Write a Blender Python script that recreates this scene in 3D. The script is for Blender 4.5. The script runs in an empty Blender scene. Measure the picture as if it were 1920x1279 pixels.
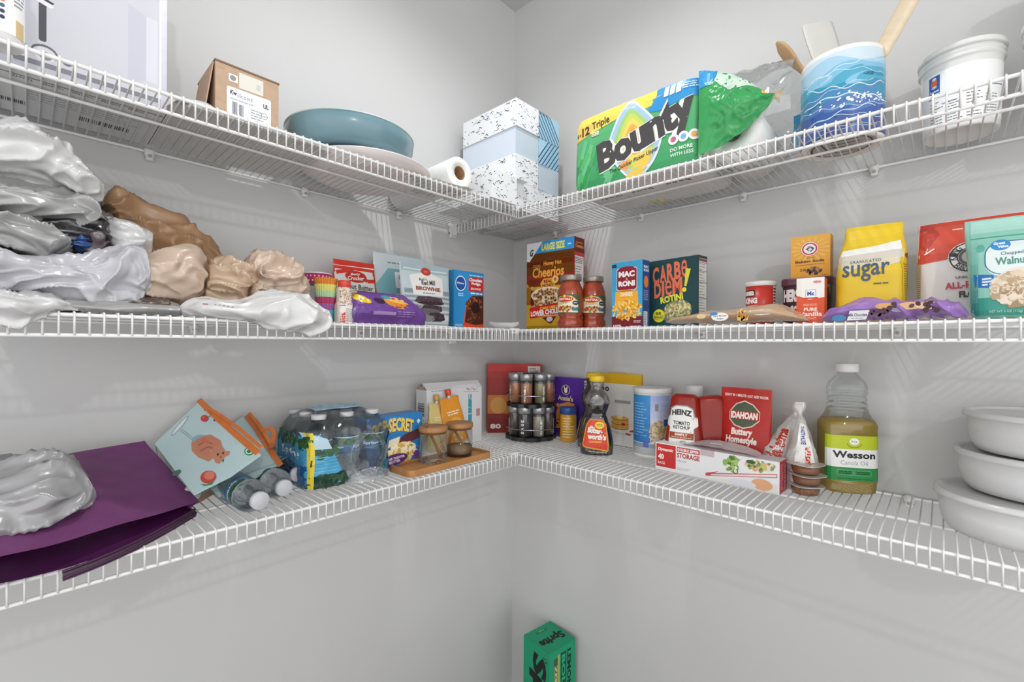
import bpy, bmesh, math, random
from math import pi, sin, cos, sqrt, radians as RAD
from mathutils import Vector as V, Matrix, noise, geometry

S = bpy.context.scene
COL = S.collection
random.seed(7)

# ------------------------------------------------------------------ camera
ZC = 1.362                                  # lens height above the floor
FPX, PPX, PPY = 858.35, 964.7, 647.2        # focal length and principal point, pixels of a 1920 x 1279 frame
CAM = V((-1.2442, -1.1681, ZC))
_y, _t, _r = RAD(43.073), RAD(-0.1067), RAD(0.3002)
_F = V((cos(_y)*cos(_t), sin(_y)*cos(_t), sin(_t)))
_R0 = V((sin(_y), -cos(_y), 0)); _U0 = _R0.cross(_F)
_R = _R0*cos(_r) + _U0*sin(_r); _U = -_R0*sin(_r) + _U0*cos(_r)
cd = bpy.data.cameras.new('camera'); cam = bpy.data.objects.new('camera', cd); COL.objects.link(cam)
cam.matrix_world = Matrix(((_R.x, _U.x, -_F.x, CAM.x), (_R.y, _U.y, -_F.y, CAM.y), (_R.z, _U.z, -_F.z, CAM.z), (0, 0, 0, 1)))
cd.sensor_width = 36; cd.lens = FPX/1920*36
cd.shift_x = -(PPX-960)/1920; cd.shift_y = (PPY-639.5)/1920
cd.clip_start = .02
S.camera = cam

def _ray(x, y): return _F + _R*((x-PPX)/FPX) + _U*((PPY-y)/FPX)
def LP(x, y, d=0):
    v = _ray(x, y); return CAM + v*((-d-CAM.y)/v.y)      # point on the plane d in front of the left wall
def RP(x, y, d=0):
    v = _ray(x, y); return CAM + v*((-d-CAM.x)/v.x)      # point on the plane d in front of the right wall
def ON(x, y, z):
    v = _ray(x, y); return CAM + v*((z-CAM.z)/v.z)       # point on the level z

# ------------------------------------------------------------------ light
S.view_settings.view_transform = 'Standard'; S.view_settings.look = 'None'
S.view_settings.gamma = 1; S.view_settings.use_curve_mapping = False
S.view_settings.exposure = 0.0
w = bpy.data.worlds.new('world'); S.world = w; w.use_nodes = True
bg = w.node_tree.nodes['Background']; bg.inputs[0].default_value = (1, 1, 1, 1)
_N = w.node_tree.nodes; _K = w.node_tree.links; _tc = _N.new('ShaderNodeTexCoord'); _sp = _N.new('ShaderNodeSeparateXYZ'); _ab = _N.new('ShaderNodeMath'); _ab.operation = 'ABSOLUTE'
_mr = _N.new('ShaderNodeMapRange'); _mr.inputs[1].default_value = .05; _mr.inputs[2].default_value = .85; _mr.inputs[3].default_value = 1.80; _mr.inputs[4].default_value = .30   # added fill light, brightest round the horizon, lifts the walls under the shelves
_K.new(_tc.outputs['Generated'], _sp.inputs[0]); _K.new(_sp.outputs['Z'], _ab.inputs[0]); _K.new(_ab.outputs[0], _mr.inputs[0]); _K.new(_mr.outputs[0], bg.inputs[1])
def lamp(name, loc, power, rad, col=(1, 1, 1)):
    l = bpy.data.lights.new(name, 'POINT'); l.energy = power; l.shadow_soft_size = rad; l.color = col
    o = bpy.data.objects.new(name, l); o.location = loc; COL.objects.link(o); return o
lamp('doorway_lamp_light', (-1.66, -2.25, ZC+.92), 23.0, .03, (1, 1, 1))
_l = bpy.data.lights.new('recessed_ceiling_light', 'SPOT'); _l.energy = 21; _l.shadow_soft_size = .03; _l.spot_size = RAD(150); _l.spot_blend = .7; _l.color = (1, 1, 1)
_o = bpy.data.objects.new('recessed_ceiling_light', _l); _o.location = (-.66, -.62, ZC+1.225); COL.objects.link(_o)
S.cycles.max_bounces = 10; S.cycles.diffuse_bounces = 5; S.cycles.glossy_bounces = 4
S.cycles.transmission_bounces = 10; S.cycles.transparent_max_bounces = 24
S.cycles.caustics_reflective = False; S.cycles.caustics_refractive = False
S.cycles.sample_clamp_indirect = 4

# ------------------------------------------------------------------ materials
def hx(c):
    if not isinstance(c, str): return tuple(c[:3])
    c = c.lstrip('#'); r = []
    for i in (0, 2, 4):
        s = int(c[i:i+2], 16)/255
        r.append(s/12.92 if s <= .04045 else ((s+.055)/1.055)**2.4)
    return tuple(r)
_m = {}
def base_mat(name):
    m = bpy.data.materials.new(name); m.use_nodes = True; nt = m.node_tree
    return m, nt, nt.nodes['Principled BSDF']
def ink(c, rough=.45):
    """plain printed or painted colour"""
    k = ('ink', c, rough)
    if k not in _m:
        m, nt, b = base_mat('ink_%s' % str(c).strip('#'))
        b.inputs['Base Color'].default_value = (*hx(c), 1); b.inputs['Roughness'].default_value = rough
        b.inputs['Specular IOR Level'].default_value = .35
        _m[k] = m
    return _m[k]
def mottled(name, c, c2=None, rough=.5, scale=60, amount=.5, bump=0, bscale=None, stretch=None, detail=3, metal=0, spec=.5, coat=0, trans=0):
    """noise-mixed colour with optional bump"""
    k = (name, c, c2, rough, bump, trans)
    if k in _m: return _m[k]
    m, nt, b = base_mat(name); N = nt.nodes; K = nt.links
    tc = N.new('ShaderNodeTexCoord'); mp = N.new('ShaderNodeMapping'); K.new(tc.outputs['Object'], mp.inputs[0])
    if stretch: mp.inputs['Scale'].default_value = stretch
    nz = N.new('ShaderNodeTexNoise'); nz.inputs['Scale'].default_value = scale; nz.inputs['Detail'].default_value = detail
    K.new(mp.outputs[0], nz.inputs['Vector'])
    a = hx(c); d = hx(c2) if c2 else tuple(x*.93 for x in a)
    mx = N.new('ShaderNodeMix'); mx.data_type = 'RGBA'
    mx.inputs[6].default_value = (*a, 1); mx.inputs[7].default_value = (*d, 1)
    rp = N.new('ShaderNodeMapRange'); rp.inputs[1].default_value = .5-amount/2; rp.inputs[2].default_value = .5+amount/2
    K.new(nz.outputs['Fac'], rp.inputs[0]); K.new(rp.outputs[0], mx.inputs[0]); K.new(mx.outputs[2], b.inputs['Base Color'])
    b.inputs['Roughness'].default_value = rough; b.inputs['Metallic'].default_value = metal
    b.inputs['Specular IOR Level'].default_value = spec; b.inputs['Coat Weight'].default_value = coat
    if bump:
        n2 = N.new('ShaderNodeTexNoise'); n2.inputs['Scale'].default_value = bscale or scale; n2.inputs['Detail'].default_value = detail
        K.new(mp.outputs[0], n2.inputs['Vector'])
        bp = N.new('ShaderNodeBump'); bp.inputs['Strength'].default_value = bump; bp.inputs['Distance'].default_value = .002
        K.new(n2.outputs['Fac'], bp.inputs['Height']); K.new(bp.outputs[0], b.inputs['Normal'])
    if trans:
        out = N['Material Output']; tr = N.new('ShaderNodeBsdfTranslucent'); K.new(mx.outputs[2], tr.inputs[0])
        ms = N.new('ShaderNodeMixShader'); ms.inputs[0].default_value = trans
        K.new(b.outputs[0], ms.inputs[1]); K.new(tr.outputs[0], ms.inputs[2]); K.new(ms.outputs[0], out.inputs[0])
    _m[k] = m; return m
def film(name, c, opac=.35, rough=.3, bscale=40, bump=.6, stretch=None, see=None, gloss=.12):
    """thin plastic film or thin clear wall: partly see-through, partly diffuse, glossy on top"""
    k = ('film', name)
    if k in _m: return _m[k]
    m, nt, b = base_mat(name); N = nt.nodes; K = nt.links; out = N['Material Output']; N.remove(b)
    tc = N.new('ShaderNodeTexCoord'); mp = N.new('ShaderNodeMapping'); K.new(tc.outputs['Object'], mp.inputs[0])
    if stretch: mp.inputs['Scale'].default_value = stretch
    vo = N.new('ShaderNodeTexNoise'); vo.noise_type = 'RIDGED_MULTIFRACTAL' if bump > .5 else 'FBM'; vo.normalize = True; vo.inputs['Scale'].default_value = bscale*.35; vo.inputs['Detail'].default_value = 4; vo.inputs['Distortion'].default_value = .8
    K.new(mp.outputs[0], vo.inputs['Vector'])
    bp = N.new('ShaderNodeBump'); bp.inputs['Strength'].default_value = bump; bp.inputs['Distance'].default_value = .016 if bump > .5 else .003
    K.new(vo.outputs['Fac'], bp.inputs['Height'])
    tr = N.new('ShaderNodeBsdfTransparent'); tr.inputs[0].default_value = (*hx(see or c), 1)
    df = N.new('ShaderNodeBsdfDiffuse'); df.inputs[0].default_value = (*hx(c), 1); K.new(bp.outputs[0], df.inputs['Normal'])
    tl = N.new('ShaderNodeBsdfTranslucent'); tl.inputs[0].default_value = (*hx(c), 1); K.new(bp.outputs[0], tl.inputs['Normal'])
    dm = N.new('ShaderNodeMixShader'); dm.inputs[0].default_value = .4 if opac < .6 else .10; K.new(df.outputs[0], dm.inputs[1]); K.new(tl.outputs[0], dm.inputs[2])
    m1 = N.new('ShaderNodeMixShader'); m1.inputs[0].default_value = opac; K.new(tr.outputs[0], m1.inputs[1]); K.new(dm.outputs[0], m1.inputs[2])
    gl = N.new('ShaderNodeBsdfGlossy'); gl.inputs['Roughness'].default_value = rough; K.new(bp.outputs[0], gl.inputs['Normal'])
    lw = N.new('ShaderNodeLayerWeight'); lw.inputs[0].default_value = .25; K.new(bp.outputs[0], lw.inputs['Normal'])
    ad = N.new('ShaderNodeMath'); ad.operation = 'MULTIPLY_ADD'; ad.inputs[1].default_value = .5; ad.inputs[2].default_value = gloss
    K.new(lw.outputs['Fresnel'], ad.inputs[0])
    m2 = N.new('ShaderNodeMixShader'); K.new(ad.outputs[0], m2.inputs[0]); K.new(m1.outputs[0], m2.inputs[1]); K.new(gl.outputs[0], m2.inputs[2])
    K.new(m2.outputs[0], out.inputs[0]); _m[k] = m; return m
def liquid(name, c, ior=1.33, rough=0, mixc=.35):
    k = ('liq', name)
    if k in _m: return _m[k]
    m, nt, b = base_mat(name); N = nt.nodes; K = nt.links; out = N['Material Output']
    b.inputs['Base Color'].default_value = (*hx(c), 1); b.inputs['Transmission Weight'].default_value = 1
    b.inputs['IOR'].default_value = ior; b.inputs['Roughness'].default_value = rough
    tr = N.new('ShaderNodeBsdfTransparent'); tr.inputs[0].default_value = (*hx(c), 1)
    ms = N.new('ShaderNodeMixShader'); ms.inputs[0].default_value = mixc; K.new(b.outputs[0], ms.inputs[1]); K.new(tr.outputs[0], ms.inputs[2])
    K.new(ms.outputs[0], out.inputs[0]); _m[k] = m; return m

def tinted(name, see, body, opac=.35, gloss=.06, rough=.05):
    return film(name, body, opac, rough, 6, .05, see=see, gloss=gloss)
WHITE = '#f4f4f4'
# ------------------------------------------------------------------ print (flat art laid on a surface)
_tx = {}
def _glyphs(s, bold=0, shear=0, spacing=1):
    k = (s, bold, shear, spacing)
    if k not in _tx:
        c = bpy.data.curves.new('t', 'FONT'); c.body = s; c.size = 1; c.offset = bold; c.shear = shear; c.resolution_u = 2
        c.space_character = spacing; c.fill_mode = 'FRONT' if False else 'BOTH'
        o = bpy.data.objects.new('t', c); me = bpy.data.meshes.new_from_object(o)
        vs = [(v.co.x, v.co.y) for v in me.vertices]; fs = [tuple(p.vertices) for p in me.polygons]
        bpy.data.objects.remove(o); bpy.data.curves.remove(c); bpy.data.meshes.remove(me)
        x0 = min(v[0] for v in vs); x1 = max(v[0] for v in vs); y0 = min(v[1] for v in vs); y1 = max(v[1] for v in vs)
        _tx[k] = (vs, fs, x0, y0, x1, y1)
    return _tx[k]
class Art:
    def __init__(s): s.it = []; s.n = 0
    def add(s, polys, col, lay=None):
        if lay is None: s.n += 1; lay = s.n
        s.it.append((polys, col, lay)); return s
    def poly(s, pts, col, lay=None): return s.add([list(pts)], col, lay)
    def rect(s, x0, y0, x1, y1, col, lay=None): return s.poly([(x0, y0), (x1, y0), (x1, y1), (x0, y1)], col, lay)
    def ell(s, cx, cy, rx, ry=None, col='#ffffff', rot=0, n=28, lay=None):
        ry = ry or rx; c, d = cos(rot), sin(rot); P = []
        for i in range(n):
            a = 2*pi*i/n; x = rx*cos(a); y = ry*sin(a); P.append((cx+x*c-y*d, cy+x*d+y*c))
        return s.poly(P, col, lay)
    def ring(s, cx, cy, r, wd, col, n=36, a0=0, a1=2*pi, ry=None):
        ry = ry or r; P = []; full = abs(a1-a0) > 6.28
        for i in range(n):
            a, b = a0+(a1-a0)*i/n, a0+(a1-a0)*(i+1)/n
            P.append([(cx+r*cos(a), cy+ry*sin(a)), (cx+r*cos(b), cy+ry*sin(b)), (cx+(r-wd)*cos(b), cy+(ry-wd)*sin(b)), (cx+(r-wd)*cos(a), cy+(ry-wd)*sin(a))])
        return s.add(P, col)
    def line(s, pts, wd, col):
        P = []
        for a, b in zip(pts, pts[1:]):
            dx, dy = b[0]-a[0], b[1]-a[1]; L = sqrt(dx*dx+dy*dy) or 1; nx, ny = -dy/L*wd/2, dx/L*wd/2
            P.append([(a[0]-nx, a[1]-ny), (b[0]-nx, b[1]-ny), (b[0]+nx, b[1]+ny), (a[0]+nx, a[1]+ny)])
        return s.add(P, col)
    def text(s, t, x0, y0, x1, y1, col, bold=.02, shear=0, rot=0, out=None, bend=0, spacing=1, fx=None):
        """lettering that fills the box x0..x1, y0..y1; out = (colour, extra width)"""
        if out: s.text(t, x0, y0, x1, y1, out[0], bold+out[1], shear, rot, None, bend, spacing, fx)
        vs, fs, a0, b0, a1, b1 = _glyphs(t, bold, shear, spacing)
        _, _, c0, d0, c1, d1 = _glyphs(t, bold-out[1]*0 if out else bold, shear, spacing)
        g = out and 0
        cx, cy = (x0+x1)/2, (y0+y1)/2; c, d = cos(rot), sin(rot); P = []
        sx = (x1-x0)/max(a1-a0, 1e-6); sy = (y1-y0)/max(b1-b0, 1e-6)
        Q = []
        for vx, vy in vs:
            x = (vx-(a0+a1)/2)*sx; y = (vy-(b0+b1)/2)*sy
            if bend: y += bend*(1-(2*x/(x1-x0))**2)
            if fx: x, y = fx(x, y)
            Q.append((cx+x*c-y*d, cy+x*d+y*c))
        return s.add([[Q[i] for i in f] for f in fs], col)
    def small(s, x0, y0, x1, y1, n, col, seed=1, fill=.5, ragged=.25, words=True):
        """n lines of small print"""
        r = random.Random(seed); h = (y1-y0)/n; P = []
        for i in range(n):
            y = y1-h*(i+.5); x = x0; xe = x1-(x1-x0)*ragged*r.random()
            while x < xe:
                wl = (r.uniform(2, 6)*h*fill) if words else xe-x; xx = min(x+wl, xe)
                P.append([(x, y-h*fill/2), (xx, y-h*fill/2), (xx, y+h*fill/2), (x, y+h*fill/2)]); x = xx+h*fill*.7
        return s.add(P, col)
    def bars(s, x0, y0, x1, y1, col='#222222', n=24, seed=3, vertical=False):
        r = random.Random(seed); P = []; w = ((y1-y0) if vertical else (x1-x0))/n
        for i in range(n):
            k = w*r.choice((.35, .55, .8)); q = i*w
            P.append([(x0, y0+q), (x1, y0+q), (x1, y0+q+k), (x0, y0+q+k)] if vertical else [(x0+q, y0), (x0+q+k, y0), (x0+q+k, y1), (x0+q, y1)])
        return s.add(P, col)
    def pile(s, cx, cy, rx, ry, cols, n, size, seed=1, asp=.6, inside=None, ringy=0):
        """a heap of small pieces inside an ellipse"""
        r = random.Random(seed); L0 = s.n+1; k = 0; s.n += 8
        while k < n:
            x, y = r.uniform(-1, 1), r.uniform(-1, 1)
            if x*x+y*y > 1: continue
            X, Y = cx+x*rx, cy+y*ry
            if inside and not inside(X, Y): k += 1; continue
            z = size*r.uniform(.7, 1.25); a = r.uniform(0, pi); lay = L0+k % 8; c = r.choice(cols)
            s.ell(X, Y, z, z*asp, c, a, 9, lay)
            if ringy: s.ell(X, Y, z*ringy, z*asp*ringy, r.choice(cols[-2:]), a, 7, lay+.5)
            k += 1
        return s
    def grad(s, x0, y0, x1, y1, ca, cb, n=12):
        """a printed colour blend from ca (bottom) to cb (top)"""
        a, b = hx(ca), hx(cb)
        for i in range(n):
            t = (i+.5)/n; c = tuple(round((a[j]*(1-t)+b[j]*t), 3) for j in range(3))
            s.rect(x0, y0+(y1-y0)*i/n, x1, y0+(y1-y0)*(i+1)/n, c, s.n+1 if i == 0 else s.n)
            if i == 0: s.n += 0
        return s
def _clip(P, ax, lo, hi):
    for sgn, lim in ((1, lo), (-1, -hi)):
        if not P: return P
        o = []
        for i in range(len(P)):
            a, b = P[i-1], P[i]; da, db = sgn*a[ax]-lim, sgn*b[ax]-lim
            if (da >= 0) != (db >= 0):
                t = da/(da-db); o.append((a[0]+(b[0]-a[0])*t, a[1]+(b[1]-a[1])*t))
            if db >= 0: o.append(b)
        P = o
    return P

# ------------------------------------------------------------------ mesh builder
class B:
    def __init__(s): s.v = []; s.f = []; s.mi = []; s.sm = []; s.mats = []
    def mat(s, m):
        if isinstance(m, (str, tuple)): m = ink(m)
        if m not in s.mats: s.mats.append(m)
        return s.mats.index(m)
    def add(s, vs, fs, m, smooth=False, T=None):
        o = len(s.v); k = s.mat(m)
        s.v += [(T @ V(v)) if T else v for v in vs]
        for f in fs: s.f.append(tuple(i+o for i in f)); s.mi.append(k); s.sm.append(smooth)
        return s
    def box(s, x0, y0, z0, x1, y1, z1, m, T=None, ch=0):
        if ch <= 0:
            vs = [(x, y, z) for z in (z0, z1) for y in (y0, y1) for x in (x0, x1)]
            return s.add(vs, [(0, 2, 3, 1), (4, 5, 7, 6), (0, 1, 5, 4), (2, 6, 7, 3), (0, 4, 6, 2), (1, 3, 7, 5)], m, False, T)
        bm = bmesh.new(); bmesh.ops.create_cube(bm, size=1)
        for v in bm.verts: v.co = V(((x0+x1)/2+v.co.x*(x1-x0), (y0+y1)/2+v.co.y*(y1-y0), (z0+z1)/2+v.co.z*(z1-z0)))
        bmesh.ops.bevel(bm, geom=bm.edges[:], offset=ch, segments=2, profile=.5, affect='EDGES')
        vs = [v.co.copy() for v in bm.verts]; bm.verts.index_update(); fs = [tuple(v.index for v in f.verts) for f in bm.faces]; bm.free()
        return s.add(vs, fs, m, False, T)
    def tube(s, pts, r, m, n=8, caps=True, smooth=True, T=None, closed=False):
        pts = [V(p) for p in pts]; N = len(pts); vs = []; fs = []; R = r if callable(r) else (lambda t: r)
        up = None
        for i, p in enumerate(pts):
            if closed: d = (pts[(i+1) % N]-pts[i-1]).normalized()
            else: d = (pts[min(i+1, N-1)]-pts[max(i-1, 0)]).normalized()
            if up is None: up = V((0, 0, 1)) if abs(d.z) < .9 else V((1, 0, 0))
            a = d.cross(up).normalized(); b = a.cross(d).normalized(); up = b
            rr = R(i/max(N-1, 1))
            for j in range(n):
                t = 2*pi*j/n; vs.append(p+a*rr*cos(t)+b*rr*sin(t))
        for i in range(N if closed else N-1):
            for j in range(n):
                k = (i+1) % N; fs.append((i*n+j, i*n+(j+1) % n, k*n+(j+1) % n, k*n+j))
        if caps and not closed: fs += [tuple(range(n))[::-1], tuple((N-1)*n+j for j in range(n))]
        return s.add(vs, fs, m, smooth, T)
    def lathe(s, prof, m, n=40, smooth=True, T=None, ribs=None, close=False):
        """prof: (radius, z) from bottom to top about the z axis"""
        vs = []; fs = []; N = len(prof)
        for i, (r, z) in enumerate(prof):
            for j in range(n):
                t = 2*pi*j/n; q = r*(ribs(t, z) if ribs else 1); vs.append((q*cos(t), q*sin(t), z))
        for i in range(N-1):
            for j in range(n): fs.append((i*n+j, i*n+(j+1) % n, (i+1)*n+(j+1) % n, (i+1)*n+j))
        if close:
            for j in range(n): fs.append(((N-1)*n+j, (N-1)*n+(j+1) % n, (j+1) % n, j))
        else:
            if prof[0][0] > 1e-6: fs.append(tuple(range(n))[::-1])
            if prof[-1][0] > 1e-6: fs.append(tuple((N-1)*n+j for j in range(n)))
        return s.add(vs, fs, m, smooth, T)
    def grid(s, fn, nu, nv, m, smooth=True, T=None, wrap=False):
        vs = [fn(i/nu, j/nv) for j in range(nv+1) for i in range(nu+(0 if wrap else 1))]; w = nu+(0 if wrap else 1); fs = []
        for j in range(nv):
            for i in range(nu):
                k = (i+1) % w if wrap else i+1
                fs.append((j*w+i, j*w+k, (j+1)*w+k, (j+1)*w+i))
        return s.add(vs, fs, m, smooth, T)
    def slab(s, pts, z0, z1, m, T=None):
        """outline pts (x, y) extruded from z0 to z1"""
        n = len(pts); vs = [(x, y, z0) for x, y in pts]+[(x, y, z1) for x, y in pts]
        fs = [tuple(range(n))[::-1], tuple(range(n, 2*n))]+[(i, (i+1) % n, n+(i+1) % n, n+i) for i in range(n)]
        return s.add(vs, fs, m, False, T)
    def art(s, A, mp, step=None, vstep=None, lift=.00025, dl=.000012, rough=.45, smooth=False):
        for polys, col, lay in A.it:
            off = lift+lay*dl; m = ink(col, rough) if isinstance(col, (str, tuple)) else col
            vs = []; fs = []
            for P in polys:
                parts = [P]
                if step:
                    if len(P) > 4:
                        tri = geometry.tessellate_polygon([[V((x, y, 0)) for x, y in P]])
                        parts = [[P[a], P[b], P[c]] for a, b, c in tri]
                    o = []
                    for q in parts:
                        u0, u1 = min(p[0] for p in q), max(p[0] for p in q)
                        a, b = math.floor(u0/step), math.ceil(u1/step)
                        for k in range(a, max(b, a+1)):
                            c = _clip(q, 0, k*step, (k+1)*step) if b-a > 1 else q
                            if len(c) < 3: continue
                            if vstep:
                                v0, v1 = min(p[1] for p in c), max(p[1] for p in c)
                                e, g = math.floor(v0/vstep), math.ceil(v1/vstep)
                                for h in range(e, max(g, e+1)):
                                    cc = _clip(c, 1, h*vstep, (h+1)*vstep) if g-e > 1 else c
                                    if len(cc) >= 3: o.append(cc)
                            else: o.append(c)
                    parts = o
                for q in parts:
                    k = len(vs); vs += [mp(x, y, off) for x, y in q]; fs.append(tuple(range(k, k+len(q))))
            if vs: s.add(vs, fs, m, smooth)
        return s
    def obj(s, name, parent=None, loc=(0, 0, 0), rz=0, rot=None):
        me = bpy.data.meshes.new(name); me.from_pydata([tuple(v) for v in s.v], [], s.f)
        for m in s.mats: me.materials.append(m)
        me.polygons.foreach_set('material_index', s.mi); me.polygons.foreach_set('use_smooth', s.sm); me.update()
        o = bpy.data.objects.new(name, me); COL.objects.link(o); o.location = loc
        o.rotation_euler = rot or (0, 0, rz)
        if parent is not None: o.parent = parent
        return o
def tag(o, label=None, cat=None, group=None, kind=None):
    if label: o['label'] = label
    if cat: o['category'] = cat
    if group: o['group'] = group
    if kind: o['kind'] = kind
    return o
def thing(name, label, cat, loc, rz=0, group=None, rot=None):
    o = bpy.data.objects.new(name, None); COL.objects.link(o); o.empty_display_size = .03
    o.location = loc; o.rotation_euler = rot or (0, 0, rz); return tag(o, label, cat, group)
def copy_tree(o, parent=None):
    c = o.copy(); COL.objects.link(c); c.parent = parent
    for ch in list(o.children): copy_tree(ch, c)
    return c

# ------------------------------------------------------------------ shapes shared by many things
def carton(w, d, h, m, arts=None, ch=.0008, b=None, rough=.4):
    """closed box, front towards -y, standing on z = 0; arts: dict front/right/left/top/bottom/back -> Art in metres"""
    b = b or B(); b.box(-w/2, -d/2, 0, w/2, d/2, h, m, ch=ch)
    mp = {'front': lambda u, v, o: (u, -d/2-o, v), 'right': lambda u, v, o: (w/2+o, u, v), 'left': lambda u, v, o: (-w/2-o, -u, v),
          'back': lambda u, v, o: (-u, d/2+o, v), 'top': lambda u, v, o: (u, v, h+o), 'bottom': lambda u, v, o: (u, -v, -o)}
    for k, a in (arts or {}).items(): b.art(a, mp[k], rough=rough)
    return b
def _cat(P, t):
    """Catmull-Rom through rows of numbers, t in 0..1"""
    n = len(P)-1; x = min(max(t, 0), 1)*n; i = min(int(x), n-1); f = x-i
    a, b, c, d = P[max(i-1, 0)], P[i], P[i+1], P[min(i+2, n)]
    return [.5*((2*q)+(r-p)*f+(2*p-5*q+4*r-s)*f*f+(3*q-p-3*r+s)*f**3) for p, q, r, s in zip(a, b, c, d)]
class Loft:
    """stack of rounded-rectangle sections (z, w, d, cx, cy, p), front towards -y; smooth=True rounds between rows"""
    def __init__(s, rows, smooth=False, wr=None, n=56, m=60):
        s.rows = [tuple(r)+(0, 0, 2.0)[len(r)-3:] if len(r) < 6 else tuple(r) for r in rows]; s.sm = smooth; s.wr = wr; s.n = n; s.m = m
    def sec(s, z):
        R = s.rows
        if z <= R[0][0]: return R[0]
        for i in range(len(R)-1):
            if z <= R[i+1][0]:
                f = (z-R[i][0])/max(R[i+1][0]-R[i][0], 1e-9)
                if s.sm:
                    a, b, c, d = R[max(i-1, 0)], R[i], R[i+1], R[min(i+2, len(R)-1)]
                    return [z]+[.5*((2*q)+(r-p)*f+(2*p-5*q+4*r-t)*f*f+(3*q-p-3*r+t)*f**3) for p, q, r, t in list(zip(a, b, c, d))[1:]]
                return [z]+[a+(b-a)*f for a, b in list(zip(R[i], R[i+1]))[1:]]
        return R[-1]
    def pt(s, a, z):
        _, w, d, cx, cy, p = s.sec(z); c, q = cos(a), sin(a); e = 2/p
        x = w/2*math.copysign(abs(c)**e, c); y = d/2*math.copysign(abs(q)**e, q)
        P = V((cx+x, cy+y, z))
        if s.wr: P += s.wr(P, V((c, q, 0)))
        return P
    def mesh(s, b, m, caps=True, smooth=True, T=None, z0=None, z1=None):
        z0 = s.rows[0][0] if z0 is None else z0; z1 = s.rows[-1][0] if z1 is None else z1
        n, k = s.n, s.m; vs = []; fs = []
        rw = max(s.rows, key=lambda r: r[1]*r[2]); e = 2/rw[5]; M = 3000; P = []   # even spacing round the section
        for i in range(M+1):
            a = 2*pi*i/M; P.append((rw[1]/2*math.copysign(abs(cos(a))**e, cos(a)), rw[2]/2*math.copysign(abs(sin(a))**e, sin(a))))
        cum = [0]
        for i in range(M): cum.append(cum[-1]+math.dist(P[i], P[i+1]))
        ang = []; j = 0
        for i in range(n):
            t = cum[-1]*(i+.5)/n
            while cum[j+1] < t: j += 1
            ang.append(2*pi*(j+(t-cum[j])/max(cum[j+1]-cum[j], 1e-12))/M)
        zs = sorted(set([round(z0+(z1-z0)*j/k, 6) for j in range(k+1)]+[r[0] for r in s.rows if z0 <= r[0] <= z1]))
        for z in zs:
            for i in range(n): vs.append(s.pt(ang[i], z))
        for j in range(len(zs)-1):
            for i in range(n): fs.append((j*n+i, j*n+(i+1) % n, (j+1)*n+(i+1) % n, (j+1)*n+i))
        if caps: fs += [tuple(range(n))[::-1], tuple((len(zs)-1)*n+i for i in range(n))]
        return b.add(vs, fs, m, smooth, T)
    def front(s, u, v, o):
        """flat projection from the front"""
        _, w, d, cx, cy, p = s.sec(v); t = min(abs(2*u/max(w, 1e-6)), .9995); y = -d/2*(1-t**p)**(1/p)
        P = V((cx+u if abs(2*u/max(w, 1e-6)) < 1 else cx+math.copysign(w/2, u), cy+y, v))
        if s.wr:
            a = math.atan2(-max((1-t**p)**(1/p), 1e-4)**(p/2), math.copysign(t**(p/2), u)); P += s.wr(P, V((cos(a), sin(a), 0)))
        P.y -= o; return P
    def side(s, sg=1):
        def f(u, v, o):
            _, w, d, cx, cy, p = s.sec(v); t = min(abs(2*u/max(d, 1e-6)), .9995); x = sg*w/2*(1-t**p)**(1/p)
            P = V((cx+x, cy+sg*u, v))
            if s.wr: P += s.wr(P, V((sg, 0, 0)))
            P.x += sg*o; return P
        return f
    def round(s, u, v, o, a0=-pi/2):
        """wrapped: u is arc length from the front centre line"""
        _, w, d, cx, cy, p = s.sec(v); a = a0+u/(w/2); P = s.pt(a, v); n = V((cos(a), sin(a), 0)); return P+n*o
def cyl(R, top=None):
    """map for a cylinder or cone of radius R(v)"""
    f = R if callable(R) else (lambda v: R)
    return lambda u, v, o: ((f(v)+o)*sin(u/f(v)), -(f(v)+o)*cos(u/f(v)), v)
def rot(pts, a, c=(0, 0)):
    k, q = cos(a), sin(a); return [(c[0]+(x-c[0])*k-(y-c[1])*q, c[1]+(x-c[0])*q+(y-c[1])*k) for x, y in pts]
def arc(cx, cy, r, a0, a1, n=12, ry=None):
    return [(cx+r*cos(a0+(a1-a0)*i/n), cy+(ry or r)*sin(a0+(a1-a0)*i/n)) for i in range(n+1)]
def rrect(x0, y0, x1, y1, r, n=5):
    return arc(x1-r, y1-r, r, 0, pi/2, n)+arc(x0+r, y1-r, r, pi/2, pi, n)+arc(x0+r, y0+r, r, pi, 1.5*pi, n)+arc(x1-r, y0+r, r, 1.5*pi, 2*pi, n)
def fold(p, sc, seed=0, w=1.0):
    """crumple height: sharp ridges and facets"""
    q = V((p[0]*sc+seed*7.1, p[1]*sc-seed*3.3, p[2]*sc+seed*1.7))
    q2 = q+V((noise.noise(q*.7), noise.noise(q*.7+V((5, 1, 2))), noise.noise(q*.7+V((1, 8, 3)))))*w
    d, _ = noise.voronoi(q2); a = min((d[1]-d[0])*1.6, 1)
    return a*.6+(1-abs(noise.noise(q2*1.3))*2)*.4-.5

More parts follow.
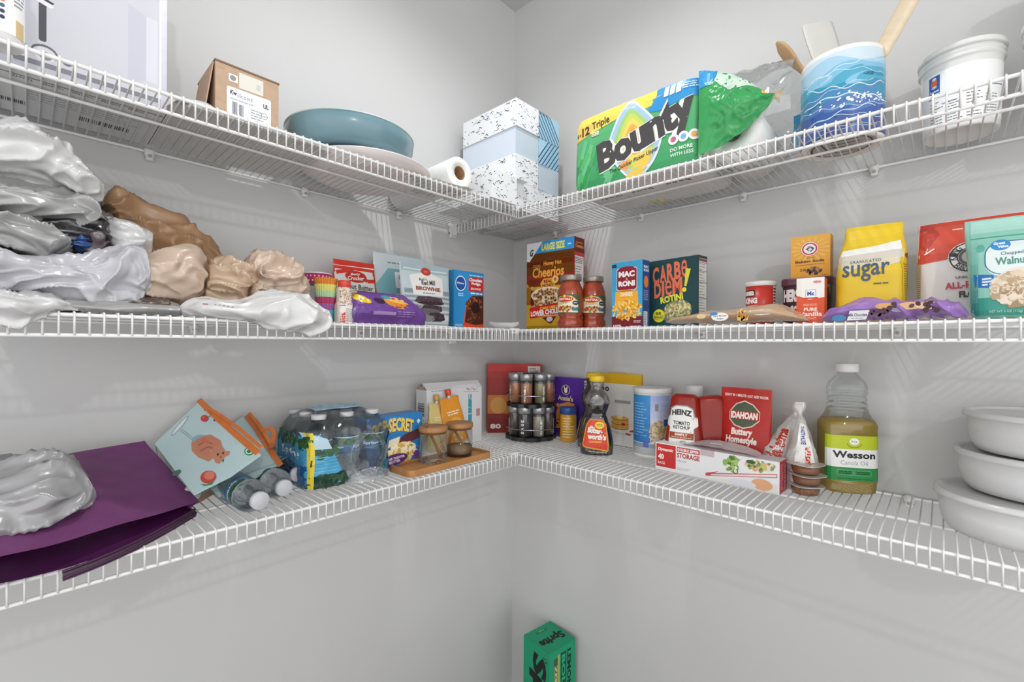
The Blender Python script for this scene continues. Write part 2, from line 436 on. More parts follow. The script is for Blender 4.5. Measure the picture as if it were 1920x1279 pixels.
def crease(P, freq, stretch, seed):
    q = V((P[0]*stretch[0], P[1]*stretch[1], P[2]*stretch[2]))*freq+V((seed*3.1, -seed*1.7, seed*5.3))
    q += V((noise.noise(q*.45), noise.noise(q*.45+V((9, 2, 4))), noise.noise(q*.45+V((3, 7, 1)))))*1.3
    a = 1-min(abs(noise.noise(q))*2.6, 1); b = 1-min(abs(noise.noise(q*2.2+V((4, 4, 4))))*2.4, 1)
    return a*a*.7+b*b*.35-.35
def SL(p0, p1, py, d):
    a, b = LP(p0, py, d).x, LP(p1, py, d).x; return (a+b)/2, b-a
def SR(p0, p1, py, d):
    a, b = RP(p0, py, d).y, RP(p1, py, d).y; return (a+b)/2, a-b
def pouch(w, h, t, wt=None, art=None, mat=None, back=None, top=.012, seed=1, lean=0, b=None, p=2.6, amp=.0015, rough=.32, gus=.3, bw=None, step=.0045):
    """stand-up pouch: flat sealed top, thick gusseted bottom; front towards -y"""
    wt = wt or w; bw = bw or w
    rows = [(0, bw-.01, t*.75, 0, 0, 3.2), (.003, bw-.004, t*.9, 0, 0, 3.2), (.012, bw, t, 0, 0, 3), (h*gus, w, t, 0, 0, p), (h*.62, w+(wt-w)*.5, t*.72, 0, 0, p), (h-top-.012, wt, t*.22, 0, 0, 2.4), (h-top, wt, .0035, 0, 0, 3), (h, wt, .0022, 0, 0, 4)]
    wr = lambda P, n: V((n.x*0, n.y*amp*(noise.noise(P*16+V((seed, 0, 0)))*1.2+noise.noise(P*34+V((0, seed, 0)))*.5), 0))
    L = Loft(rows, wr=wr, n=110, m=60); b = b or B(); L.mesh(b, mat)
    if art: b.art(art, L.front, step, .006, rough=rough, lift=.0006, dl=.00006, smooth=True)
    return b, L
def lump(name, label, rows, mat, seed=1, amp=.012, freq=18, cat='plastic bag', z0=None, p=2.0, nr=120, nl=130, stretch=(.45, 1.2, 1.2), group=None, side='L', arts=None, hang=False, tail=True):
    """soft crumpled bag lying along a wall; rows: (px, ytop, ybottom, d centre, d half)"""
    F_ = LP if side == 'L' else RP; R_ = []
    for px_, yt, yb, dc, dh in rows:
        a, c = F_(px_, yt, dc), F_(px_, yb, dc); s = a.x if side == 'L' else a.y
        R_.append((s, (a.z+c.z)/2, (a.z-c.z)/2, dc, dh))
    def fn(u, v):
        s, zc, zh, dc, dh = _cat(R_, u)
        e = min(1, (sin(pi*min(max(u, .0), 1))*3.2)**.5) if tail else 1
        a = 2*pi*v; c, q = cos(a), sin(a); k = 2/p
        dy = -dh*e*math.copysign(abs(c)**k, c); dz = zh*e*math.copysign(abs(q)**k, q)
        P = V((s, -dc+dy, zc+dz)) if side == 'L' else V((-dc+dy, s, zc+dz))
        Q = V((P.x*stretch[0], P.y*stretch[1], P.z*stretch[2]))
        n = V((0, -c, q)) if side == 'L' else V((-c, 0, q))
        f = crease(P, freq*.55, stretch, seed)
        lo = noise.noise(V((P.x*7+seed, P.y*9, P.z*9-seed)))
        P += n*((amp*1.5*f+lo*amp*.9)*e)+V((noise.noise(Q*9+V((seed, 0, 0))), noise.noise(Q*9+V((0, seed, 0))), noise.noise(Q*9))) * amp*.4*e
        if z0 is not None and P.z < z0+.001: 
            if not (hang and (-P.y if side == 'L' else -P.x) > DD+.004): P.z = z0+.001+.15*abs(P.z-z0)*0
        return P
    b = B(); b.grid(lambda u, v: fn(u, v), nl, nr, mat, wrap=False)
    if arts: b.art(arts, lambda u, v, o: fn(u, v)+V((0, -.0012-o, 0)), .01, .01, rough=.5)
    o = b.obj(name); return tag(o, label, cat, group)
# ------------------------------------------------------------------ the room
ZT, ZM, ZB = ZC+.385, ZC+.0412, ZC-.3064       # shelf heights
CEIL = ZC+1.237
wallm = mottled('painted_wall', '#cfcfcf', '#cbcbca', .75, 3, .6, bump=.06, bscale=160, detail=2, spec=.25)
ceilm = mottled('painted_ceiling', '#cdcdcc', '#c8c8c7', .85, 3, .6, bump=.08, bscale=120, spec=.2)
flm = mottled('floor_tile', '#7d756a', '#6d655b', .4, 6, .6)
LW, RW = 2.1, 2.1
B().box(-LW, 0, 0, .12, .12, CEIL, wallm).obj('wall_left')['kind'] = 'structure'
B().box(0, -RW, 0, .12, 0, CEIL, wallm).obj('wall_right')['kind'] = 'structure'
B().box(-LW, -RW, -.1, .12, .12, 0, flm).obj('floor')['kind'] = 'structure'
B().box(-LW, -RW, CEIL, .12, .12, CEIL+.1, ceilm).obj('ceiling')['kind'] = 'structure'
trimm = mottled('painted_trim', '#ececea', None, .4, 5)
B().box(-LW, -.014, 0, 0, -.0005, .10, trimm, ch=.003).obj('baseboard_left')['kind'] = 'structure'
B().box(-.014, -RW, 0, -.0005, -.016, .10, trimm, ch=.003).obj('baseboard_right')['kind'] = 'structure'

# ------------------------------------------------------------------ wire shelves
wirem = mottled('white_vinyl_wire', '#f2f2f1', '#ededec', .28, 30, .6, spec=.5)
clipm = mottled('white_plastic', '#e6e6e4', '#dededc', .4, 30)
WP, DD, LIP = .0153, .3005, .032
def shelf(side, z, a, b, label, clips):
    """wire shelf from a to b along its wall; local x runs along the wall"""
    nm = 'wire_shelf'
    t = thing(nm, label, 'shelf', (0, 0, 0), 0, None)
    def P(s, d, h=0): return (-s, -d, z+h) if side == 'L' else (-d, -s, z+h)
    wires = B(); k = int((b-a)/WP); r = .00135
    for i in range(k+1):
        s = a+.004+i*WP
        wires.tube([P(s, .006), P(s, DD-.0035), P(s, DD-.001, -.0012), P(s, DD, -.004), P(s, DD, -LIP)], r, wirem, 6)
    wires.obj('wire_deck', t)
    for nm2, d, h, rr in (('front_rail', DD-.004, -.0042, .0029), ('lip_rail', DD-.0035, -LIP, .0029), ('support_rail', DD*.56, -.0042, .0027), ('back_rail', .006, -.0038, .0027)):
        B().tube([P(a, d, h), P(b, d, h)], rr, wirem, 10).obj(nm2, t)
    for s in clips:
        c = B(); c.tube([P(s-.008, .008, -.006), P(s+.008, .008, -.006)], .0075, clipm, 14)
        q = [P(s-.006, .001, -.022), P(s+.006, .013, .001)]
        c.box(min(q[0][0], q[1][0]), min(q[0][1], q[1][1]), q[0][2], max(q[0][0], q[1][0]), max(q[0][1], q[1][1]), q[1][2], clipm, ch=.002)
        c.tube([P(s, .012, -.014), P(s, .0155, -.014)], .0032, ink('#b4b4b2'), 10)
        c.obj('wall_clip', t)
    return t, P
rows = (('T', ZT, 'top', (1.075, .77, .50), (.20, .52, .80, 1.06)), ('M', ZM, 'middle', (1.0, .62), (.30, .70, 1.1)), ('B', ZB, 'bottom', (1.0, .60), (.30, .70, 1.12)))
for code, z, nm, cl, cr in rows:
    tl, PL = shelf('L', z, DD+.006, 1.85, 'white wire shelf on the left wall, %s of the three' % nm, cl)
    tr, PR = shelf('R', z, .004, 1.7, 'white wire shelf on the right wall, %s of the three' % nm, cr)
    e = B()   # end bracket of the right-hand shelf on the left wall
    e.box(-DD-.010, -.010, z-LIP-.010, -DD+.016, -.0008, z+.004, clipm, ch=.003)
    e.box(-DD-.007, -.034, z-LIP-.006, -DD-.001, -.008, z+.001, clipm, ch=.002)
    e.tube([(-DD-.011, -.0065, z-LIP+.004), (-DD-.012, -.0065, z-LIP+.004)], .003, ink('#777775'), 10)
    e.obj('end_bracket', tr)
    c = B()   # connector where the two shelves meet
    c.tube([(-DD-.016, -DD+.012, z-.006), (-DD+.018, -DD+.012, z-.004)], .0075, clipm, 12)
    c.box(-DD-.020, -DD+.004, z-.012, -DD+.012, -DD+.020, z+.0035, clipm, ch=.003)
    c.obj('corner_connector', tr)
    B().tube([(-DD-.018, -.012, z-.005), (-DD+.014, -.012, z-.005)], .006, clipm, 12).obj('back_connector', tr)
DK = .0016     # things stand this far above the wire axis
# ------------------------------------------------------------------ top shelf, left wall
zT = ZT+DK
# toaster carton
def toaster_box():
    w, d, h = .325, .176, .215; f = Art()
    X = lambda px: -((px-1.081-.1625))        # u measured along the wall -> local x
    f.grad(-w/2, 0, w/2, h, '#c9c9d6', '#e9e9f2', 10)
    f.poly(rrect(-.015, .012, .155, .30, .012), '#f4f4f8'); f.poly(rrect(-.0125, .0145, .1525, .30, .011), '#d2d2da')
    f.poly([(.02, .0), (.1525, .0), (.1525, .02), (-.0125, .02), (-.0125, .012)], '#c4c4cc')
    f.poly([(.112, .03), (.135, .045), (.135, .15), (.112, .16)], '#cacad6'); f.poly([(.135, .045), (.15, .045), (.15, .15), (.135, .15)], '#dcdce6')
    f.poly(rrect(.012, .052, .020, .140, .003), '#55565c')
    f.poly([(-.003, .112), (.024, .104), (.028, .107), (.024, .113), (-.006, .121)], '#f1f1f4'); f.poly([(-.004, .119), (.026, .110), (.028, .113), (-.004, .124)], '#4a4a50')
    f.ell(.018, .036, .014, .012, '#6e6e76'); f.ell(.018, .034, .0125, .0105, '#dedee2'); f.ell(.019, .032, .007, .006, '#8a8a90')
    f.ell(-.005, .038, .0055, .005, '#77777e'); f.ell(.042, .032, .0055, .005, '#77777e')
    f.rect(-.0125, .0145, .1525, .022, '#85858e')
    f.ring(-.010+.008, .124, .0001, .00005, '#999999')
    f.poly(rrect(-.012, .127, .009, .141, .002), '#8b8b92'); f.poly(rrect(-.0113, .1277, .0083, .1403, .0017), '#dadae0')
    f.text('BLACK+', -.0105, .1345, .0075, .1395, '#8a8a92', .01); f.text('DECKER', -.0105, .1285, .0075, .1335, '#8a8a92', .01)
    f.grad(-.05, .075, -.017, .16, '#a9b6cc', '#8fb0cc', 5); f.rect(-.05, .052, -.019, .075, '#49687c'); f.rect(-.05, .03, -.019, .052, '#935f4e'); f.rect(-.05, .03, -.019, .036, '#7c5a48')
    f.add([[(-.006+k*.02, .0155+.001*0), (.004+k*.02, .0155), (.004+k*.02, .0185), (-.006+k*.02, .0185)] for k in range(0)], '#333333')
    bt = Art(); bt.rect(-w/2, -d/2, w/2, d/2, '#d5d5d7')
    for k in range(9): bt.text('TOASTER', -.15+k*.033, .062, -.125+k*.033, .068, '#3c3c40', .02, rot=pi)
    bt.rect(-w/2, .071, w/2, .0735, '#55555c'); bt.bars(-.06, -.045, .0, -.03, n=26); bt.bars(.06, -.05, .13, -.03, n=26, seed=8)
    bt.small(-.15, -.02, -.05, .04, 5, '#8b8b90', 4, .3); bt.small(.0, -.015, .15, .045, 6, '#9a9a9e', 5, .25)
    b = carton(w, d, h, mottled('toaster_board', '#e7e7ee', '#e1e1e9', .45, 20), {'front': f, 'bottom': bt}, ch=.002)
    o = b.obj('toaster_carton', None, (-1.2435, -.118, zT))
    tag(o, 'large white and lilac toaster carton standing at the left end of the top shelf', 'box')
toaster_box()

# white bottle at the frame's left edge
t = thing('supplement_bottle', 'white bottle with a tan square on its label in front of the toaster carton', 'bottle', (-1.268, -.263, zT))
a = Art(); a.rect(-.02, .012, .034, .092, '#f6f6f6'); a.rect(.016, .012, .028, .034, '#d8bd8c'); a.text('mg', -.006, .075, .006, .083, '#56626e', .02)
for k, c in enumerate(('#d98a5a', '#e07a4a', '#4a6a8a', '#3b4b68', '#33435f')): a.ell(.003, .060-k*.0075, .0024, .0026, c)
a.small(.014, .05, .030, .085, 7, '#9aa0a8', 2)
b = B(); b.lathe([(.004, .0015), (.012, .0015), (.014, 0), (.0195, .0008), (.0225, .004), (.0225, .095), (.0215, .1), (.014, .106)], mottled('white_bottle_plastic', '#eeeeec', None, .3, 20), 40)
b.art(a, cyl(.0228), .004); b.obj('bottle_body', t)
B().lathe([(.0165, .106), (.0168, .124), (.0155, .1265), (0, .127)], mottled('white_cap_plastic', '#e4e4e2', None, .35, 30), 32).obj('cap', t)

# flat white carton lying on the shelf
a = Art(); a.rect(-.13, -.115, .13, .115, '#cfcfce'); a.small(-.12, .02, .02, .06, 5, '#a8a8a8', 7, .3)
b = carton(.215, .25, .009, mottled('white_board', '#e2e2e0', '#dadad8', .55, 14), {'bottom': a}, ch=.0015)
tag(b.obj('flat_carton', None, (-.952, -.147, zT)), 'flat white carton lying under the brown cardboard box on the top shelf', 'box')

# brown shipping box
kraft = mottled('kraft_cardboard', '#c3a78f', '#b4967c', .8, 90, .7, bump=.05)
t = thing('cardboard_box', 'small brown cardboard box with a white barcode label on the top shelf', 'box', (-.9545, -.140, zT+.0095))
w, d, h = .109, .12, .118; f = Art()
f.poly(rrect(-.036, .018, .040, .080, .003), '#eceef2'); f.poly(rrect(-.033, .090, -.018, .104, .001), '#e9e9e6'); f.poly(rrect(-.016, .083, .026, .112, .001), '#dedbd2')
f.poly(rrect(.014, .090, .021, .102, .001), '#c9c9c4'); f.ell(-.026, .097, .005, .005, '#8f9290')
f.text('Kw', -.031, .066, -.019, .075, '#22262c', .03, .2); f.text('ikset', -.0185, .064, .009, .073, '#a9adb4', .01); f.text('Home Connect 620', -.030, .057, .008, .061, '#8d9299', .02)
f.bars(-.027, .030, -.0185, .054, '#6d7078', 16); f.bars(-.016, .028, -.0075, .052, '#82858c', 16, 5); f.text('UL', .026, .060, .036, .069, '#3c4048', .04)
f.small(.004, .022, .034, .052, 6, '#a0a4aa', 9, .4, .6); f.ring(.028, .045, .006, .001, '#8a8e94')
b = carton(w, d, h, kraft, {'front': f}); b.box(-w/2-.001, -d/2-.001, h, w/2+.001, d/2, h+.003, mottled('kraft_edge', '#8a6f58', None, .9, 60)); b.obj('carton_body', t)
B().add([(-w/2-.001, -d/2+.004, h-.002), (-w/2-.001, d/2-.02, h-.002), (-w/2-.017, d/2-.02, .004), (-w/2-.017, -d/2+.004, .004), (-w/2-.003, -d/2+.004, h-.002), (-w/2-.003, d/2-.02, h-.002), (-w/2-.019, d/2-.02, .004), (-w/2-.019, -d/2+.004, .004)],
        [(0, 1, 2, 3), (7, 6, 5, 4), (0, 3, 7, 4), (1, 5, 6, 2), (3, 2, 6, 7), (0, 4, 5, 1)], kraft).obj('side_flap', t)

# crumpled white bag scrap beside it
bagw = film('white_bag_film', '#f2f2f2', .85, .35, 60, .7)
def scrap(u, v):
    x = -.05+.10*u; y = -.04+.08*v; r = sin(pi*u)*sin(pi*v)
    z = .004+.034*r*(1-.6*u)+.010*fold((x, y, 0), 30, 3)*r; return V((x, y, max(z, .001)))
B().grid(scrap, 40, 30, bagw).obj('plastic_bag_scrap', None, (-1.030, -.205, zT+.0105), .2)
tag(bpy.data.objects['plastic_bag_scrap'], 'crumpled scrap of white plastic between the toaster carton and the brown box', 'plastic scrap')
lidm = mottled('white_foam', '#f1eeec', '#eadfdb', .6, 8)
b = B(); b.box(-.045, -.0015, 0, .045, .0015, .062, lidm, ch=.001)
tag(b.obj('foam_tray_lid', None, (-1.058, -.075, zT+.0290), rot=(-.15, .62, .3)), 'white and pink foam lid leaning on the right side of the toaster carton', 'lid')

# serving platter, blue pan
plm = mottled('pale_platter', '#f4f1f0', '#eee2df', .3, 7, .6)
b = B(); b.lathe([(0, 0), (.105, 0), (.112, .001), (.138, .013), (.150, .0195), (.151, .0215), (.148, .022), (.138, .0165), (.110, .0045), (0, .0040)], plm, 64)
tag(b.obj('serving_platter', None, (-.688, -.162, zT)), 'shallow white platter with a pinkish underside beneath the blue pan', 'platter')
pn = mottled('blue_enamel', '#7596a0', '#6c8e99', .25, 4, .7, coat=.3)
t = thing('frying_pan', 'round blue-grey pan without a visible handle resting on the white platter', 'pan', (-.728, -.166, zT+.0285))
B().lathe([(0, 0), (.110, 0), (.120, .003), (.131, .015), (.138, .036), (.1405, .056), (.1395, .0575), (.137, .056), (.134, .036), (.127, .018), (.116, .0065), (0, .005)], pn, 72).obj('pan_body', t)
B().lathe([(.1395, .0568), (.1412, .0572), (.1412, .0592), (.1385, .0592), (.1385, .0568)], mottled('pale_rim', '#c8d6d8', None, .3, 9), 72, close=True).obj('rim', t)
b = B(); b.grid(lambda u, v: V((-.09+.18*u, -.06+.12*v, .0012+.006*max(0, fold((u, v, 0), 5, 2)))), 40, 24, film('wax_paper', '#e6e2da', .75, .4, 40, .5))
tag(b.obj('wax_paper_sheet', None, (-.555, -.235, zT), -.15), 'crinkled off-white paper sheet between the platter and the towel roll', 'paper')

# paper towel roll lying on its side
tw = mottled('paper_towel', '#f6f6f4', '#eeeeec', .9, 120, .5, bump=.25, bscale=220)
t = thing('paper_towel_roll', 'unwrapped white paper towel roll lying on the shelf with its brown core facing out', 'paper roll', (-.500, -.150, zT+.0405), 0, rot=(pi/2, 0, -.02))
R0 = .0395
B().lathe([(.0175, -.135), (R0-.001, -.135), (R0, -.134), (R0, .134), (R0-.001, .135), (.0175, .135)], tw, 56, close=True).obj('towel', t)
B().lathe([(.0175, -.133), (.0160, -.133), (.0160, .133), (.0175, .133)], mottled('cardboard_core', '#a07a56', '#8d6947', .9, 50), 40, close=True).obj('core', t)

# tissue boxes in the corner
def leaves(w, h, seed, m0='#eef0f2', dense=1.0):
    a = Art(); a.rect(-w/2, 0, w/2, h, m0); r = random.Random(seed)
    for k in range(int(w*h*4300*dense)):
        x, y = r.uniform(-w/2+.003, w/2-.003), r.uniform(.003, h-.003)
        c = r.choice(('#27364a', '#3b4a5e', '#27364a', '#8d9db8', '#b9c6da', '#1d3a4e'))
        q = r.random(); n = 1 if q < .5 else 3
        for i in range(n): a.ell(x+i*.0038, y+i*.0018*r.choice((1, -1)), .0027, .0013, c, r.uniform(-.7, .9), 8, 2+(k % 6))
    a.n = 10; return a
def weave(w, h, seed):
    a = Art(); a.rect(-w/2, 0, w/2, h, '#cfdce6'); P = []; s = .0042
    for i in range(int((w+h)/s)+1):
        x = -w/2+i*s
        seg = [(x, 0), (x-h, h)]
        x0, y0, x1, y1 = x, 0, x-h, h
        if x0 > w/2: y0 = x0-w/2; x0 = w/2
        if x1 < -w/2: y1 = y1-(-w/2-x1); x1 = -w/2
        if y1 > y0: P.append([(x0-.0005, y0), (x0+.0005, y0), (x1+.0005, y1), (x1-.0005, y1)])
    a.add(P, '#9fb4c6'); return a
def stripes(w, h, flip):
    a = Art(); a.rect(-w/2, 0, w/2, h, '#a9d3ea'); P = []; Q = []; s = .0155; sg = -1 if flip else 1
    for i in range(-1, int((w+h)/s)+2):
        for k, (off, wd, L) in enumerate(((0, .0050, P), (s/2, .0016, Q))):
            seg = [(-w/2+i*s+off+t*h*.8, t*h) for t in (0, 1)]
            q = [(seg[0][0]-wd/2, 0), (seg[0][0]+wd/2, 0), (seg[1][0]+wd/2, h), (seg[1][0]-wd/2, h)]
            c = _clip([(x+h*.4-.03, y) for x, y in q], 0, -w/2, w/2)
            if len(c) > 2: L.append([(sg*-x, y) for x, y in c])
    a.add(Q, '#6fa9c8'); a.add(P, '#1f4f6e'); return a
tbm = mottled('tissue_box_board', '#eef0f2', None, .4, 20)
def tissue_box(x, y, z, kind, label, h=.0772, seed=1):
    """long side along y; nearest corner at (x, y)"""
    w, d = .228, .0985
    if kind == 'leaf': s, e = leaves(w, h, seed), leaves(d, h, seed+5); tp = leaves(w, d, seed+9)
    elif kind == 'weave': s, e = weave(w, h, 1), weave(d, h, 2); s.rect(-w/2, 0, w/2, h, '#d6dfec'); tp = Art()
    else: s, e = stripes(w, h, kind == 'stripe2'), stripes(d, h, kind == 'stripe2'); tp = Art()
    b = carton(w, d, h, tbm, {'front': s, 'right': e, 'left': e, 'top': tp}, ch=.0007)
    o = b.obj('tissue_box', None, (x+d/2, y+w/2, z), -pi/2); return tag(o, label, 'tissue box', 'tissue boxes stacked in the corner')
H = .0779
tissue_box(-.297, -.283, zT, 'leaf', 'leaf-patterned tissue box at the bottom of the corner stack', seed=11)
tissue_box(-.297, -.283, zT+H, 'leaf', 'leaf-patterned tissue box, second from the bottom of the corner stack', seed=21)
tissue_box(-.294, -.280, zT+2*H, 'weave', 'plain pale blue tissue box sandwiched between two leaf-patterned ones', seed=31)
tissue_box(-.298, -.285, zT+3*H, 'leaf', 'leaf-patterned tissue box on the very top of the corner stack', seed=41)
tissue_box(-.4105, -.302, zT, 'leaf', 'leaf-patterned tissue box set in front of the stack beside the towel roll', h=.075, seed=51)
tissue_box(-.195, -.281, zT, 'leaf', 'leaf-patterned tissue box under the blue striped stack, lowest one', seed=61)
tissue_box(-.194, -.280, zT+H, 'weave', 'grey-blue hatched tissue box below the two striped ones', seed=62)
tissue_box(-.194, -.280, zT+2*H, 'stripe2', 'blue striped tissue box second from the top by the towel pack', seed=63)
tissue_box(-.194, -.281, zT+3*H, 'stripe', 'blue striped tissue box on top of the right stack', seed=64)

# ------------------------------------------------------------------ top shelf, right wall
# pack of paper towels
def towel_pack():
    W, D, Hh = .330, .235, .192
    t = thing('paper_towel_pack', 'green, yellow and blue pack of paper towels torn open at one end', 'paper towel pack', (-.163, -.631, zT), -pi/2)
    wr = lambda P, n: n*(.0040*noise.noise(P*9)+.0010*noise.noise(P*20))
    L = Loft([(0, W-.02, D-.03, 0, 0, 7), (.004, W-.004, D-.006, 0, 0, 8), (.02, W, D, 0, 0, 9), (.165, W, D, 0, 0, 9), (.186, W-.002, D-.008, 0, .002, 8), (.196, W-.012, D-.03, 0, .008, 6), (.203, W-.03, D-.06, 0, .012, 4), (.210, W-.09, D-.13, 0, .02, 3), (.2105, W-.2, D-.2, 0, .02, 2.5)], wr=wr, n=200, m=44)
    a = Art(); w = W/2-.0015
    a.grad(-w, .003, w, .150, '#3f9c63', '#62b67b', 8)
    r = random.Random(4)
    for k in range(26):
        x, y = r.uniform(-w+.01, -.03), r.uniform(.02, .11); a.poly(rot([(x-.007, y-.02), (x+.004, y-.024), (x+.008, y+.02), (x-.004, y+.024)], r.uniform(-.5, -.1), (x, y)), r.choice(('#4fae70', '#37a05a', '#6cc088', '#2c9466', '#58b86a')), 12+k % 6)
    a.n = 20
    a.poly([(-w, .128)]+[(-w+(w+.10)*i/12, .128+.030*sin(i/12*1.3)+.012*i/12) for i in range(1, 13)]+[(.10, .1905), (-w, .1905)], '#f3d964')
    a.poly([(-w, .128), (-w+.05, .142), (-w+.08, .157), (-w+.03, .17), (-w, .16)], '#f0c468')
    a.poly([(.045, .140), (.075, .134), (w, .146), (w, .1905), (.066, .1905), (.066, .178), (.058, .160)], '#3b97d4')
    a.poly([(.052, .1905), (.066, .1905), (.068, .172), (.056, .152), (.03, .150), (.02, .17), (.02, .1905)], '#efdc5e')
    # diamond swirl
    def dia(s, c):
        P = [(-.055, .085), (-.035, .140), (-.008, .176), (.008, .178), (.024, .165), (.062, .118), (.078, .080), (.060, .030), (.030, .004), (.0, .006), (-.030, .040)]
        cx, cy = .012, .090; P = [(cx+(x-cx)*s, max(cy+(y-cy)*s, .004)) for x, y in P]
        n = len(P); Q = []
        for i in range(n):
            p0, p1, p2, p3 = P[i-1], P[i], P[(i+1) % n], P[(i+2) % n]
            for k in range(5):
                f = k/5; Q.append(tuple(.5*((2*p1[j])+(p2[j]-p0[j])*f+(2*p0[j]-5*p1[j]+4*p2[j]-p3[j])*f*f+(3*p1[j]-p0[j]-3*p2[j]+p3[j])*f**3) for j in (0, 1)))
        a.poly(Q, c)
    dia(1.05, '#dfe9ee'); dia(.97, '#a9c8de'); dia(.80, '#a6cf7e'); dia(.68, '#c9d96a'); dia(.55, '#ead86c'); dia(.40, '#e9b45a'); dia(.26, '#e79a4e')
    a.poly([(-.012, .004), (.03, .05), (.06, .06), (.052, .03), (.03, .004)], '#ecc95c'); a.poly([(-.03, .034), (-.006, .02), (.004, .045), (-.014, .052)], '#e8a55a')
    a.text('4', -.154, .140, -.146, .152, '#4a4034', .02); a.text('=', -.143, .143, -.138, .148, '#4a4034', .02); a.text('12', -.135, .139, -.111, .162, '#4a4034', .04, rot=.05); a.text('Triple', -.104, .144, -.053, .168, '#4a4034', .02, rot=.08)
    a.poly(rrect(-.104, .130, -.083, .140, .002), '#e8ead0'); a.small(-.102, .131, -.085, .139, 2, '#7aa06a', 3, .5, 0)
    a.text('Bounty', -.090, .042, .160, .136, '#4c4a4b', .05, .12, rot=.265, out=('#f2f0ea', .055), spacing=.95)
    a.text('The Quicker Picker Upper', -.052, .034, .074, .047, '#4e4b45', .02, .2, rot=.20)
    for k, c in enumerate(('#c86a8c', '#7fb0de', '#e2a860')):
        a.ell(.107+k*.022, .061+k*.001, .0115, .0115, '#eef2ec'); a.ell(.107+k*.022, .061+k*.001, .0065, .0065, c, n=9)
    a.text('DO MORE', .100, .035, .148, .043, '#e6f2e6', .02, rot=.03); a.text('WITH LESS', .100, .023, .150, .031, '#d9ecd9', .02, rot=.03)
    for k in range(3): a.poly([(.086+k*.0135, .158), (.0965+k*.0135, .159), (.098+k*.0135, .182), (.0875+k*.0135, .181)], '#f2f6fa')
    a.small(.128, .162, .160, .178, 3, '#d6e8f4', 2, .45)
    b = B(); pm = mottled('towel_wrap_white', '#efefef', '#e9e9ea', .3, 14, .6, bump=.1, bscale=40, spec=.5, trans=.1)
    L.mesh(b, pm); b.art(a, L.front, .006, .008, rough=.32, lift=.0006, dl=.00004, smooth=True)
    un = Art(); un.grad(-W/2+.02, -D/2+.03, W/2-.02, D/2-.02, '#e2e0dc', '#eceae6', 3)
    for k in range(3): un.text('Bounty', -.13+k*.09, .02, -.07+k*.09, .045, '#3a3836', .03, rot=pi)
    un.pile(-.02, -.08, .03, .018, ('#e6d66a', '#c9d36a', '#9fc98a'), 40, .006, 4)
    b.art(un, lambda u, v, o: (u, -v, -.0002-o)); b.obj('wrapped_rolls', t)
    # torn end of the wrap: green flap, clear sleeve
    gm = mottled('green_wrap_film', '#2f9e58', '#4db267', .28, 30, .8, bump=.3, bscale=50, trans=.15)
    def flap(u, v):
        w0 = -.022*sin(pi*v)+.006*fold((u, v, 0), 3, 5)
        top = .188-.075*u*u-.02*u; bot = .012+.02*u+.095*u**2.2
        z = bot+(top-bot)*v; x = W/2-.004+.150*u*(1-.08*v); y = -D/2+.001+.055*u**1.3+w0*sin(pi*u*.9)*1.1
        return V((x, y+.009*fold((x*2, z*2, 0), 24, 8)*min(u*4, 1), z))
    b = B(); b.grid(flap, 56, 40, gm)
    fl = Art(); fl.poly([(.80, .62), (1.0, .30), (1.0, .99), (.80, .99)], '#e9bb58'); fl.poly([(0, .78), (.18, .80), (.26, 1.0), (0, 1.0)], '#3b97d4'); fl.poly([(.26, 1), (.22, .86), (.42, .70), (.62, .80), (.80, 1)], '#c9dccf')
    b.art(fl, lambda u, v, o: flap(u, v)+V((0, -.0006-o, 0)), .04, .06, rough=.3); b.obj('torn_flap', t)
    cm = film('clear_wrap_film', '#f0f2f2', .22, .12, 26, .9, gloss=.10)
    def sleeve(u, v):
        a0 = -1.9+v*2*pi*.86; k = 1-.22*u*u; x = W/2-.03+.185*u
        y = D*.40*cos(a0)*k; z = .105+.105*sin(a0)*k*(1+.1*u); z = z if z > .004 else .004+.001*v
        return V((x, y, z))+V((0, cos(a0), sin(a0)))*(.009*fold((x, y, z), 26, 4)*min(1, u*5))
    b = B(); b.grid(sleeve, 50, 80, cm)
    st = Art(); st.poly([(.86, .30), (.95, .30), (.95, .38), (.86, .38)], '#2f86b8'); st.poly([(.84, .22), (.93, .22), (.93, .29), (.84, .29)], '#5f9cc4')
    b.art(st, lambda u, v, o: sleeve(u, v)*1.002, .03, .03, rough=.3); b.obj('clear_sleeve', t)
    # the roll that shows in the open end
    R0 = .058; b = B(); T = Matrix.Translation((W/2+.045, .02, R0+.006)) @ Matrix.Rotation(pi/2, 4, 'X')
    b.lathe([(.02, -.08), (R0, -.08), (R0, .08), (.02, .08)], tw, 40, T=T, close=True); b.obj('loose_roll', t)
towel_pack()

# utensil crock
t = thing('utensil_crock', 'ocean-wave painted crock holding wooden utensils at the right of the top shelf', 'crock', (-.153, -1.021, zT))
b = B(); R0 = .0675; hC = .166
b.lathe([(.0, .004), (.055, .004), (.058, 0), (.0655, 0), (R0, .003), (R0, hC-.003), (R0-.001, hC), (R0-.0035, hC), (R0-.005, hC-.002), (R0-.005, .01), (0, .01)], mottled('white_glaze', '#f1efec', '#ebe9e4', .2, 9), 72)
a = Art(); c0 = -.62-.0   # angle of the face that looks at the lens
r = random.Random(5); HW = .135
rows = ['#47517f', '#4a5f9a', '#3f62a2', '#5577b4', '#4f8ab8', '#3f97b8', '#58a9c6', '#86c0dd', '#a9cfe6', '#cfe0ea', '#e8ecec']
def wav(x, k): return .006*sin(x*38+k*1.7)+.005*sin(x*21-k*.9)+.05*(x/.27)**2*0+.0035*sin(x*70+k)
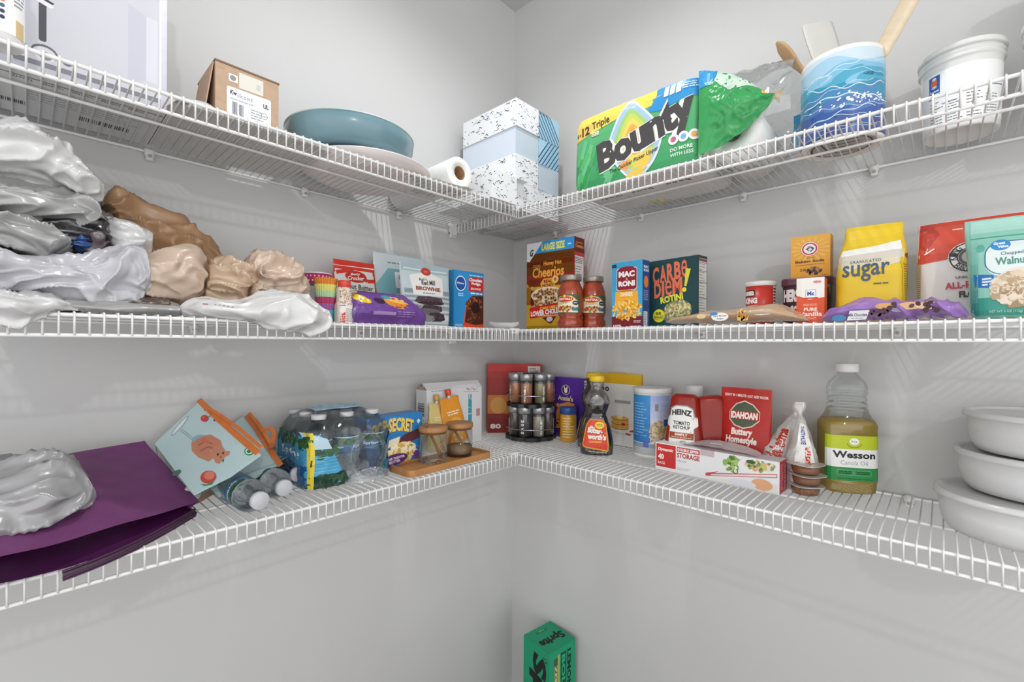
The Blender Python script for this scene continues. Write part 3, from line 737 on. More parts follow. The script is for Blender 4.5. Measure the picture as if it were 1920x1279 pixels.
for k, c in enumerate(rows[:-1]):
    y0 = .004+k*.0158
    pts = [(-HW+2*HW*i/60, min(max(y0+wav(-HW+2*HW*i/60, k)*(1 if k else 0), .003), hC-.004)) for i in range(61)]
    a.poly(pts+[(HW, hC-.009+.003*sin(3)), (-HW, hC-.009)], c)
for k in range(30):
    x, y = r.uniform(-HW+.02, HW-.02), r.uniform(.01, .135); a.ell(x, y, r.uniform(.012, .03), r.uniform(.004, .009), rows[min(max(int(y/.0158)+r.choice((-1, 0, 1)), 0), 8)], r.uniform(.0, .4), 18, 12+k % 6)
a.n = 20
for k, (y, amp, wd) in enumerate(((.128, .009, .0022), (.116, .006, .0014), (.098, .010, .0026), (.091, .008, .0014), (.070, .006, .0034), (.060, .007, .0012), (.044, .008, .0022), (.034, .005, .0012), (.022, .004, .0010), (.013, .003, .0012))):
    pts = [(-HW+2*HW*i/70, y+amp*sin(-HW*26+52*HW*i/70+k*2.1)+amp*.35*sin(i*.6+k)) for i in range(71)]
    a.line(pts[(k*9) % 20:70-(k*7) % 22], wd*.6, '#d6e7ee')
for k in range(70): a.ell(r.gauss(.0, .03)+.03, r.gauss(.066, .005), r.uniform(.001, .004), r.uniform(.0008, .002), '#edf3f5', r.uniform(0, 1), 8, 32+k % 4)
a.n = 40
b.art(a, lambda u, v, o: ((R0+o)*cos(u/R0+pi+.17), (R0+o)*sin(u/R0+pi+.17), v), .0045, rough=.2, smooth=True)
un = Art()
un.ell(0, 0, .052, .052, '#b9b7b4')
for k in range(5): un.line([(-.035+k*.016, -.030), (-.030+k*.016, .012), (-.024+k*.016, .012)], .0034, '#1e1e22')
un.ring(0, 0, .050, .003, '#24242a'); un.line([(-.04, .02), (.035, .028)], .003, '#26262a')
b.art(un, lambda u, v, o: (-u, v, .0038-o) if abs(u)+abs(v) < 9 else None, rough=.4); b.obj('crock_body', t)
wd1 = mottled('pale_wood', '#c9a57c', '#b58e64', .55, 14, .7, stretch=(1, 1, 6))
wd2 = mottled('light_beech', '#e8d8c0', '#d6c09e', .5, 14, .7, stretch=(1, 1, 6))
SPT = -.45
def stick(name, label, P0, P1, prof, mat, flat=.35, cat='utensil', turn=0, parent=None):
    """utensil between two world points; prof rows (t, half width) ; flat = thickness / width at the head"""
    P0, P1 = V(P0), V(P1); d = (P1-P0); L = d.length; q = d.to_track_quat('Z', 'Y').to_matrix().to_4x4() @ Matrix.Rotation(turn, 4, 'Z')
    rows_ = [(tt*L, 2*w_, 2*w_*f_, 0, 0, 2.6) for tt, w_, f_ in prof]
    b = B(); Loft(rows_, smooth=True, n=20, m=50).mesh(b, mat); o = b.obj(name, None); o.matrix_world = Matrix.Translation(P0) @ q; return tag(o, label, cat)
zb = zT+.012
stick('wooden_spoon', 'wooden spoon leaning out of the left side of the ocean crock', (-.150, -1.055, zb), RP(1456, 80, .175), [(0, .005, .8), (.55, .0045, .8), (.70, .0075, .5), (.85, .017, .25), (.95, .014, .25), (1, .004, .4)], wd1, turn=.4)
stick('spatula', 'pale grey silicone spatula standing up in the ocean crock', (-.170, -1.040, zb), RP(1531, 44, .120), [(0, .005, .8), (.50, .0045, .8), (.56, .008, .5), (.60, .027, .12), (.80, .032, .09), (.985, .032, .09), (1, .029, .08)], mottled('grey_silicone', '#cfcfc9', '#c8c8c2', .5, 20), turn=.15+SPT)
stick('wooden_turner', 'slotted light wood turner with a dark edge rising at the right of the crock', (-.140, -1.000, zb), RP(1722, -30, .175), [(0, .005, .8), (.45, .006, .8), (.56, .008, .6), (.60, .018, .3), (.95, .020, .25), (1, .019, .2)], wd2, turn=1.2)
stick('wooden_handle', 'short wooden handle end just above the back of the crock rim', (-.135, -1.030, zb), (-.118, -1.010, zb+.187), [(0, .006, 1), (.9, .006, 1), (1, .005, 1)], wd1)  # bare wooden utensil handle without a head

# plastic tubs
tubm = mottled('white_tub_plastic', '#efefec', '#e9e9e6', .35, 12, .6, spec=.5, trans=.08)
def tub(x, y, s, label, face):
    t = thing('plastic_tub', label, 'tub', (x, y, zT))
    rad = lambda v: (.0525+.0045*min(max(v/.13, 0), 1))*s
    b = B(); b.lathe([(0, .002), (.046*s, .002), (.049*s, 0), (.0525*s, .0005)]+[(rad(z_)+0, z_) for z_ in (.004, .03, .06, .09, .118)]+[(.0575*s, .120), (.0605*s, .1215), (.0605*s, .1235), (.0578*s, .125), (.0578*s, .129), (.060*s, .1305), (.060*s, .1325), (.058*s, .134), (.058*s, .138)], tubm, 64)
    a = Art(); a.rect(-.085, .010, .085, .108, '#f7f7f7'); a.rect(-.040, .072, -.021, .104, '#2f66b4')
    a.ell(-.0305, .0915, .0055, .0075, '#e9704a'); a.ell(-.0305, .099, .0040, .0026, '#f0f0f0'); a.ell(-.0305, .0845, .0048, .0022, '#e8eef6')
    a.text('Sealant', -.0385, .075, -.0225, .0795, '#f4f6fa', .03); a.rect(-.040, .068, -.021, .0705, '#2f66b4')
    a.line([(-.040, .065), (.0, .063), (.045, .065), (.075, .068)], .0016, '#2f5fae')
    for q in range(4): a.small(-.038+q*.026, .014, -.016+q*.026, .058-(q % 2)*.006, 8, '#77797d', 5+q, .32, .5)
    a.text('Interior', -.018, .048, .004, .051, '#5a6a80', .02)
    b.art(a, lambda u, v, o: ((rad(v)+o)*cos(u/rad(v)+face), (rad(v)+o)*sin(u/rad(v)+face), v), .006, .03); b.obj('tub_body', t)
    b = B(); b.lathe([(.0605*s, .138), (.0618*s, .139), (.0618*s, .146), (.0605*s, .1475), (.056*s, .1475), (.055*s, .1455), (0, .1455)], tubm, 64); b.obj('tub_lid', t)
    return t
tub(-.073, -1.190, .97, 'white lidded tub with a small blue square logo, fully in view', pi-.15)
tub(-.100, -1.322, .97, 'white lidded tub with a blue logo cut by the photo edge', pi+.1)
a = Art(); a.small(-.04, .01, .05, .10, 13, '#85878c', 21, .38, .2)
b = carton(.10, .07, .105, mottled('white_pouch', '#eeeeee', None, .5, 12), {'front': a, 'left': a}, ch=.004)
tag(b.obj('white_carton', None, (-.088, -1.330, zT+.1492), -pi/2), 'white carton of small print standing on the tub at the edge', 'box')
# ------------------------------------------------------------------ middle shelf, left wall
zM = ZM+DK
bagw = film('white_bag_film', '#f8f8f8', .97, .4, 40, .8, gloss=.03)
bagg = film('grey_bag_film', '#b2b2b1', .95, .28, 50, .9, gloss=.12)
bagl = film('pale_grey_bag_film', '#d6d6dc', .95, .28, 50, .9, gloss=.08)
bagt = film('tan_bag_film', '#dcbfa2', .9, .3, 60, 1.0, gloss=.08)
bagt2 = film('light_tan_bag_film', '#e8cfba', .88, .3, 60, 1.0, gloss=.08)
bagb = film('brown_bag_film', '#b08a66', .95, .35, 40, .9, gloss=.05)
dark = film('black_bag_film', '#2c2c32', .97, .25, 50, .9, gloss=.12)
blue = film('blue_bag_film', '#2f5fa8', .95, .3, 50, .9, gloss=.1)
mauve = film('mauve_bag_film', '#9c8d90', .9, .3, 50, .9, gloss=.1)
G = 'plastic grocery bags heaped on the middle shelf'
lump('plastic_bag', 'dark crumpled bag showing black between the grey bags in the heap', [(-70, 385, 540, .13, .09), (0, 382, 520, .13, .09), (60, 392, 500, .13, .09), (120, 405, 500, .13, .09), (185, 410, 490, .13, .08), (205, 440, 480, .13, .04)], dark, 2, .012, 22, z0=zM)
lump('plastic_bag', 'brown shopping bag sloping down behind the pale bags against the wall', [(186, 392, 420, .09, .03), (215, 374, 440, .09, .06), (262, 392, 540, .09, .07), (330, 412, 560, .09, .07), (372, 448, 570, .10, .07), (402, 478, 560, .11, .06), (416, 500, 540, .11, .03)], bagb, 5, .016, 30, z0=zM)
lump('plastic_bag', 'big bright white bag on top of the heap at the left end', [(-80, 262, 375, .14, .10), (-30, 248, 368, .14, .10), (30, 238, 358, .14, .10), (62, 250, 362, .14, .10), (105, 284, 368, .14, .09), (150, 312, 385, .14, .08), (182, 345, 396, .14, .06), (196, 372, 390, .14, .03)], bagw, 3, .016, 24)
lump('plastic_bag', 'thin white bag peeking over the brown one near the wall', [(185, 362, 392, .06, .03), (215, 358, 385, .06, .03), (250, 360, 378, .06, .02)], bagw, 8, .006, 30)
lump('plastic_bag', 'smooth grey bag directly under the bright white one', [(-80, 352, 425, .17, .09), (0, 350, 424, .17, .09), (60, 357, 436, .17, .09), (125, 374, 442, .17, .08), (175, 396, 430, .17, .07), (210, 420, 442, .16, .04)], bagg, 13, .018, 26)
lump('plastic_bag', 'crinkled silver-grey bag at the left end with a straight hem', [(-80, 392, 478, .19, .08), (0, 396, 470, .19, .08), (55, 408, 482, .19, .08), (105, 434, 488, .19, .07), (140, 446, 472, .19, .04)], bagg, 21, .015, 28)
lump('plastic_bag', 'small bright blue bag tucked in the dark middle of the heap', [(128, 428, 462, .19, .02), (150, 420, 476, .19, .03), (172, 424, 474, .19, .02)], blue, 4, .008, 40)
lump('plastic_bag', 'mauve-grey bag corner right of the blue one', [(150, 418, 470, .16, .04), (185, 408, 484, .16, .05), (216, 424, 470, .16, .03)], mauve, 14, .012, 34)
lump('plastic_bag', 'milky white bag in front of the brown one', [(178, 398, 470, .14, .05), (212, 408, 480, .15, .06), (250, 422, 490, .15, .06), (282, 450, 490, .15, .04)], bagw, 9, .012, 28)
lump('plastic_bag', 'long pale grey bag draped over the front of the heap', [(-80, 462, 560, .22, .06), (0, 466, 552, .22, .06), (60, 476, 562, .22, .06), (130, 486, 572, .22, .06), (195, 474, 578, .21, .06), (240, 462, 578, .20, .06), (282, 476, 560, .20, .04)], bagl, 7, .018, 28, z0=zM)
lump('plastic_bag', 'pale tan bag in the middle of the heap', [(238, 510, 545, .19, .03), (275, 482, 566, .18, .06), (318, 464, 566, .17, .07), (360, 464, 562, .17, .06), (388, 480, 545, .17, .04)], bagt2, 6, .016, 22, z0=zM)
lump('plastic_bag', 'tan bag with a loose handle strap between two other tan bags', [(378, 508, 560, .19, .03), (405, 492, 570, .19, .05), (440, 490, 570, .19, .06), (472, 505, 560, .19, .04)], bagt, 12, .016, 26, z0=zM)
lump('plastic_bag', 'crinkled tan bag bunched at the right end of the heap', [(452, 520, 560, .19, .03), (470, 488, 572, .18, .06), (505, 480, 575, .17, .07), (540, 494, 572, .17, .07), (562, 516, 565, .17, .05), (572, 535, 550, .17, .02)], bagt2, 16, .017, 30, z0=zM)
lump('plastic_bag', 'grey bag lying flat along the shelf under the heap', [(100, 562, 600, .20, .08), (180, 568, 600, .20, .08), (260, 566, 598, .20, .08), (340, 572, 600, .20, .06)], bagg, 17, .006, 24, z0=zM)
lump('plastic_bag', 'dark brown folds showing under the tan bags', [(225, 568, 588, .245, .015), (270, 560, 588, .245, .02), (320, 560, 580, .245, .015)], film('umber_fold_film', '#5c4a40', .95, .3, 50, .9), 18, .006, 40, z0=zM)  # dark brown crumpled strip below the tan bags
rp = Art()
for k in range(5): rp.line([(.16+k*.018, .075+.004*(k % 2)), (.168+k*.018, .085)], .006, '#b02a4a')
rp.ring(.12, .08, .012, .006, '#b02a4a', 12); rp.line([(.80, .07), (.83, .09), (.85, .07), (.87, .09), (.90, .07)], .005, '#c86a80')
lump('plastic_bag', 'white bag with small red print drooping over the shelf edge', [(333, 572, 584, .25, .03), (380, 562, 600, .265, .06), (440, 566, 612, .270, .06), (485, 553, 620, .275, .065), (520, 548, 628, .275, .065), (565, 556, 628, .275, .06), (596, 582, 620, .275, .045), (610, 600, 612, .27, .02)], bagw, 10, .009, 24, z0=zM, hang=True, arts=rp)
lump('plastic_bag', 'white bag at the left end hanging over the shelf edge', [(-80, 545, 618, .26, .06), (0, 546, 610, .265, .06), (40, 556, 614, .27, .06), (85, 556, 602, .265, .05), (125, 566, 596, .26, .04), (152, 582, 594, .25, .02)], bagw, 19, .011, 28, z0=zM, hang=True)

# clear tube with pink dotted band
x, w_ = SL(564, 617, 560, .10); R0 = w_/2*.93
t = thing('baking_cup_tube', 'clear tub with a pink polka dot rim beside the tan bags', 'tub', (x, -.10-R0*.4, zM)); zt = LP(590, 514, .12).z-zM
clr = film('clear_plastic', '#f4f6f6', .10, .12, 8, .1, gloss=.06)
B().lathe([(0, .001), (R0*.8, .001), (R0*.84, .004), (R0*.97, zt-.02), (R0*.97, zt-.018)], clr, 40).obj('tub_wall', t)
b = B(); b.lathe([(R0, zt-.022), (R0*1.02, zt-.021), (R0*1.02, zt), (R0, zt)], mottled('pink_paper', '#c2356f', '#b42e66', .5, 20), 48, close=True)
a = Art()
for i in range(22):
    for j in range(2): a.ell(-R0*3+i*R0*.28+j*R0*.14, zt-.016+j*.010, .0017, .0017, '#f5e6ee', n=10)
b.art(a, cyl(R0*1.02), .01); b.obj('dotted_rim', t)
B().lathe([(R0*1.02, zt), (R0*1.03, zt+.001), (R0*1.0, zt+.003), (0, zt+.003)], mottled('pale_lid', '#efe6ea', None, .4, 20), 40).obj('lid', t)
# cupcake liners
x, w_ = SL(585, 630, 560, .17); zt = LP(600, 524, .17).z-zM; R0 = w_/2*.9; base = (x, -.17-R0*.3, zM)
cols = ['#3fa6b4', '#4fb4bc', '#a766a8', '#c2416f', '#b9dfb0', '#e6e07a', '#e08a2e']; hh = zt/7
for k, c in enumerate(cols):
    m = mottled('liner_%d' % k, c, None, .6, 30); z0_, z1_ = hh*k, hh*(k+1)+(.0 if k < 6 else 0); r0 = R0*(.72+.045*k)
    b = B(); b.lathe([(r0*.86, z0_+.001), (r0, z1_+.002)], m, 88, ribs=lambda a, z: 1+.045*sin(a*26), smooth=False); b.lathe([(0, z0_+.001), (r0*.86, z0_+.0012)], m, 30)
    tag(b.obj('cupcake_liner', None, base), {0: 'teal cupcake liner at the very bottom of the nested stack', 1: 'light teal cupcake liner, second from the bottom of the stack', 2: 'purple cupcake liner below the crimson one', 3: 'crimson cupcake liner in the nested stack', 4: 'mint green cupcake liner in the nested stack', 5: 'yellow cupcake liner under the orange one', 6: 'orange cupcake liner on top of the nested stack'}[k], 'cupcake liner', 'nested cupcake liners')
# sprinkles
x, w_ = SL(625, 659, 560, .20); zt = LP(642, 527, .20).z-zM; w_ *= .92
t = thing('sprinkle_bottle', 'small bottle of rainbow sprinkles with a red cap', 'bottle', (x, -.20-w_*.2, zM))
L = Loft([(0, w_*.92, w_*.7, 0, 0, 3), (.003, w_, w_*.78, 0, 0, 3), (zt*.42, w_, w_*.78, 0, 0, 3), (zt*.50, w_*.86, w_*.7, 0, 0, 2.6), (zt*.78, w_*.80, w_*.66, 0, 0, 2.2), (zt*.86, w_*.66, w_*.6, 0, 0, 2)], smooth=True)
b = B(); L.mesh(b, mottled('sprinkle_mix', '#e8e2da', '#dcd2c8', .4, 90)); a = Art()
a.pile(0, zt*.62, w_*.38, zt*.24, ('#2f5fa8', '#d9413c', '#f2f2ee', '#e9b53c', '#3f9c63', '#f4f2ee', '#e8843c'), 420, .0016, 3, .45, inside=lambda X, Y: False)
r = random.Random(3)
for k in range(260): a.ell(r.uniform(-w_*.36, w_*.36), r.uniform(zt*.44, zt*.83), .0017, .0006, r.choice(('#2f5fa8', '#d9413c', '#f2f2ee', '#e9b53c', '#3f9c63', '#f4f2ee', '#e8843c')), r.uniform(0, 3), 6, 2+k % 6)
a.n = 10; a.rect(-w_*.49, .002, w_*.49, zt*.40, '#ece7e2'); a.rect(-w_*.49, .002, -w_*.12, zt*.42, '#d8473a'); a.ell(-w_*.30, zt*.30, w_*.15, zt*.06, '#f4e8e4'); a.small(-w_*.08, .004, w_*.46, zt*.36, 7, '#9a8f8a', 3, .4); a.small(-w_*.46, .004, -w_*.15, zt*.2, 4, '#f0dcd6', 3, .4)
b.art(a, L.front, .005, lift=.0004, dl=.00004); b.obj('bottle_body', t)
B().lathe([(w_*.34, zt*.84), (w_*.36, zt*.85), (w_*.36, zt*.98), (w_*.33, zt), (0, zt)], mottled('red_cap', '#d9453c', None, .35, 30), 40, ribs=lambda a, z: 1+.012*sin(a*40)).obj('cap', t)

# cookie mix pouch
def place_pouch(name, label, px0, px1, ytop, ybot, d, art_fn, mat, t=.035, side='L', wt=1, lean=.0, z=None, seed=1, yaw=0, cat='pouch', tear=None, bw=None, gus=.3, top=.012, **kw):
    z = zM if z is None else z
    c, w_ = (SL if side == 'L' else SR)(px0, px1, ybot, d); pt = (LP if side == 'L' else RP)((px0+px1)/2, ytop, d); h = pt.z-z
    b, L = pouch(w_, h, t, w_*wt, art_fn(w_, h), mat, seed=seed, bw=bw and w_*bw, gus=gus, top=top, **kw)
    o = b.obj(name, None, (c, -d+t/2, z) if side == 'L' else (-d+t/2, c, z), rot=(lean, 0, yaw+(0 if side == 'L' else -pi/2)))
    return tag(o, label, cat)
def cookie_mix(w, h):
    a = Art(); W = w/2-.001; a.rect(-W, .004, W, h-.001, '#d8dcd6'); a.rect(-W, .004, -W+.006, h, '#cf3a2c'); a.rect(W-.010, .004, W, h, '#cf3a2c')
    a.rect(-W, h*.80, W, h-.001, '#cf3527'); a.rect(-W+.006, h*.905, W-.004, h*.925, '#f0e4e0'); a.rect(-W+.008, h*.80, W-.012, h*.855, '#d8dcd6')
    a.line([(-W+.01, h*.80), (-W*.3, h*.845), (W*.1, h*.80), (W*.5, h*.70), (W-.004, h*.72)], .010, '#cf3527')
    a.ell(.0, h*.755, w*.235, h*.095, '#cf3527'); a.ell(.0, h*.755, w*.215, h*.080, '#b92a22')
    a.text('Betty', -w*.12, h*.765, w*.10, h*.815, '#f4ece8', .02, .3, .1); a.text('Crocker', -w*.19, h*.70, w*.18, h*.765, '#f4ece8', .02, .3, .06)
    a.text('Peanut Butter', -w*.38, h*.555, w*.36, h*.635, '#5a4740', .02, 0, -.03); a.small(-w*.1, h*.53, w*.30, h*.55, 1, '#8a7a70', 2, .6)
    a.ell(-w*.02, h*.34, w*.32, h*.17, '#c98f4e')
    for k in range(8): a.line([(-w*.27+k*w*.07, h*.24+abs(k-3)*h*.01), (-w*.20+k*w*.07, h*.47-abs(k-3)*h*.012)], .0035, ('#7a4f2a', '#e8b878')[k % 2])
    a.ell(-w*.22, h*.30, w*.11, h*.10, '#d9a25c', .3); return a
place_pouch('cookie_mix_pouch', 'red and grey peanut butter cookie mix pouch', 630, 716, 487, 600, .10, cookie_mix, mottled('red_pouch', '#c93a2c', None, .4, 20), wt=.9, lean=-.08, seed=2)
# back pouch, pale blue
def butter_mix(w, h):
    a = Art(); W = w/2-.001; a.rect(-W, .004, W, h-.001, '#7fb3bd'); a.rect(-W, h*.80, W, h-.001, '#cdd8dc'); a.poly([(-W, h*.80), (-W*.5, h*.80), (-W, h*.55)], '#cdd8dc'); a.small(-W*.5, h*.86, W*.1, h*.90, 1, '#7f8f98', 4, .5)
    a.poly(rrect(-W*.28, h*.54, W*.9, h*.76, .004), '#eef0ee'); a.text("Bob's", -W*.15, h*.66, W*.30, h*.73, '#3a3a3c', .03, .2); a.text('Red Mill', W*.0, h*.57, W*.8, h*.64, '#3a3a3c', .03, .2)
    a.ell(W*.45, h*.84, w*.13, h*.07, '#c8483e'); a.text('BUTTER', -W*.28, h*.37, W*.86, h*.46, '#f4f6f4', .06); a.rect(-W*.25, h*.31, W*.8, h*.325, '#cfe4e6')
    a.ell(W*.1, h*.14, w*.30, h*.12, '#dfe9ea'); a.ell(W*.1, h*.12, w*.26, h*.09, '#b98c58'); a.ell(-W*.55, h*.2, w*.1, h*.06, '#30a8b0'); return a
place_pouch('baking_mix_pouch', 'pale blue baking mix pouch standing behind the brownie mix', 706, 806, 477, 603, .075, butter_mix, mottled('pale_blue_pouch', '#8fb9c2', None, .4, 20), wt=.98, lean=-.03, seed=5)
def brownie_mix(w, h):
    a = Art(); W = w/2-.001; a.rect(-W, .004, W, h-.001, '#c6d3d8'); a.grad(-W+.003, .02, W-.003, h*.6, '#e6e8ec', '#b9c9d2', 6)
    a.rect(-W, h*.86, W, h-.001, '#a9bfc6'); a.rect(-W+.006, h*.895, W-.006, h*.92, '#d8e4e8')
    a.poly([(-W*.62, h*.50), (W*.62, h*.50), (W*.70, h*.80), (0, h*.885), (-W*.72, h*.80)], '#f0efec')
    a.text("Bob's", -W*.35, h*.735, -W*.02, h*.775, '#2c2c2e', .03, .2, .05); a.text('Red Mill', -W*.28, h*.665, W*.34, h*.745, '#2c2c2e', .03, .25, .06)
    a.ell(0, h*.885, w*.105, h*.063, '#c4463a'); a.small(-.006, h*.87, .006, h*.90, 3, '#f0b0a0', 3, .4); a.text('BROWNIE', -W*.52, h*.575, W*.52, h*.64, '#9c5448', .05); a.small(-W*.25, h*.52, W*.25, h*.55, 1, '#7d7d80', 4, .5, 0)
    for k, (x0, x1, y0, y1, c) in enumerate(((-.30, .30, .38, .49, '#54434a'), (-.26, .34, .36, .42, '#3b3036'), (-.20, .28, .24, .36, '#4b3b42'), (-.30, .24, .16, .30, '#6d6a70'), (-.08, .34, .10, .24, '#40333a'), (-.28, .1, .09, .20, '#8b8a90'))):
        r = random.Random(k); a.poly([(w*x0, h*(y0+.02)), (w*(x0+.08), h*(y1-.01)), (w*(x0+x1)/2, h*y1), (w*(x1-.03), h*(y1-.02)), (w*x1, h*(y0+.03)), (w*(x1-.1), h*y0), (w*(x0+.12), h*(y0-.005))], c)
    r = random.Random(9)
    for k in range(90): a.ell(r.uniform(-w*.27, w*.28), r.uniform(h*.12, h*.48), .0016, .0009, r.choice(('#8a6a66', '#2e252a', '#a58a88', '#5b4a50')), 0, 6, 20+k % 5)
    a.n = 30; a.rect(-W, .004, W, h*.045, '#e8eaec'); a.rect(-W, h*.045, W, h*.052, '#4a4a52'); return a
place_pouch('brownie_mix_pouch', 'pale brownie mix pouch with a red round seal in front of the blue pouch', 760, 849, 494, 609, .165, brownie_mix, mottled('silver_pouch', '#c3d0d4', None, .35, 20), wt=1.04, lean=-.04, seed=7, bw=.94)
# brownie carton
x, w_ = SL(852, 906, 560, .155); h = LP(852, 505, .155).z-zM
a = Art(); W = w_/2; a.rect(-W, 0, W, h, '#2c8cc8'); a.ell(-w_*.28, h*.78, w_*.17, h*.13, '#e8eef4'); a.ell(-w_*.28, h*.78, w_*.15, h*.115, '#1f4f9c'); a.text('Pillsbury', -w_*.40, h*.76, -w_*.16, h*.80, '#f2f4f8', .02, .1)
a.rect(-w_*.02, h*.66, W*.97, h*.91, '#c42a2c'); a.text('Chocolate', .0, h*.835, W*.88, h*.895, '#f4f0ee', .05); a.text('Fudge', w_*.08, h*.765, W*.78, h*.825, '#f4f0ee', .05); a.text('BROWNIE', w_*.06, h*.69, W*.80, h*.73, '#f4e0dc', .03)
a.small(w_*.0, h*.925, W*.9, h*.955, 1, '#cfe6f4', 3, .6, 0); a.small(w_*.05, h*.61, W*.9, h*.65, 1, '#e6f0f6', 3, .6, 0); a.small(-w_*.36, h*.56, -w_*.2, h*.62, 2, '#cfe4f2', 3, .5, 0)
a.poly([(-w_*.2, 0), (W, 0), (W, h*.35), (-w_*.12, h*.40)], '#d9492e')
a.poly([(-w_*.14, h*.12), (-w_*.10, h*.30), (-w_*.02, h*.52), (w_*.1, h*.585), (W*.98, h*.60), (W*.98, h*.10), (w_*.2, h*.08)], '#4a2418')
a.pile(w_*.16, h*.42, w_*.27, h*.15, ('#8a4a30', '#5b2c1c', '#a0603c', '#3b1a12', '#6e3a26'), 90, .0045, 2, .5, inside=lambda X, Y: X < W*.93); a.pile(w_*.14, h*.2, w_*.25, h*.08, ('#6b3826', '#42201a', '#7d4830'), 50, .004, 3, .5, inside=lambda X, Y: X < W*.93)
a.ell(w_*.22, h*.38, w_*.15, h*.10, '#2a120c'); a.rect(-W, 0, W, h*.035, '#1f6fb0'); a.small(-w_*.45, h*.05, -w_*.22, h*.09, 2, '#cfe4f2', 3, .5, 0)
b = carton(w_, .032, h, mottled('blue_carton', '#2a86c0', None, .4, 30), {'front': a}); tag(b.obj('brownie_mix_carton', None, (x, -.139, zM), -.04), 'blue carton of chocolate fudge brownie mix at the right end of the left shelf', 'box')
# purple snack bag lying down
def snack(w, h):
    a = Art(); W = w/2-.004; a.rect(-W, .003, W, h-.003, '#6b4390'); a.ell(w*.10, h*.70, w*.17, h*.19, '#e0912f', -.1); a.ell(w*.12, h*.78, w*.14, h*.10, '#ecb65a', -.1); a.ell(w*.08, h*.62, w*.12, h*.08, '#d8842a', -.1)
    a.ell(-w*.36, h*.76, w*.09, h*.12, '#e6c52e', -.2); a.ell(-w*.30, h*.70, w*.05, h*.08, '#d8b42a'); a.rect(-w*.28, h*.30, w*.02, h*.40, '#a98cc0'); a.small(w*.05, h*.25, w*.34, h*.45, 3, '#9a7bb4', 3, .5); a.ell(-w*.14, h*.72, w*.07, h*.09, '#3a2048'); a.ell(w*.0, h*.86, w*.06, h*.06, '#34a0b4'); return a
c, w_ = SL(655, 802, 590, .225); h_ = .085
rows_ = [(0, w_*.96, .004, 0, -.006, 3), (.010, w_*.98, .016, 0, -.003, 2.4), (.030, w_, .046, 0, .0, 2.1), (.050, w_*.86, .044, -.006, .004, 2.1), (.066, w_*.72, .026, -.012, .008, 2.2), (.076, w_*.60, .004, -.014, .012, 3)]
L = Loft(rows_, smooth=True, wr=lambda P, n: n*(.006*fold(P, 16, 4)+.002*fold(P, 40, 2)), n=120, m=50); b = B(); L.mesh(b, mottled('purple_foil', '#64408a', '#583878', .22, 20, spec=.8)); b.art(snack(w_*.9, .076), L.front, .004, .005, rough=.25, lift=.0012, dl=.00006, smooth=True)
tag(b.obj('snack_bag', None, (c, -.215, zM)), 'shiny purple bag slumped in front of the cookie mix pouch', 'bag')
# white spoon rest in the corner
b = B()
def dish(u, v):
    x = (u-.5)*.085; k = max(1-(2*u-1)**2, 0); y = (v-.5)*.058*k**.8; z = .0016+.0155*(2*abs(v-.5))**2*k**.4+.0155*abs(2*u-1)**3; return V((x, y, z))
b.grid(dish, 40, 24, mottled('white_ceramic', '#e4e4e2', '#dadad8', .25, 20)); b.grid(lambda u, v: dish(u, v)+V((0, 0, -.0014)), 40, 24, ink('#dcdcda', .3))
tag(b.obj('spoon_rest', None, (-.318, -.262, zM), -.75), 'small white boat-shaped dish where the two middle shelves meet', 'dish')
# ------------------------------------------------------------------ middle shelf, right wall
# cereal
w, d, h = .186, .056, .287; a = Art(); W = w/2
a.grad(-W, 0, W, h, '#e0b428', '#7a1f16', 2); a.grad(-W, 0, W, h*.30, '#e3bd2a', '#d99a24', 5); a.grad(-W, h*.30, W, h*.58, '#cf6a1e', '#9c2c1a', 7); a.grad(-W, h*.58, W, h*.88, '#94261a', '#7a1717', 6); a.poly([(-W, h*.30), (-W*.3, h*.30), (-W, h*.55)], '#d88a24')
a.rect(-W, h*.875, W, h, '#3397d8'); a.poly([(-W, h*.80), (-W*.88, h*.79), (-W*.30, h), (-W, h)], '#e9e9ec'); a.text('G', -W*.86, h*.85, -W*.70, h*.93, '#2a2a2e', .05, .3)
a.text('LARGE SIZE', -W*.34, h*.895, W*.62, h*.975, '#e9e45c', .05); a.small(W*.75, h*.92, W*.92, h*.94, 1, '#e6f0f6', 2, .7)
a.text('Honey Nut', -W*.25, h*.715, W*.50, h*.775, '#e9a03a', .03); a.small(-W*.72, h*.715, -W*.28, h*.75, 2, '#d98a34', 2, .5); a.text('Cheerios', -W*.74, h*.60, W*.60, h*.715, '#efa53c', .03, .08)
a.poly(rot([(-W*.40, h*.53), (-W*.25, h*.585), (W*.15, h*.585), (W*.28, h*.53), (W*.15, h*.475), (-W*.30, h*.475)], 0), '#eda33a'); a.text('REAL', -W*.24, h*.535, W*.12, h*.57, '#6d2412', .04); a.text('HONEY', -W*.30, h*.49, W*.2, h*.525, '#6d2412', .04)
a.poly([(-W*.80, h*.46)]+arc(-W*.1, h*.34, W*.72, pi, 2*pi, 14, h*.17)+[(W*.62, h*.46)], '#5a1712'); a.ell(-W*.10, h*.405, W*.70, h*.085, '#e8dcc8'); a.poly([(-W*.72, h*.40), (-W*.64, h*.27), (-W*.2, h*.18), (W*.4, h*.2), (W*.56, h*.40)], '#8a4a2c')
a.ell(-W*.1, h*.37, W*.60, h*.10, '#e6d8c0')
r = random.Random(2)
for k in range(95):
    q, z = r.uniform(-.68, .50)*W, r.uniform(h*.27, h*.465); a.ell(q, z, .0062, .0052, r.choice(('#c89862', '#b9854e', '#d8ac78', '#8f5e36')), 0, 10, 60+k % 6); a.ell(q, z, .0024, .002, '#4a2414', 0, 7, 66.5+k % 6)
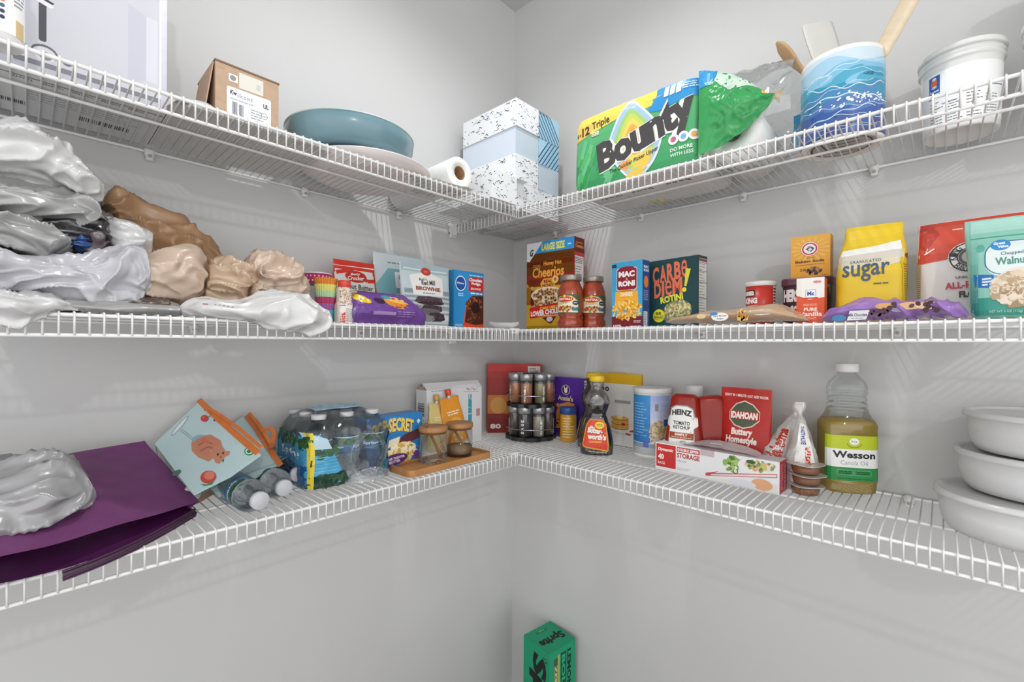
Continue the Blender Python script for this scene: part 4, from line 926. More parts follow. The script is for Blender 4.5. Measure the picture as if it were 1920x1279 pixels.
a.n = 76; a.ell(W*.25, h*.565, .013, .012, '#e6bd72'); a.ell(W*.25, h*.565, .005, .005, '#a06a34'); a.ell(-W*.75, h*.49, .005, .005, '#dcb47c')
a.poly([(-W*.86, h*.265), (W, h*.33), (W, h*.20), (-W*.84, h*.145)], '#c9241e'); a.text('CAN HELP', -W*.4, h*.245, W*.4, h*.275, '#f0d23c', .04, 0, .07); a.text('LOWER CHOLESTEROL', -W*.80, h*.185, W*.98, h*.245, '#f6f0ea', .05, 0, .07); a.small(-W*.5, h*.165, W*.8, h*.18, 1, '#f0c8b0', 3, .6)
a.poly([(-W*.3, h*.15), (W*.3, h*.16), (W*.1, h*.085), (W*.0, h*.085)], '#6a1a18'); a.ell(W*.02, h*.13, .012, .008, '#d8cce4')
s_ = Art(); D = d/2; s_.rect(-D, 0, D, h, '#c0372a'); s_.rect(-D, h*.84, D, h, '#6a1a14'); s_.text('Cheerios', -D*.8, h*.89, D*.8, h*.93, '#e9a03a', .03); s_.text('Honey Nut', -D*.7, h*.935, D*.6, h*.955, '#e9a03a', .03)
s_.rect(-D*.85, h*.05, D*.85, h*.80, '#e4e2de'); s_.small(-D*.8, h*.72, D*.8, h*.79, 4, '#55504c', 3, .5, .1); s_.small(-D*.8, h*.1, D*.7, h*.70, 22, '#8a8580', 4, .35, .5)
b = carton(w, d, h, mottled('cereal_board', '#b8352a', None, .4, 20), {'front': a, 'right': s_})
tag(b.obj('cereal_box', None, (-.081, -.256, zM), RAD(-88)), 'large red and yellow cereal box behind the two sauce jars', 'box')

# sauce jars
glassm = film('jar_glass', '#ffffff', .01, .05, 5, .05, gloss=.02)
sauce = mottled('tomato_sauce', '#b8441a', '#a03812', .25, 40, .8, coat=.5)
def jar(xc, yc, R0, h, label, yaw, k=1):
    t = thing('sauce_jar', label, 'jar', (xc, yc, zM), yaw)
    pr = [(R0*.86, 0), (R0*.93, h*.015), (R0*.98, h*.05), (R0, h*.12), (R0*.97, h*.155), (R0*.87, h*.19), (R0*.865, h*.22), (R0*.93, h*.255), (R0*.985, h*.30), (R0*1.0, h*.45), (R0*.99, h*.60), (R0*.94, h*.70), (R0*.83, h*.79), (R0*.70, h*.86), (R0*.655, h*.89), (R0*.655, h*.905)]
    B().lathe([(r_*.965, z_+.0015) for r_, z_ in pr[:-1]], sauce, 56).obj('sauce', t)
    B().lathe([(0, 0)]+pr, glassm, 56).obj('glass_body', t)
    l = Art(); HW = R0*1.0; l.poly(rrect(-HW, h*.29, HW, h*.63, .006), '#4d5a2e'); l.poly([(-HW*.96, h*.31), (HW*.8, h*.30), (HW*.84, h*.50), (HW*.3, h*.60), (-HW*.3, h*.61), (-HW*.96, h*.54)], '#ead9b8')
    l.ell(-HW*.22, h*.545, HW*.72, h*.060, '#e9c04a'); l.ell(-HW*.22, h*.545, HW*.66, h*.052, '#bd2a20'); l.text('BERTOLLI', -HW*.76, h*.525, HW*.32, h*.565, '#f2e8da', .04); l.ell(HW*.0-HW*.22, h*.602, .004, .004, '#e9b83c')
    l.ell(HW*.62, h*.475, HW*.25, h*.042, '#26284e'); l.text('NO', HW*.48, h*.465, HW*.76, h*.488, '#e8e4da', .03); l.small(-HW*.7, h*.45, HW*.2, h*.49, 2, '#8a7a5a', 3, .45)
    l.pile(-HW*.15, h*.37, HW*.62, h*.05, ('#a3261c', '#c23a2a', '#5f7a34', '#7d1a18', '#d8a04a'), 46, .0035, 5, .85); l.poly([(HW*.35, h*.33), (HW*.84, h*.33), (HW*.84, h*.40), (HW*.35, h*.38)], '#3a7a96')
    B().art(l, cyl(R0*1.004), .004, rough=.4, smooth=True, lift=.0002).obj('label', t)
    b = B(); b.lathe([(R0*.70, h*.895), (R0*.78, h*.90), (R0*.80, h*.91), (R0*.80, h*.985), (R0*.78, h*1.0), (R0*.7, h*1.0), (0, h*.997)], mottled('pewter_lid', '#a09a8e', '#8f897c', .35, 30, metal=.6), 56, ribs=lambda q, z: 1+.006*sin(q*60)); b.obj('lid', t)
c0 = RP(1070, 560, .205); c1 = RP(1110, 560, .150)
jar(-.205, c0.y, .0370, .1485, 'front jar of red pasta sauce with its label facing out', RAD(-68))
jar(-.150, c1.y-.004, .0360, .1475, 'second jar of red pasta sauce half hidden behind the front one', RAD(-52))

# macaroni box
w, d, h = .0865, .034, .166; W = w/2; a = Art(); a.rect(-W, 0, W, h, '#3fa3cf'); a.rect(-W, 0, W, h*.17, '#74202a')
a.poly(rrect(-W*.68, h*.565, W*.66, h*.905, .006), '#f0d8d4'); a.poly(rrect(-W*.65, h*.575, W*.63, h*.895, .006), '#8f2230'); a.ell(-W*.02, h*.895, W*.5, h*.03, '#8f2230'); a.ell(-W*.02, h*.575, W*.5, h*.03, '#8f2230')
a.text('MAC', -W*.55, h*.765, W*.50, h*.855, '#f4f0ee', .06); a.text('&', -W*.07, h*.715, W*.07, h*.755, '#e9a87a', .04); a.text('RONI', -W*.56, h*.625, W*.52, h*.71, '#f4f0ee', .06); a.rect(-W*.5, h*.56, W*.45, h*.575, '#e8a04a')
a.poly([(-W*.80, h*.30), (W*.76, h*.30), (W*.70, h*.55), (-W*.74, h*.55)], '#edab36'); a.text('DINNER', -W*.40, h*.475, W*.40, h*.535, '#f0e6c8', .04); a.small(-W*.3, h*.455, W*.3, h*.47, 1, '#c88a2a', 2, .5)
a.pile(0, h*.27, W*.96, h*.145, ('#efae34', '#e39a22', '#f6c55a', '#d98a1c', '#f8d27c'), 190, .0044, 6, .55, inside=lambda X, Y: abs(X) < W-.004); a.text('100%', -W*.9, h*.01, -W*.35, h*.05, '#f0e8e8', .03); a.small(W*.45, h*.07, W*.9, h*.11, 2, '#f0d8d8', 3, .5, 0); a.small(W*.2, h*.005, W*.9, h*.035, 1, '#f0d8d8', 3, .5, 0)
a.poly([(-W, h*.97), (-W*.7, h*.975), (-W*.68, h*.92), (-W, h*.92)], '#2a3a5a')
s_ = Art(); D = d/2; s_.rect(-D, 0, D, h, '#244a8c'); s_.ell(0, h*.68, D*.62, h*.09, '#e08a2c'); s_.text('MAC', -D*.7, h*.88, D*.7, h*.925, '#eef0f6', .04); s_.text('RONI', -D*.7, h*.83, D*.7, h*.87, '#eef0f6', .04); s_.small(-D*.7, h*.4, D*.7, h*.56, 6, '#8fa4d0', 3, .5); s_.rect(-D*.7, h*.02, D*.4, h*.24, '#dfe2ea'); s_.small(-D*.6, h*.03, D*.3, h*.23, 8, '#666a78', 2, .4)
b = carton(w, d, h, mottled('macaroni_board', '#2f6fb4', None, .4, 20), {'front': a, 'right': s_}); tag(b.obj('macaroni_box', None, (-.199, -.591, zM), RAD(-91.6)), 'light blue macaroni dinner box standing left of the dark green pasta box', 'box')
# dark green pasta box
w, d, h = .130, .043, .170; W = w/2; a = Art(); a.rect(-W, 0, W, h, '#23484c')
def skew(x, y): return x+y*.08, y+x*.11
for t_, x0, y0, x1, y1 in (('CARBE', -.86, .685, .60, .94), ('DIEM', -.80, .475, .42, .71)):
    for i, ch in enumerate(t_):
        n = len(t_); wd = [1.0, 1.0, 1.0, 1.0, .85] if n == 5 else [1, .45, .9, 1.35]; tot = sum(wd); q = sum(wd[:i])/tot; q1 = sum(wd[:i+1])/tot
        X0 = W*(x0+(x1-x0)*q); X1 = W*(x0+(x1-x0)*q1)-.0012; r0 = .13*(X0+X1)/2
        a.text(ch.lower() if ch == 'E' else ch, X0, h*y0+r0+(.0), X1, h*y1+r0*1.0, '#ef7a5a', .004 if ch == 'E' or ch == 'e' else .038, .06, .06)
a.poly([(W*.52, h*.83), (W*.72, h*.82), (W*.55, h*.58), (W*.47, h*.585)], '#eae23c'); a.ell(W*.47, h*.535, .0055, .0055, '#eae23c')
a.text('ROTINI', -W*.52, h*.375, W*.42, h*.475, '#e6e23e', .05, 0, .13)
a.ell(W*.18, h*.225, W*.60, h*.165, '#6d7f6a', .25); a.pile(W*.20, h*.245, W*.54, h*.135, ('#d8c890', '#c4b070', '#e6dca8', '#a8965a', '#8fa060'), 130, .0052, 8, .45)
a.ell(-W*.58, h*.18, .0165, .0165, '#e8dc36'); a.text('55', -W*.72, h*.195, -W*.48, h*.235, '#3a4a2c', .05); a.small(-W*.78, h*.125, -W*.38, h*.185, 3, '#5a6a34', 2, .5, 0); a.text('RIGATI', -W*.9, h*.01, -W*.3, h*.035, '#e6e23e', .04); a.small(W*.55, h*.02, W*.86, h*.07, 2, '#d0dcdc', 2, .5)
s_ = Art(); D = d/2; s_.rect(-D, 0, D, h, '#1d3a40'); s_.rect(-D*.85, h*.04, D*.9, h*.96, '#dcdcd8')
for k, y in enumerate((.90, .78, .62, .40, .22)): s_.rect(-D*.85, h*y, D*.9, h*(y+.008), '#3a4248')
s_.rect(-D*.85, h*.92, D*.9, h*.955, '#8c3a48'); s_.small(-D*.8, h*.05, D*.7, h*.9, 22, '#8c9090', 3, .3, .5)
b = carton(w, d, h, mottled('green_pasta_board', '#1f4046', None, .4, 20), {'front': a, 'right': s_}); tag(b.obj('pasta_box', None, (-.137, -.686, zM), RAD(-96.1)), 'dark green pasta box with big coral lettering', 'box')

# baking powder can
x, w_ = SR(1399, 1458, 560, .11); R0 = w_/2*.94; h = RP(1428, 530, .11).z-zM
t = thing('baking_powder_can', 'red baking powder can with white lid behind the brown sugar bag', 'can', (-.11-R0*.3, x, zM), RAD(-78))
b = B(); b.lathe([(0, 0), (R0*.97, 0), (R0*.97, h*.90), (0, h*.90)], mottled('red_can_label', '#c83a2e', None, .35, 20), 56); a = Art(); HW = R0
for q in range(1): a.text('CLABBER', -HW*1.5, h*.68, -HW*.35, h*.78, '#f4eee8', .04); 
a.rect(-HW*1.55, h*.66, -HW*.32, h*.80, '#2a2224'); a.text('RUMFORD', -HW*1.5, h*.68, -HW*.38, h*.78, '#f4eee8', .04); a.text('BAKING', -HW*1.7, h*.50, -HW*.15, h*.63, '#f4eee8', .06); a.text('POWDER', -HW*1.75, h*.33, -HW*.10, h*.46, '#f4eee8', .06); a.small(-HW*1.6, h*.22, -HW*.2, h*.30, 1, '#2a2224', 3, .8, 0)
a.rect(HW*1.0, .002, HW*1.6, h*.88, '#e6e0d8'); a.small(HW*1.02, .004, HW*1.55, h*.86, 12, '#44403c', 3, .5)
b.art(a, cyl(R0*.97), .005, smooth=True); b.obj('can_body', t); B().lathe([(R0*.97, h*.89), (R0*1.03, h*.90), (R0*1.03, h*.97), (R0*.99, h*1.0), (R0*.9, h*.985), (0, h*.985)], mottled('white_lid', '#eceae8', None, .4, 20), 56).obj('lid', t)
# cocoa tub
x, w_ = SR(1463, 1563, 545, .125); h = RP(1500, 522, .125).z-zM
t = thing('cocoa_container', 'dark maroon cocoa container under the yellow baking soda box', 'container', (-.095, x, zM), RAD(-90)); L = Loft([(0, w_*.9, .066, 0, 0, 5), (.004, w_*.92, .070, 0, 0, 5), (h*.86, w_*.95, .074, 0, 0, 5)], n=90)
a = Art(); a.rect(-w_*.45, .004, w_*.45, h*.86, '#3c1a26'); a.text("HERSHEY'S", -w_*.43, h*.50, w_*.22, h*.78, '#e8e2e0', .06); a.text('COCOA', -w_*.30, h*.17, w_*.10, h*.43, '#e8e2e0', .06); a.rect(w_*.28, h*.02, w_*.44, h*.84, '#8a7a5c'); a.small(w_*.29, h*.04, w_*.43, h*.8, 10, '#4a3c30', 3, .4)
b = B(); L.mesh(b, mottled('maroon_plastic', '#38161f', None, .35, 20)); b.art(a, L.front, .005, lift=.0004, dl=.00004, smooth=True); b.obj('container_body', t)
b = B(); Loft([(h*.84, w_*.98, .078, 0, 0, 5), (h*.86, w_, .080, 0, 0, 5), (h*.97, w_, .080, 0, 0, 5), (h, w_*.98, .076, 0, 0, 5)], n=80, m=8).mesh(b, mottled('maroon_lid', '#5b2f3e', None, .35, 20)); b.obj('lid', t)
zc = zM+h
# baking soda
x, w_ = SR(1483, 1557, 480, .118); h = RP(1483, 447, .118).z-zc; W = w_/2; a = Art(); a.grad(-W, 0, W, h, '#e8a02e', '#eab04a', 6)
for k in range(16):
    q = 2*pi*k/16; a.poly([(0, h*.68), (W*.97*cos(q), h*.68+h*.28*sin(q)), (W*.97*cos(q+.14), h*.68+h*.28*sin(q+.14))], '#edbf66', 8)
a.n = 9; a.ell(-.001, h*.685, w_*.235, h*.175, '#c23440'); a.ring(-.001, h*.685, w_*.225, .0022, '#f0dcd8', ry=h*.168); a.ell(-.001, h*.685, w_*.155, h*.115, '#f2f0ec'); a.poly([(-w_*.12, h*.68), (0, h*.76), (w_*.11, h*.69), (w_*.02, h*.61)], '#3f5a6e'); a.poly([(-w_*.06, h*.67), (0, h*.71), (w_*.05, h*.67), (0, h*.635)], '#e8ecee'); a.ell(-.001, h*.735, w_*.05, h*.02, '#9aa4aa')
a.text('pure', -w_*.10, h*.45, w_*.10, h*.485, '#44404a', .01, .3); a.text('Baking Soda', -w_*.38, h*.345, w_*.36, h*.425, '#3a3548', .035); a.small(-w_*.38, h*.30, w_*.36, h*.325, 1, '#8a6a3a', 4, .5, 0); a.small(-w_*.26, h*.16, -w_*.10, h*.23, 2, '#6a4a2a', 4, .6, 0)
a.pile(w_*.10, h*.16, w_*.17, h*.07, ('#5a3a2c', '#8a5a40', '#3a2824', '#b08060'), 30, .0034, 3, .7); a.small(w_*.3, h*.04, w_*.44, h*.06, 1, '#8a6a3a', 4, .6, 0)
s_ = Art(); s_.rect(-.014, 0, .014, h, '#c98a34'); s_.small(-.012, .004, .012, h*.9, 14, '#8a5a28', 3, .35)
b = carton(w_, .034, h, mottled('yellow_board', '#e6a63c', None, .4, 20), {'front': a, 'right': s_}); tag(b.obj('baking_soda_box', None, (-.101, x, zc+.0004), RAD(-90)), 'yellow and orange baking soda box on top of the cocoa container', 'box')
# vanilla
x, w_ = SR(1493, 1545, 560, .235); h = RP(1493, 523, .235).z-zM; W = w_/2; a = Art(); a.rect(-W, 0, W, h, '#d9532f'); a.poly([(-W, h*.62), (-W*.55, h*.575), (-W*.1, h*.52), (W, h*.56), (W, h), (-W, h)], '#ece8e2'); a.poly([(-W, h*.64), (-W*.6, h*.58), (-W*.7, h*.95), (-W, h*.95)], '#e8e2d6')
a.poly(rrect(-W*.32, h*.58, W*.38, h*.73, .001), '#f4f4f2'); a.line([(-W*.32, h*.58), (-W*.32, h*.73), (W*.38, h*.73), (W*.38, h*.58)], .0007, '#3a5aa0'); a.text('Mc', -W*.22, h*.605, W*.28, h*.70, '#2f4a94', .05); a.rect(-W*.5, h*.535, W*.55, h*.565, '#c23a28'); a.ell(W*.5, h*.90, W*.32, h*.04, '#e2b0b4'); a.small(W*.25, h*.885, W*.75, h*.915, 1, '#c24a5a', 3, .6)
a.small(-W*.5, h*.37, W*.5, h*.43, 2, '#f0b8a0', 3, .45, 0); a.text('PURE', -W*.45, h*.265, W*.5, h*.34, '#f4e6da', .04); a.text('Vanilla', -W*.82, h*.15, W*.85, h*.25, '#f4e6da', .03); a.text('EXTRACT', -W*.4, h*.08, W*.45, h*.125, '#f0cdb8', .02)
b = carton(w_, .034, h, mottled('vanilla_board', '#cf5030', None, .4, 20), {'front': a}); tag(b.obj('vanilla_box', None, (-.218, x, zM), RAD(-88)), 'small red-orange and white vanilla extract box in front of the cocoa', 'box')

# brown sugar bag lying flat
t = lump('brown_sugar_bag', 'clear bag of light brown sugar lying flat along the shelf edge', [(1249, 603, 606, .25, .02), (1290, 592, 606, .24, .05), (1350, 583, 605, .235, .055), (1410, 577, 604, .235, .06), (1455, 573, 603, .235, .06), (1490, 582, 603, .24, .05), (1518, 600, 603, .25, .02)], mottled('brown_sugar', '#cbb094', '#b4906a', .35, 26, .8, coat=.6), 23, .003, 14, 'bag', z0=zM, side='R')
def front_strip(p0, p1, y0, y1, d, name, parent, draw, depth=.002, rough=.3, bow=0):
    """printed panel stretched over a bag front; p0..p1 pixels of its ends"""
    A0, A1 = RP(p0, (y0+y1)/2, d), RP(p1, (y0+y1)/2, d); L_ = A0.y-A1.y; H_ = RP((p0+p1)/2, y0, d).z-RP((p0+p1)/2, y1, d).z; a = Art(); draw(a, L_, H_); z_ = RP((p0+p1)/2, y1, d).z
    b = B(); b.art(a, lambda u, v, o: V((-d-.003*bow*(1-(2*u/L_)**2)-o+(v/H_-.5)*.02*0, (A0.y+A1.y)/2-u, z_+v)), .01, .01, rough=rough); return b.obj(name, parent)
def bs(a, L_, H_):
    a.ell(-L_*.17, H_*.45, L_*.085, H_*.36, '#eceae8'); a.ell(-L_*.23, H_*.72, L_*.04, H_*.14, '#3f86c8'); a.text('Light Brown', -L_*.235, H_*.42, -L_*.105, H_*.60, '#6a5a4c', .02); a.text('Sugar', -L_*.20, H_*.20, -L_*.13, H_*.38, '#6a5a4c', .02)
    a.rect(L_*.0, H_*.1, L_*.10, H_*.9, '#e2b565'); a.pile(L_*.05, H_*.5, L_*.035, H_*.38, ('#c8862e', '#e8b44e', '#b0702a', '#f0d08a'), 50, .004, 3, .6); a.ell(-L_*.36, H_*.55, L_*.05, H_*.2, '#e2c49a'); a.ell(L_*.22, H_*.6, L_*.08, H_*.15, '#ddd6cc')
front_strip(1290, 1490, 580, 603, .294, 'label', t, bs)

# sugar bag (paper)
def sugar():
    x, w_ = SR(1562, 1697, 575, .20); h = RP(1630, 480, .20).z-zM+.0; t = .085
    ht = RP(1630, 420, .16).z-zM
    wr = lambda P, n: n*(.003*noise.noise(P*13+V((3, 0, 0)))+.0016*noise.noise(P*30))
    L = Loft([(0, w_-.012, t*.86, 0, 0, 5), (.004, w_-.004, t*.96, 0, 0, 5), (.02, w_, t, 0, 0, 5), (ht*.5, w_, t, 0, 0, 5), (ht*.68, w_*.97, t*.84, 0, .003, 4.5), (ht*.78, w_*.91, t*.56, .001, .010, 4), (ht*.86, w_*.86, t*.40, .002, .015, 3.5), (ht*.95, w_*.84, t*.30, .004, .018, 3.5), (ht, w_*.82, t*.22, .005, .022, 3)], wr=wr, n=150, m=70)
    b = B(); L.mesh(b, mottled('yellow_paper', '#e9c92c', '#e2be22', .45, 14, .6, bump=.08, bscale=30)); a = Art(); W = w_/2-.004
    a.poly([(-W, ht*.55), (-W*.6, ht*.50), (-W*.2, ht*.56), (W*.3, ht*.53), (W, ht*.57), (W, ht*.70), (-W, ht*.67)], '#dcd4b4'); a.poly([(-W*.98, ht*.60), (W*.98, ht*.62), (W*.97, ht*.70), (-W*.97, ht*.67)], '#d2cbc0')
    a.poly([(-W*.96, ht*.665), (W*.0, ht*.68), (W*.93, ht*.70), (W*.84, ht*.80), (W*.2, ht*.76), (-W*.92, ht*.735)], '#f2f0ea')
    a.text('GRANULATED', -w_*.28, ht*.585, w_*.16, ht*.615, '#5a6470', .02, 0, .03, spacing=1.2); a.text('sugar', -w_*.38, ht*.40, w_*.28, ht*.575, '#4f5f74', .015, 0, .03); a.small(w_*.06, ht*.365, w_*.26, ht*.385, 1, '#6a6a50', 3, .7, 0)
    a.ell(w_*.08, ht*.17, w_*.085, ht*.052, '#3a5f9a'); a.ell(w_*.08, ht*.17, w_*.079, ht*.048, '#f2f4f2'); a.text('30', w_*.035, ht*.158, w_*.115, ht*.192, '#3a5a94', .03)
    b.art(a, L.front, .006, .008, rough=.4, lift=.0006, dl=.00006, smooth=True)
    s_ = Art(); s_.rect(-t*.42, .01, t*.36, ht*.62, '#d9b21e'); s_.small(-t*.38, .02, t*.30, ht*.56, 20, '#7a6426', 3, .35, .3); s_.ell(-t*.1, ht*.64, t*.2, ht*.03, '#6a4a20')
    b.art(s_, L.side(1), .008, .008, rough=.4, lift=.0006, dl=.00006, smooth=True)
    return tag(b.obj('sugar_bag', None, (-.20+t/2, x, zM), RAD(-87)), 'tall yellow paper bag of granulated sugar with its top folded over', 'bag')
sugar()
# chocolate chip bag
choc = lump('chocolate_chip_bag', 'purple bag of milk chocolate chips lying flat along the shelf edge', [(1538, 598, 602, .26, .02), (1570, 578, 602, .25, .045), (1610, 565, 601, .245, .05), (1650, 566, 600, .245, .05), (1700, 563, 599, .245, .055), (1750, 563, 598, .245, .055), (1790, 566, 597, .245, .05), (1818, 585, 597, .25, .02)], mottled('purple_print_film', '#a57cc0', '#8458a8', .25, 30, .6, spec=.8), 27, .008, 26, 'bag', z0=zM, side='R')
def cc(a, L_, H_):
    a.poly([(-L_*.30, H_*.06), (-L_*.16, H_*.10), (-L_*.13, H_*.62), (-L_*.28, H_*.60)], '#dcdce0'); a.ell(-L_*.36, H_*.22, L_*.055, H_*.18, '#3a7fae'); a.text('Milk Chocolate', -L_*.29, H_*.28, -L_*.15, H_*.46, '#4a4658', .03); a.small(-L_*.27, H_*.14, -L_*.17, H_*.22, 1, '#7a7688', 3, .5)
    a.ell(-L_*.02, H_*.80, L_*.075, H_*.17, '#d8a36a'); a.ell(L_*.14, H_*.76, L_*.085, H_*.2, '#dcb080'); a.ell(L_*.26, H_*.74, L_*.085, H_*.19, '#e0bd92'); a.ell(L_*.06, H_*.6, L_*.05, H_*.15, '#8a86a0')
    r = random.Random(4)
    for k in range(22): a.ell(r.uniform(-L_*.12, L_*.33), r.uniform(H_*.45, H_*.9), .004, .003, r.choice(('#4a2a30', '#3a2028', '#5b3440')), r.uniform(0, 3), 7, 20+k % 4)
    for k in range(12): a.ell(r.uniform(-L_*.15, L_*.0), r.uniform(H_*.1, H_*.6), .0032, .002, '#4a2a3c', r.uniform(0, 3), 7, 26)
front_strip(1540, 1816, 566, 601, .301, 'front_print', choc, cc)
# flour
def flour():
    x0, w_ = SR(1716, 1930, 590, .16); h = RP(1716, 414, .16).z-zM; t = .085
    wr = lambda P, n: n*(.003*noise.noise(P*11+V((1, 5, 0)))+.0015*noise.noise(P*28))
    L = Loft([(0, w_-.012, t*.9, 0, 0, 6), (.004, w_-.004, t, 0, 0, 6), (h*.66, w_, t, 0, 0, 5), (h*.88, w_*1.0, t*.62, 0, .006, 4), (h*.97, w_*1.02, t*.28, 0, .016, 3), (h*1.01, w_*1.02, t*.20, 0, .020, 3)], wr=wr, n=150, m=60)
    b = B(); L.mesh(b, mottled('white_flour_paper', '#e4e0dc', '#dcd8d4', .5, 14, .6)); a = Art(); W = w_/2-.003
    a.rect(-W, h*.60, W, h*1.005, '#d4523f'); a.poly([(-W, h*1.0), (-W, h*.72), (-W*.80, h*.70), (-W*.55, h*.86), (-W*.75, h*.98)], '#b93a2c'); a.rect(-W, h*.955, W, h*1.005, '#cb4737'); a.poly([(-W, h*.60), (-W*.2, h*.60), (-W, h*.565)], '#d4523f')
    a.small(-W*.30, h*.88, W*.2, h*.905, 1, '#f0c8bc', 3, .7, 0); cx, cy = W*.04, h*.60
    a.ell(cx, cy, w_*.195, w_*.195, '#f0ece8'); a.ring(cx, cy, w_*.185, .002, '#3a3a3c'); a.ring(cx, cy, w_*.115, .0016, '#3a3a3c'); a.ell(cx, cy, w_*.10, w_*.10, '#5a6064'); a.ell(cx, cy, w_*.07, w_*.07, '#c8bcae')
    for i, ch in enumerate('KING ARTHUR'):
        if ch != ' ':
            q = pi*1.02-i*.30; X, Y = cx+w_*.150*cos(q), cy+w_*.150*sin(q); a.text(ch, X-.0030, Y-.0055, X+.0030, Y+.0055, '#3a3a3c', .01, 0, q-pi/2)
    for i, ch in enumerate('BAKING'):
        q = pi*1.24+i*.26; X, Y = cx+w_*.150*cos(q), cy+w_*.150*sin(q); a.text(ch, X-.0028, Y-.005, X+.0028, Y+.005, '#3a3a3c', .01, 0, q+pi/2)
    a.line([(-W*.82, h*.66), (-W*.78, h*.72)], .0012, '#f4e4dc')
    for k in range(4): a.ell(-W*.81+k*.003, h*(.665+.012*k), .0032, .0014, '#f4e4dc', .6)
    a.text('UNBLEACHED', -W*.22, h*.40, W*.4, h*.425, '#7a6a68', .03); a.text('ALL-PURPOSE', -W*.42, h*.31, W*.75, h*.375, '#c0425a', .04, 0, .03); a.text('FLOUR', -W*.15, h*.225, W*.4, h*.285, '#3a3a3e', .05, 0, .03)
    a.rect(-W, .004, W, h*.02, '#c83a30'); a.small(-W*.98, h*.05, -W*.92, h*.58, 26, '#b09070', 3, .5, 0)
    b.art(a, L.front, .006, .008, rough=.42, lift=.0006, dl=.00006, smooth=True); return tag(b.obj('flour_bag', None, (-.16+t/2, x0, zM), RAD(-93)), 'red and white paper flour bag partly hidden by the walnut pouch', 'bag')
flour()
def walnuts(w, h):
    a = Art(); W = w/2-.001; a.rect(-W, .004, W, h-.002, '#8fc9b8'); a.rect(-W, .004, W, h*.20, '#3f9a88'); a.rect(-W, h*.86, W, h-.002, '#a9d6ca'); a.rect(-W, h*.80, W, h*.812, '#4f9c8c'); a.grad(-W, .004, -W*.8, h*.8, '#2f8c80', '#8fc9b8', 6)
    a.poly([(-W*.88, h*.31), (-W*.4, h*.29), (-W*.4, h*.42), (-W*.92, h*.44)], '#2f6fb4'); a.small(-W*.70, h*.315, -W*.46, h*.40, 3, '#dfeaf4', 3, .6, 0)
    a.poly(rrect(-W*.62, h*.40, W*1.1, h*.75, .02), '#dfeae8'); a.line(arc(-W*.62+.02, h*.42+.02, .02, 1.5*pi, pi, 6)+arc(-W*.62+.02, h*.75-.02, .02, pi, pi/2, 6)+[(W, h*.75)], .0014, '#3f6f9c')
    a.ell(-W*.22, h*.715, w*.125, h*.055, '#3f8fd0', .06); a.text('Great', -W*.40, h*.72, -W*.10, h*.75, '#f2f6fa', .04, 0, .05); a.text('Value', -W*.30, h*.685, -W*.02, h*.715, '#f2f6fa', .04, 0, .05)
    a.ell(-W*.74, h*.70, w*.055, h*.038, '#5fae9c'); a.text('Chopped', -W*.22, h*.60, W*.34, h*.645, '#5a7a90', .01, 0, .03); a.text('Walnuts', -W*.36, h*.515, W*.56, h*.59, '#4f8f80', .02, 0, .03)
    a.ell(W*.38, h*.30, W*.82, h*.185, '#e4ddd2'); a.pile(W*.36, h*.28, W*.76, h*.155, ('#cbb79c', '#b89f80', '#ddcbb2', '#a58a6a', '#e6d8c4'), 240, .0075, 4, .7, inside=lambda X, Y: X < W-.008)
    a.text('NET WT 4 OZ (113g)', -W*.52, h*.045, W*.30, h*.075, '#b9ddd2', .02); return a
place_pouch('walnut_pouch', 'mint green pouch of chopped walnuts at the right end of the middle shelf', 1818, 1976, 398, 592, .235, walnuts, mottled('mint_pouch', '#8fc9b8', None, .28, 20, spec=.7), t=.055, side='R', wt=1.13, lean=-.03, seed=9, bw=.97)
# ------------------------------------------------------------------ bottom shelf, left wall
zB = ZB+DK
def sheet(fn, m, nu=40, nv=30, th=.0012, b=None):
    b = b or B(); b.grid(fn, nu, nv, m); return b
# purple tote lying open
pur = mottled('purple_fabric', '#844880', '#783e74', .5, 30, .6, bump=.15, bscale=900, spec=.4, trans=.12)
t = thing('tote_bag', 'large purple tote bag lying open at the left end of the bottom shelf', 'bag', (0, 0, 0))
P1, P2, P3 = V((-1.086, -.045, ZC-.190)), V((-1.030, -.200, ZC-.284)), V((-1.330, -.400, ZC-.245)); P4 = V((-1.420, -.10, ZC-.20))
def top(u, v):      # u: back to front, v: right to left
    a = P1.lerp(P4, v); c = P2.lerp(P3, v); p = a.lerp(c, u); p.z += .010*sin(pi*u)*sin(pi*min(v*1.2, 1))+.014*max(0, u-.62)*sin(pi*v*.9)-.02*max(0, u-.75)*sin(pi*v)+.004*noise.noise(V((u*3, v*4, 1)))
    p.y -= .010*sin(pi*v)*u; return p
b = B(); b.grid(top, 60, 60, pur); b.obj('upper_panel', t)
Q2, Q3 = V((-1.034, -.203, ZC-.298)), V((-1.360, -.325, ZC-.296))
def low(u, v):
    a = P1.lerp(P4, v)-V((0, 0, .06)); a.z = max(a.z, zB+.002)+.01*(1-u); c = Q2.lerp(Q3, v); c.y -= .055*sin(pi*min(v*1.05, 1)); c.z = zB+.003+.018*v**3; p = a.lerp(c, u); p.z = max(p.z, zB+.002); return p
b = B(); b.grid(low, 40, 60, mottled('deep_purple_lining', '#571c57', '#491448', .45, 30, .6, spec=.4, trans=.1)); b.obj('lower_panel', t)
def gus(u, v):
    a = top(u, .0); c = low(u, .0); p = a.lerp(c, v); p.x += -.012*sin(pi*v); return p
b = B(); b.grid(gus, 30, 16, pur); b.obj('side_gusset', t)
def strip(u, v):
    p = low(1, .02+.52*u); q = V((p.x, p.y-.004-.012*v, p.z-.001-.010*v+.012*(1-u))); return q
b = B(); b.grid(strip, 30, 4, mottled('dark_purple_hem', '#4a2c46', None, .5, 60)); 
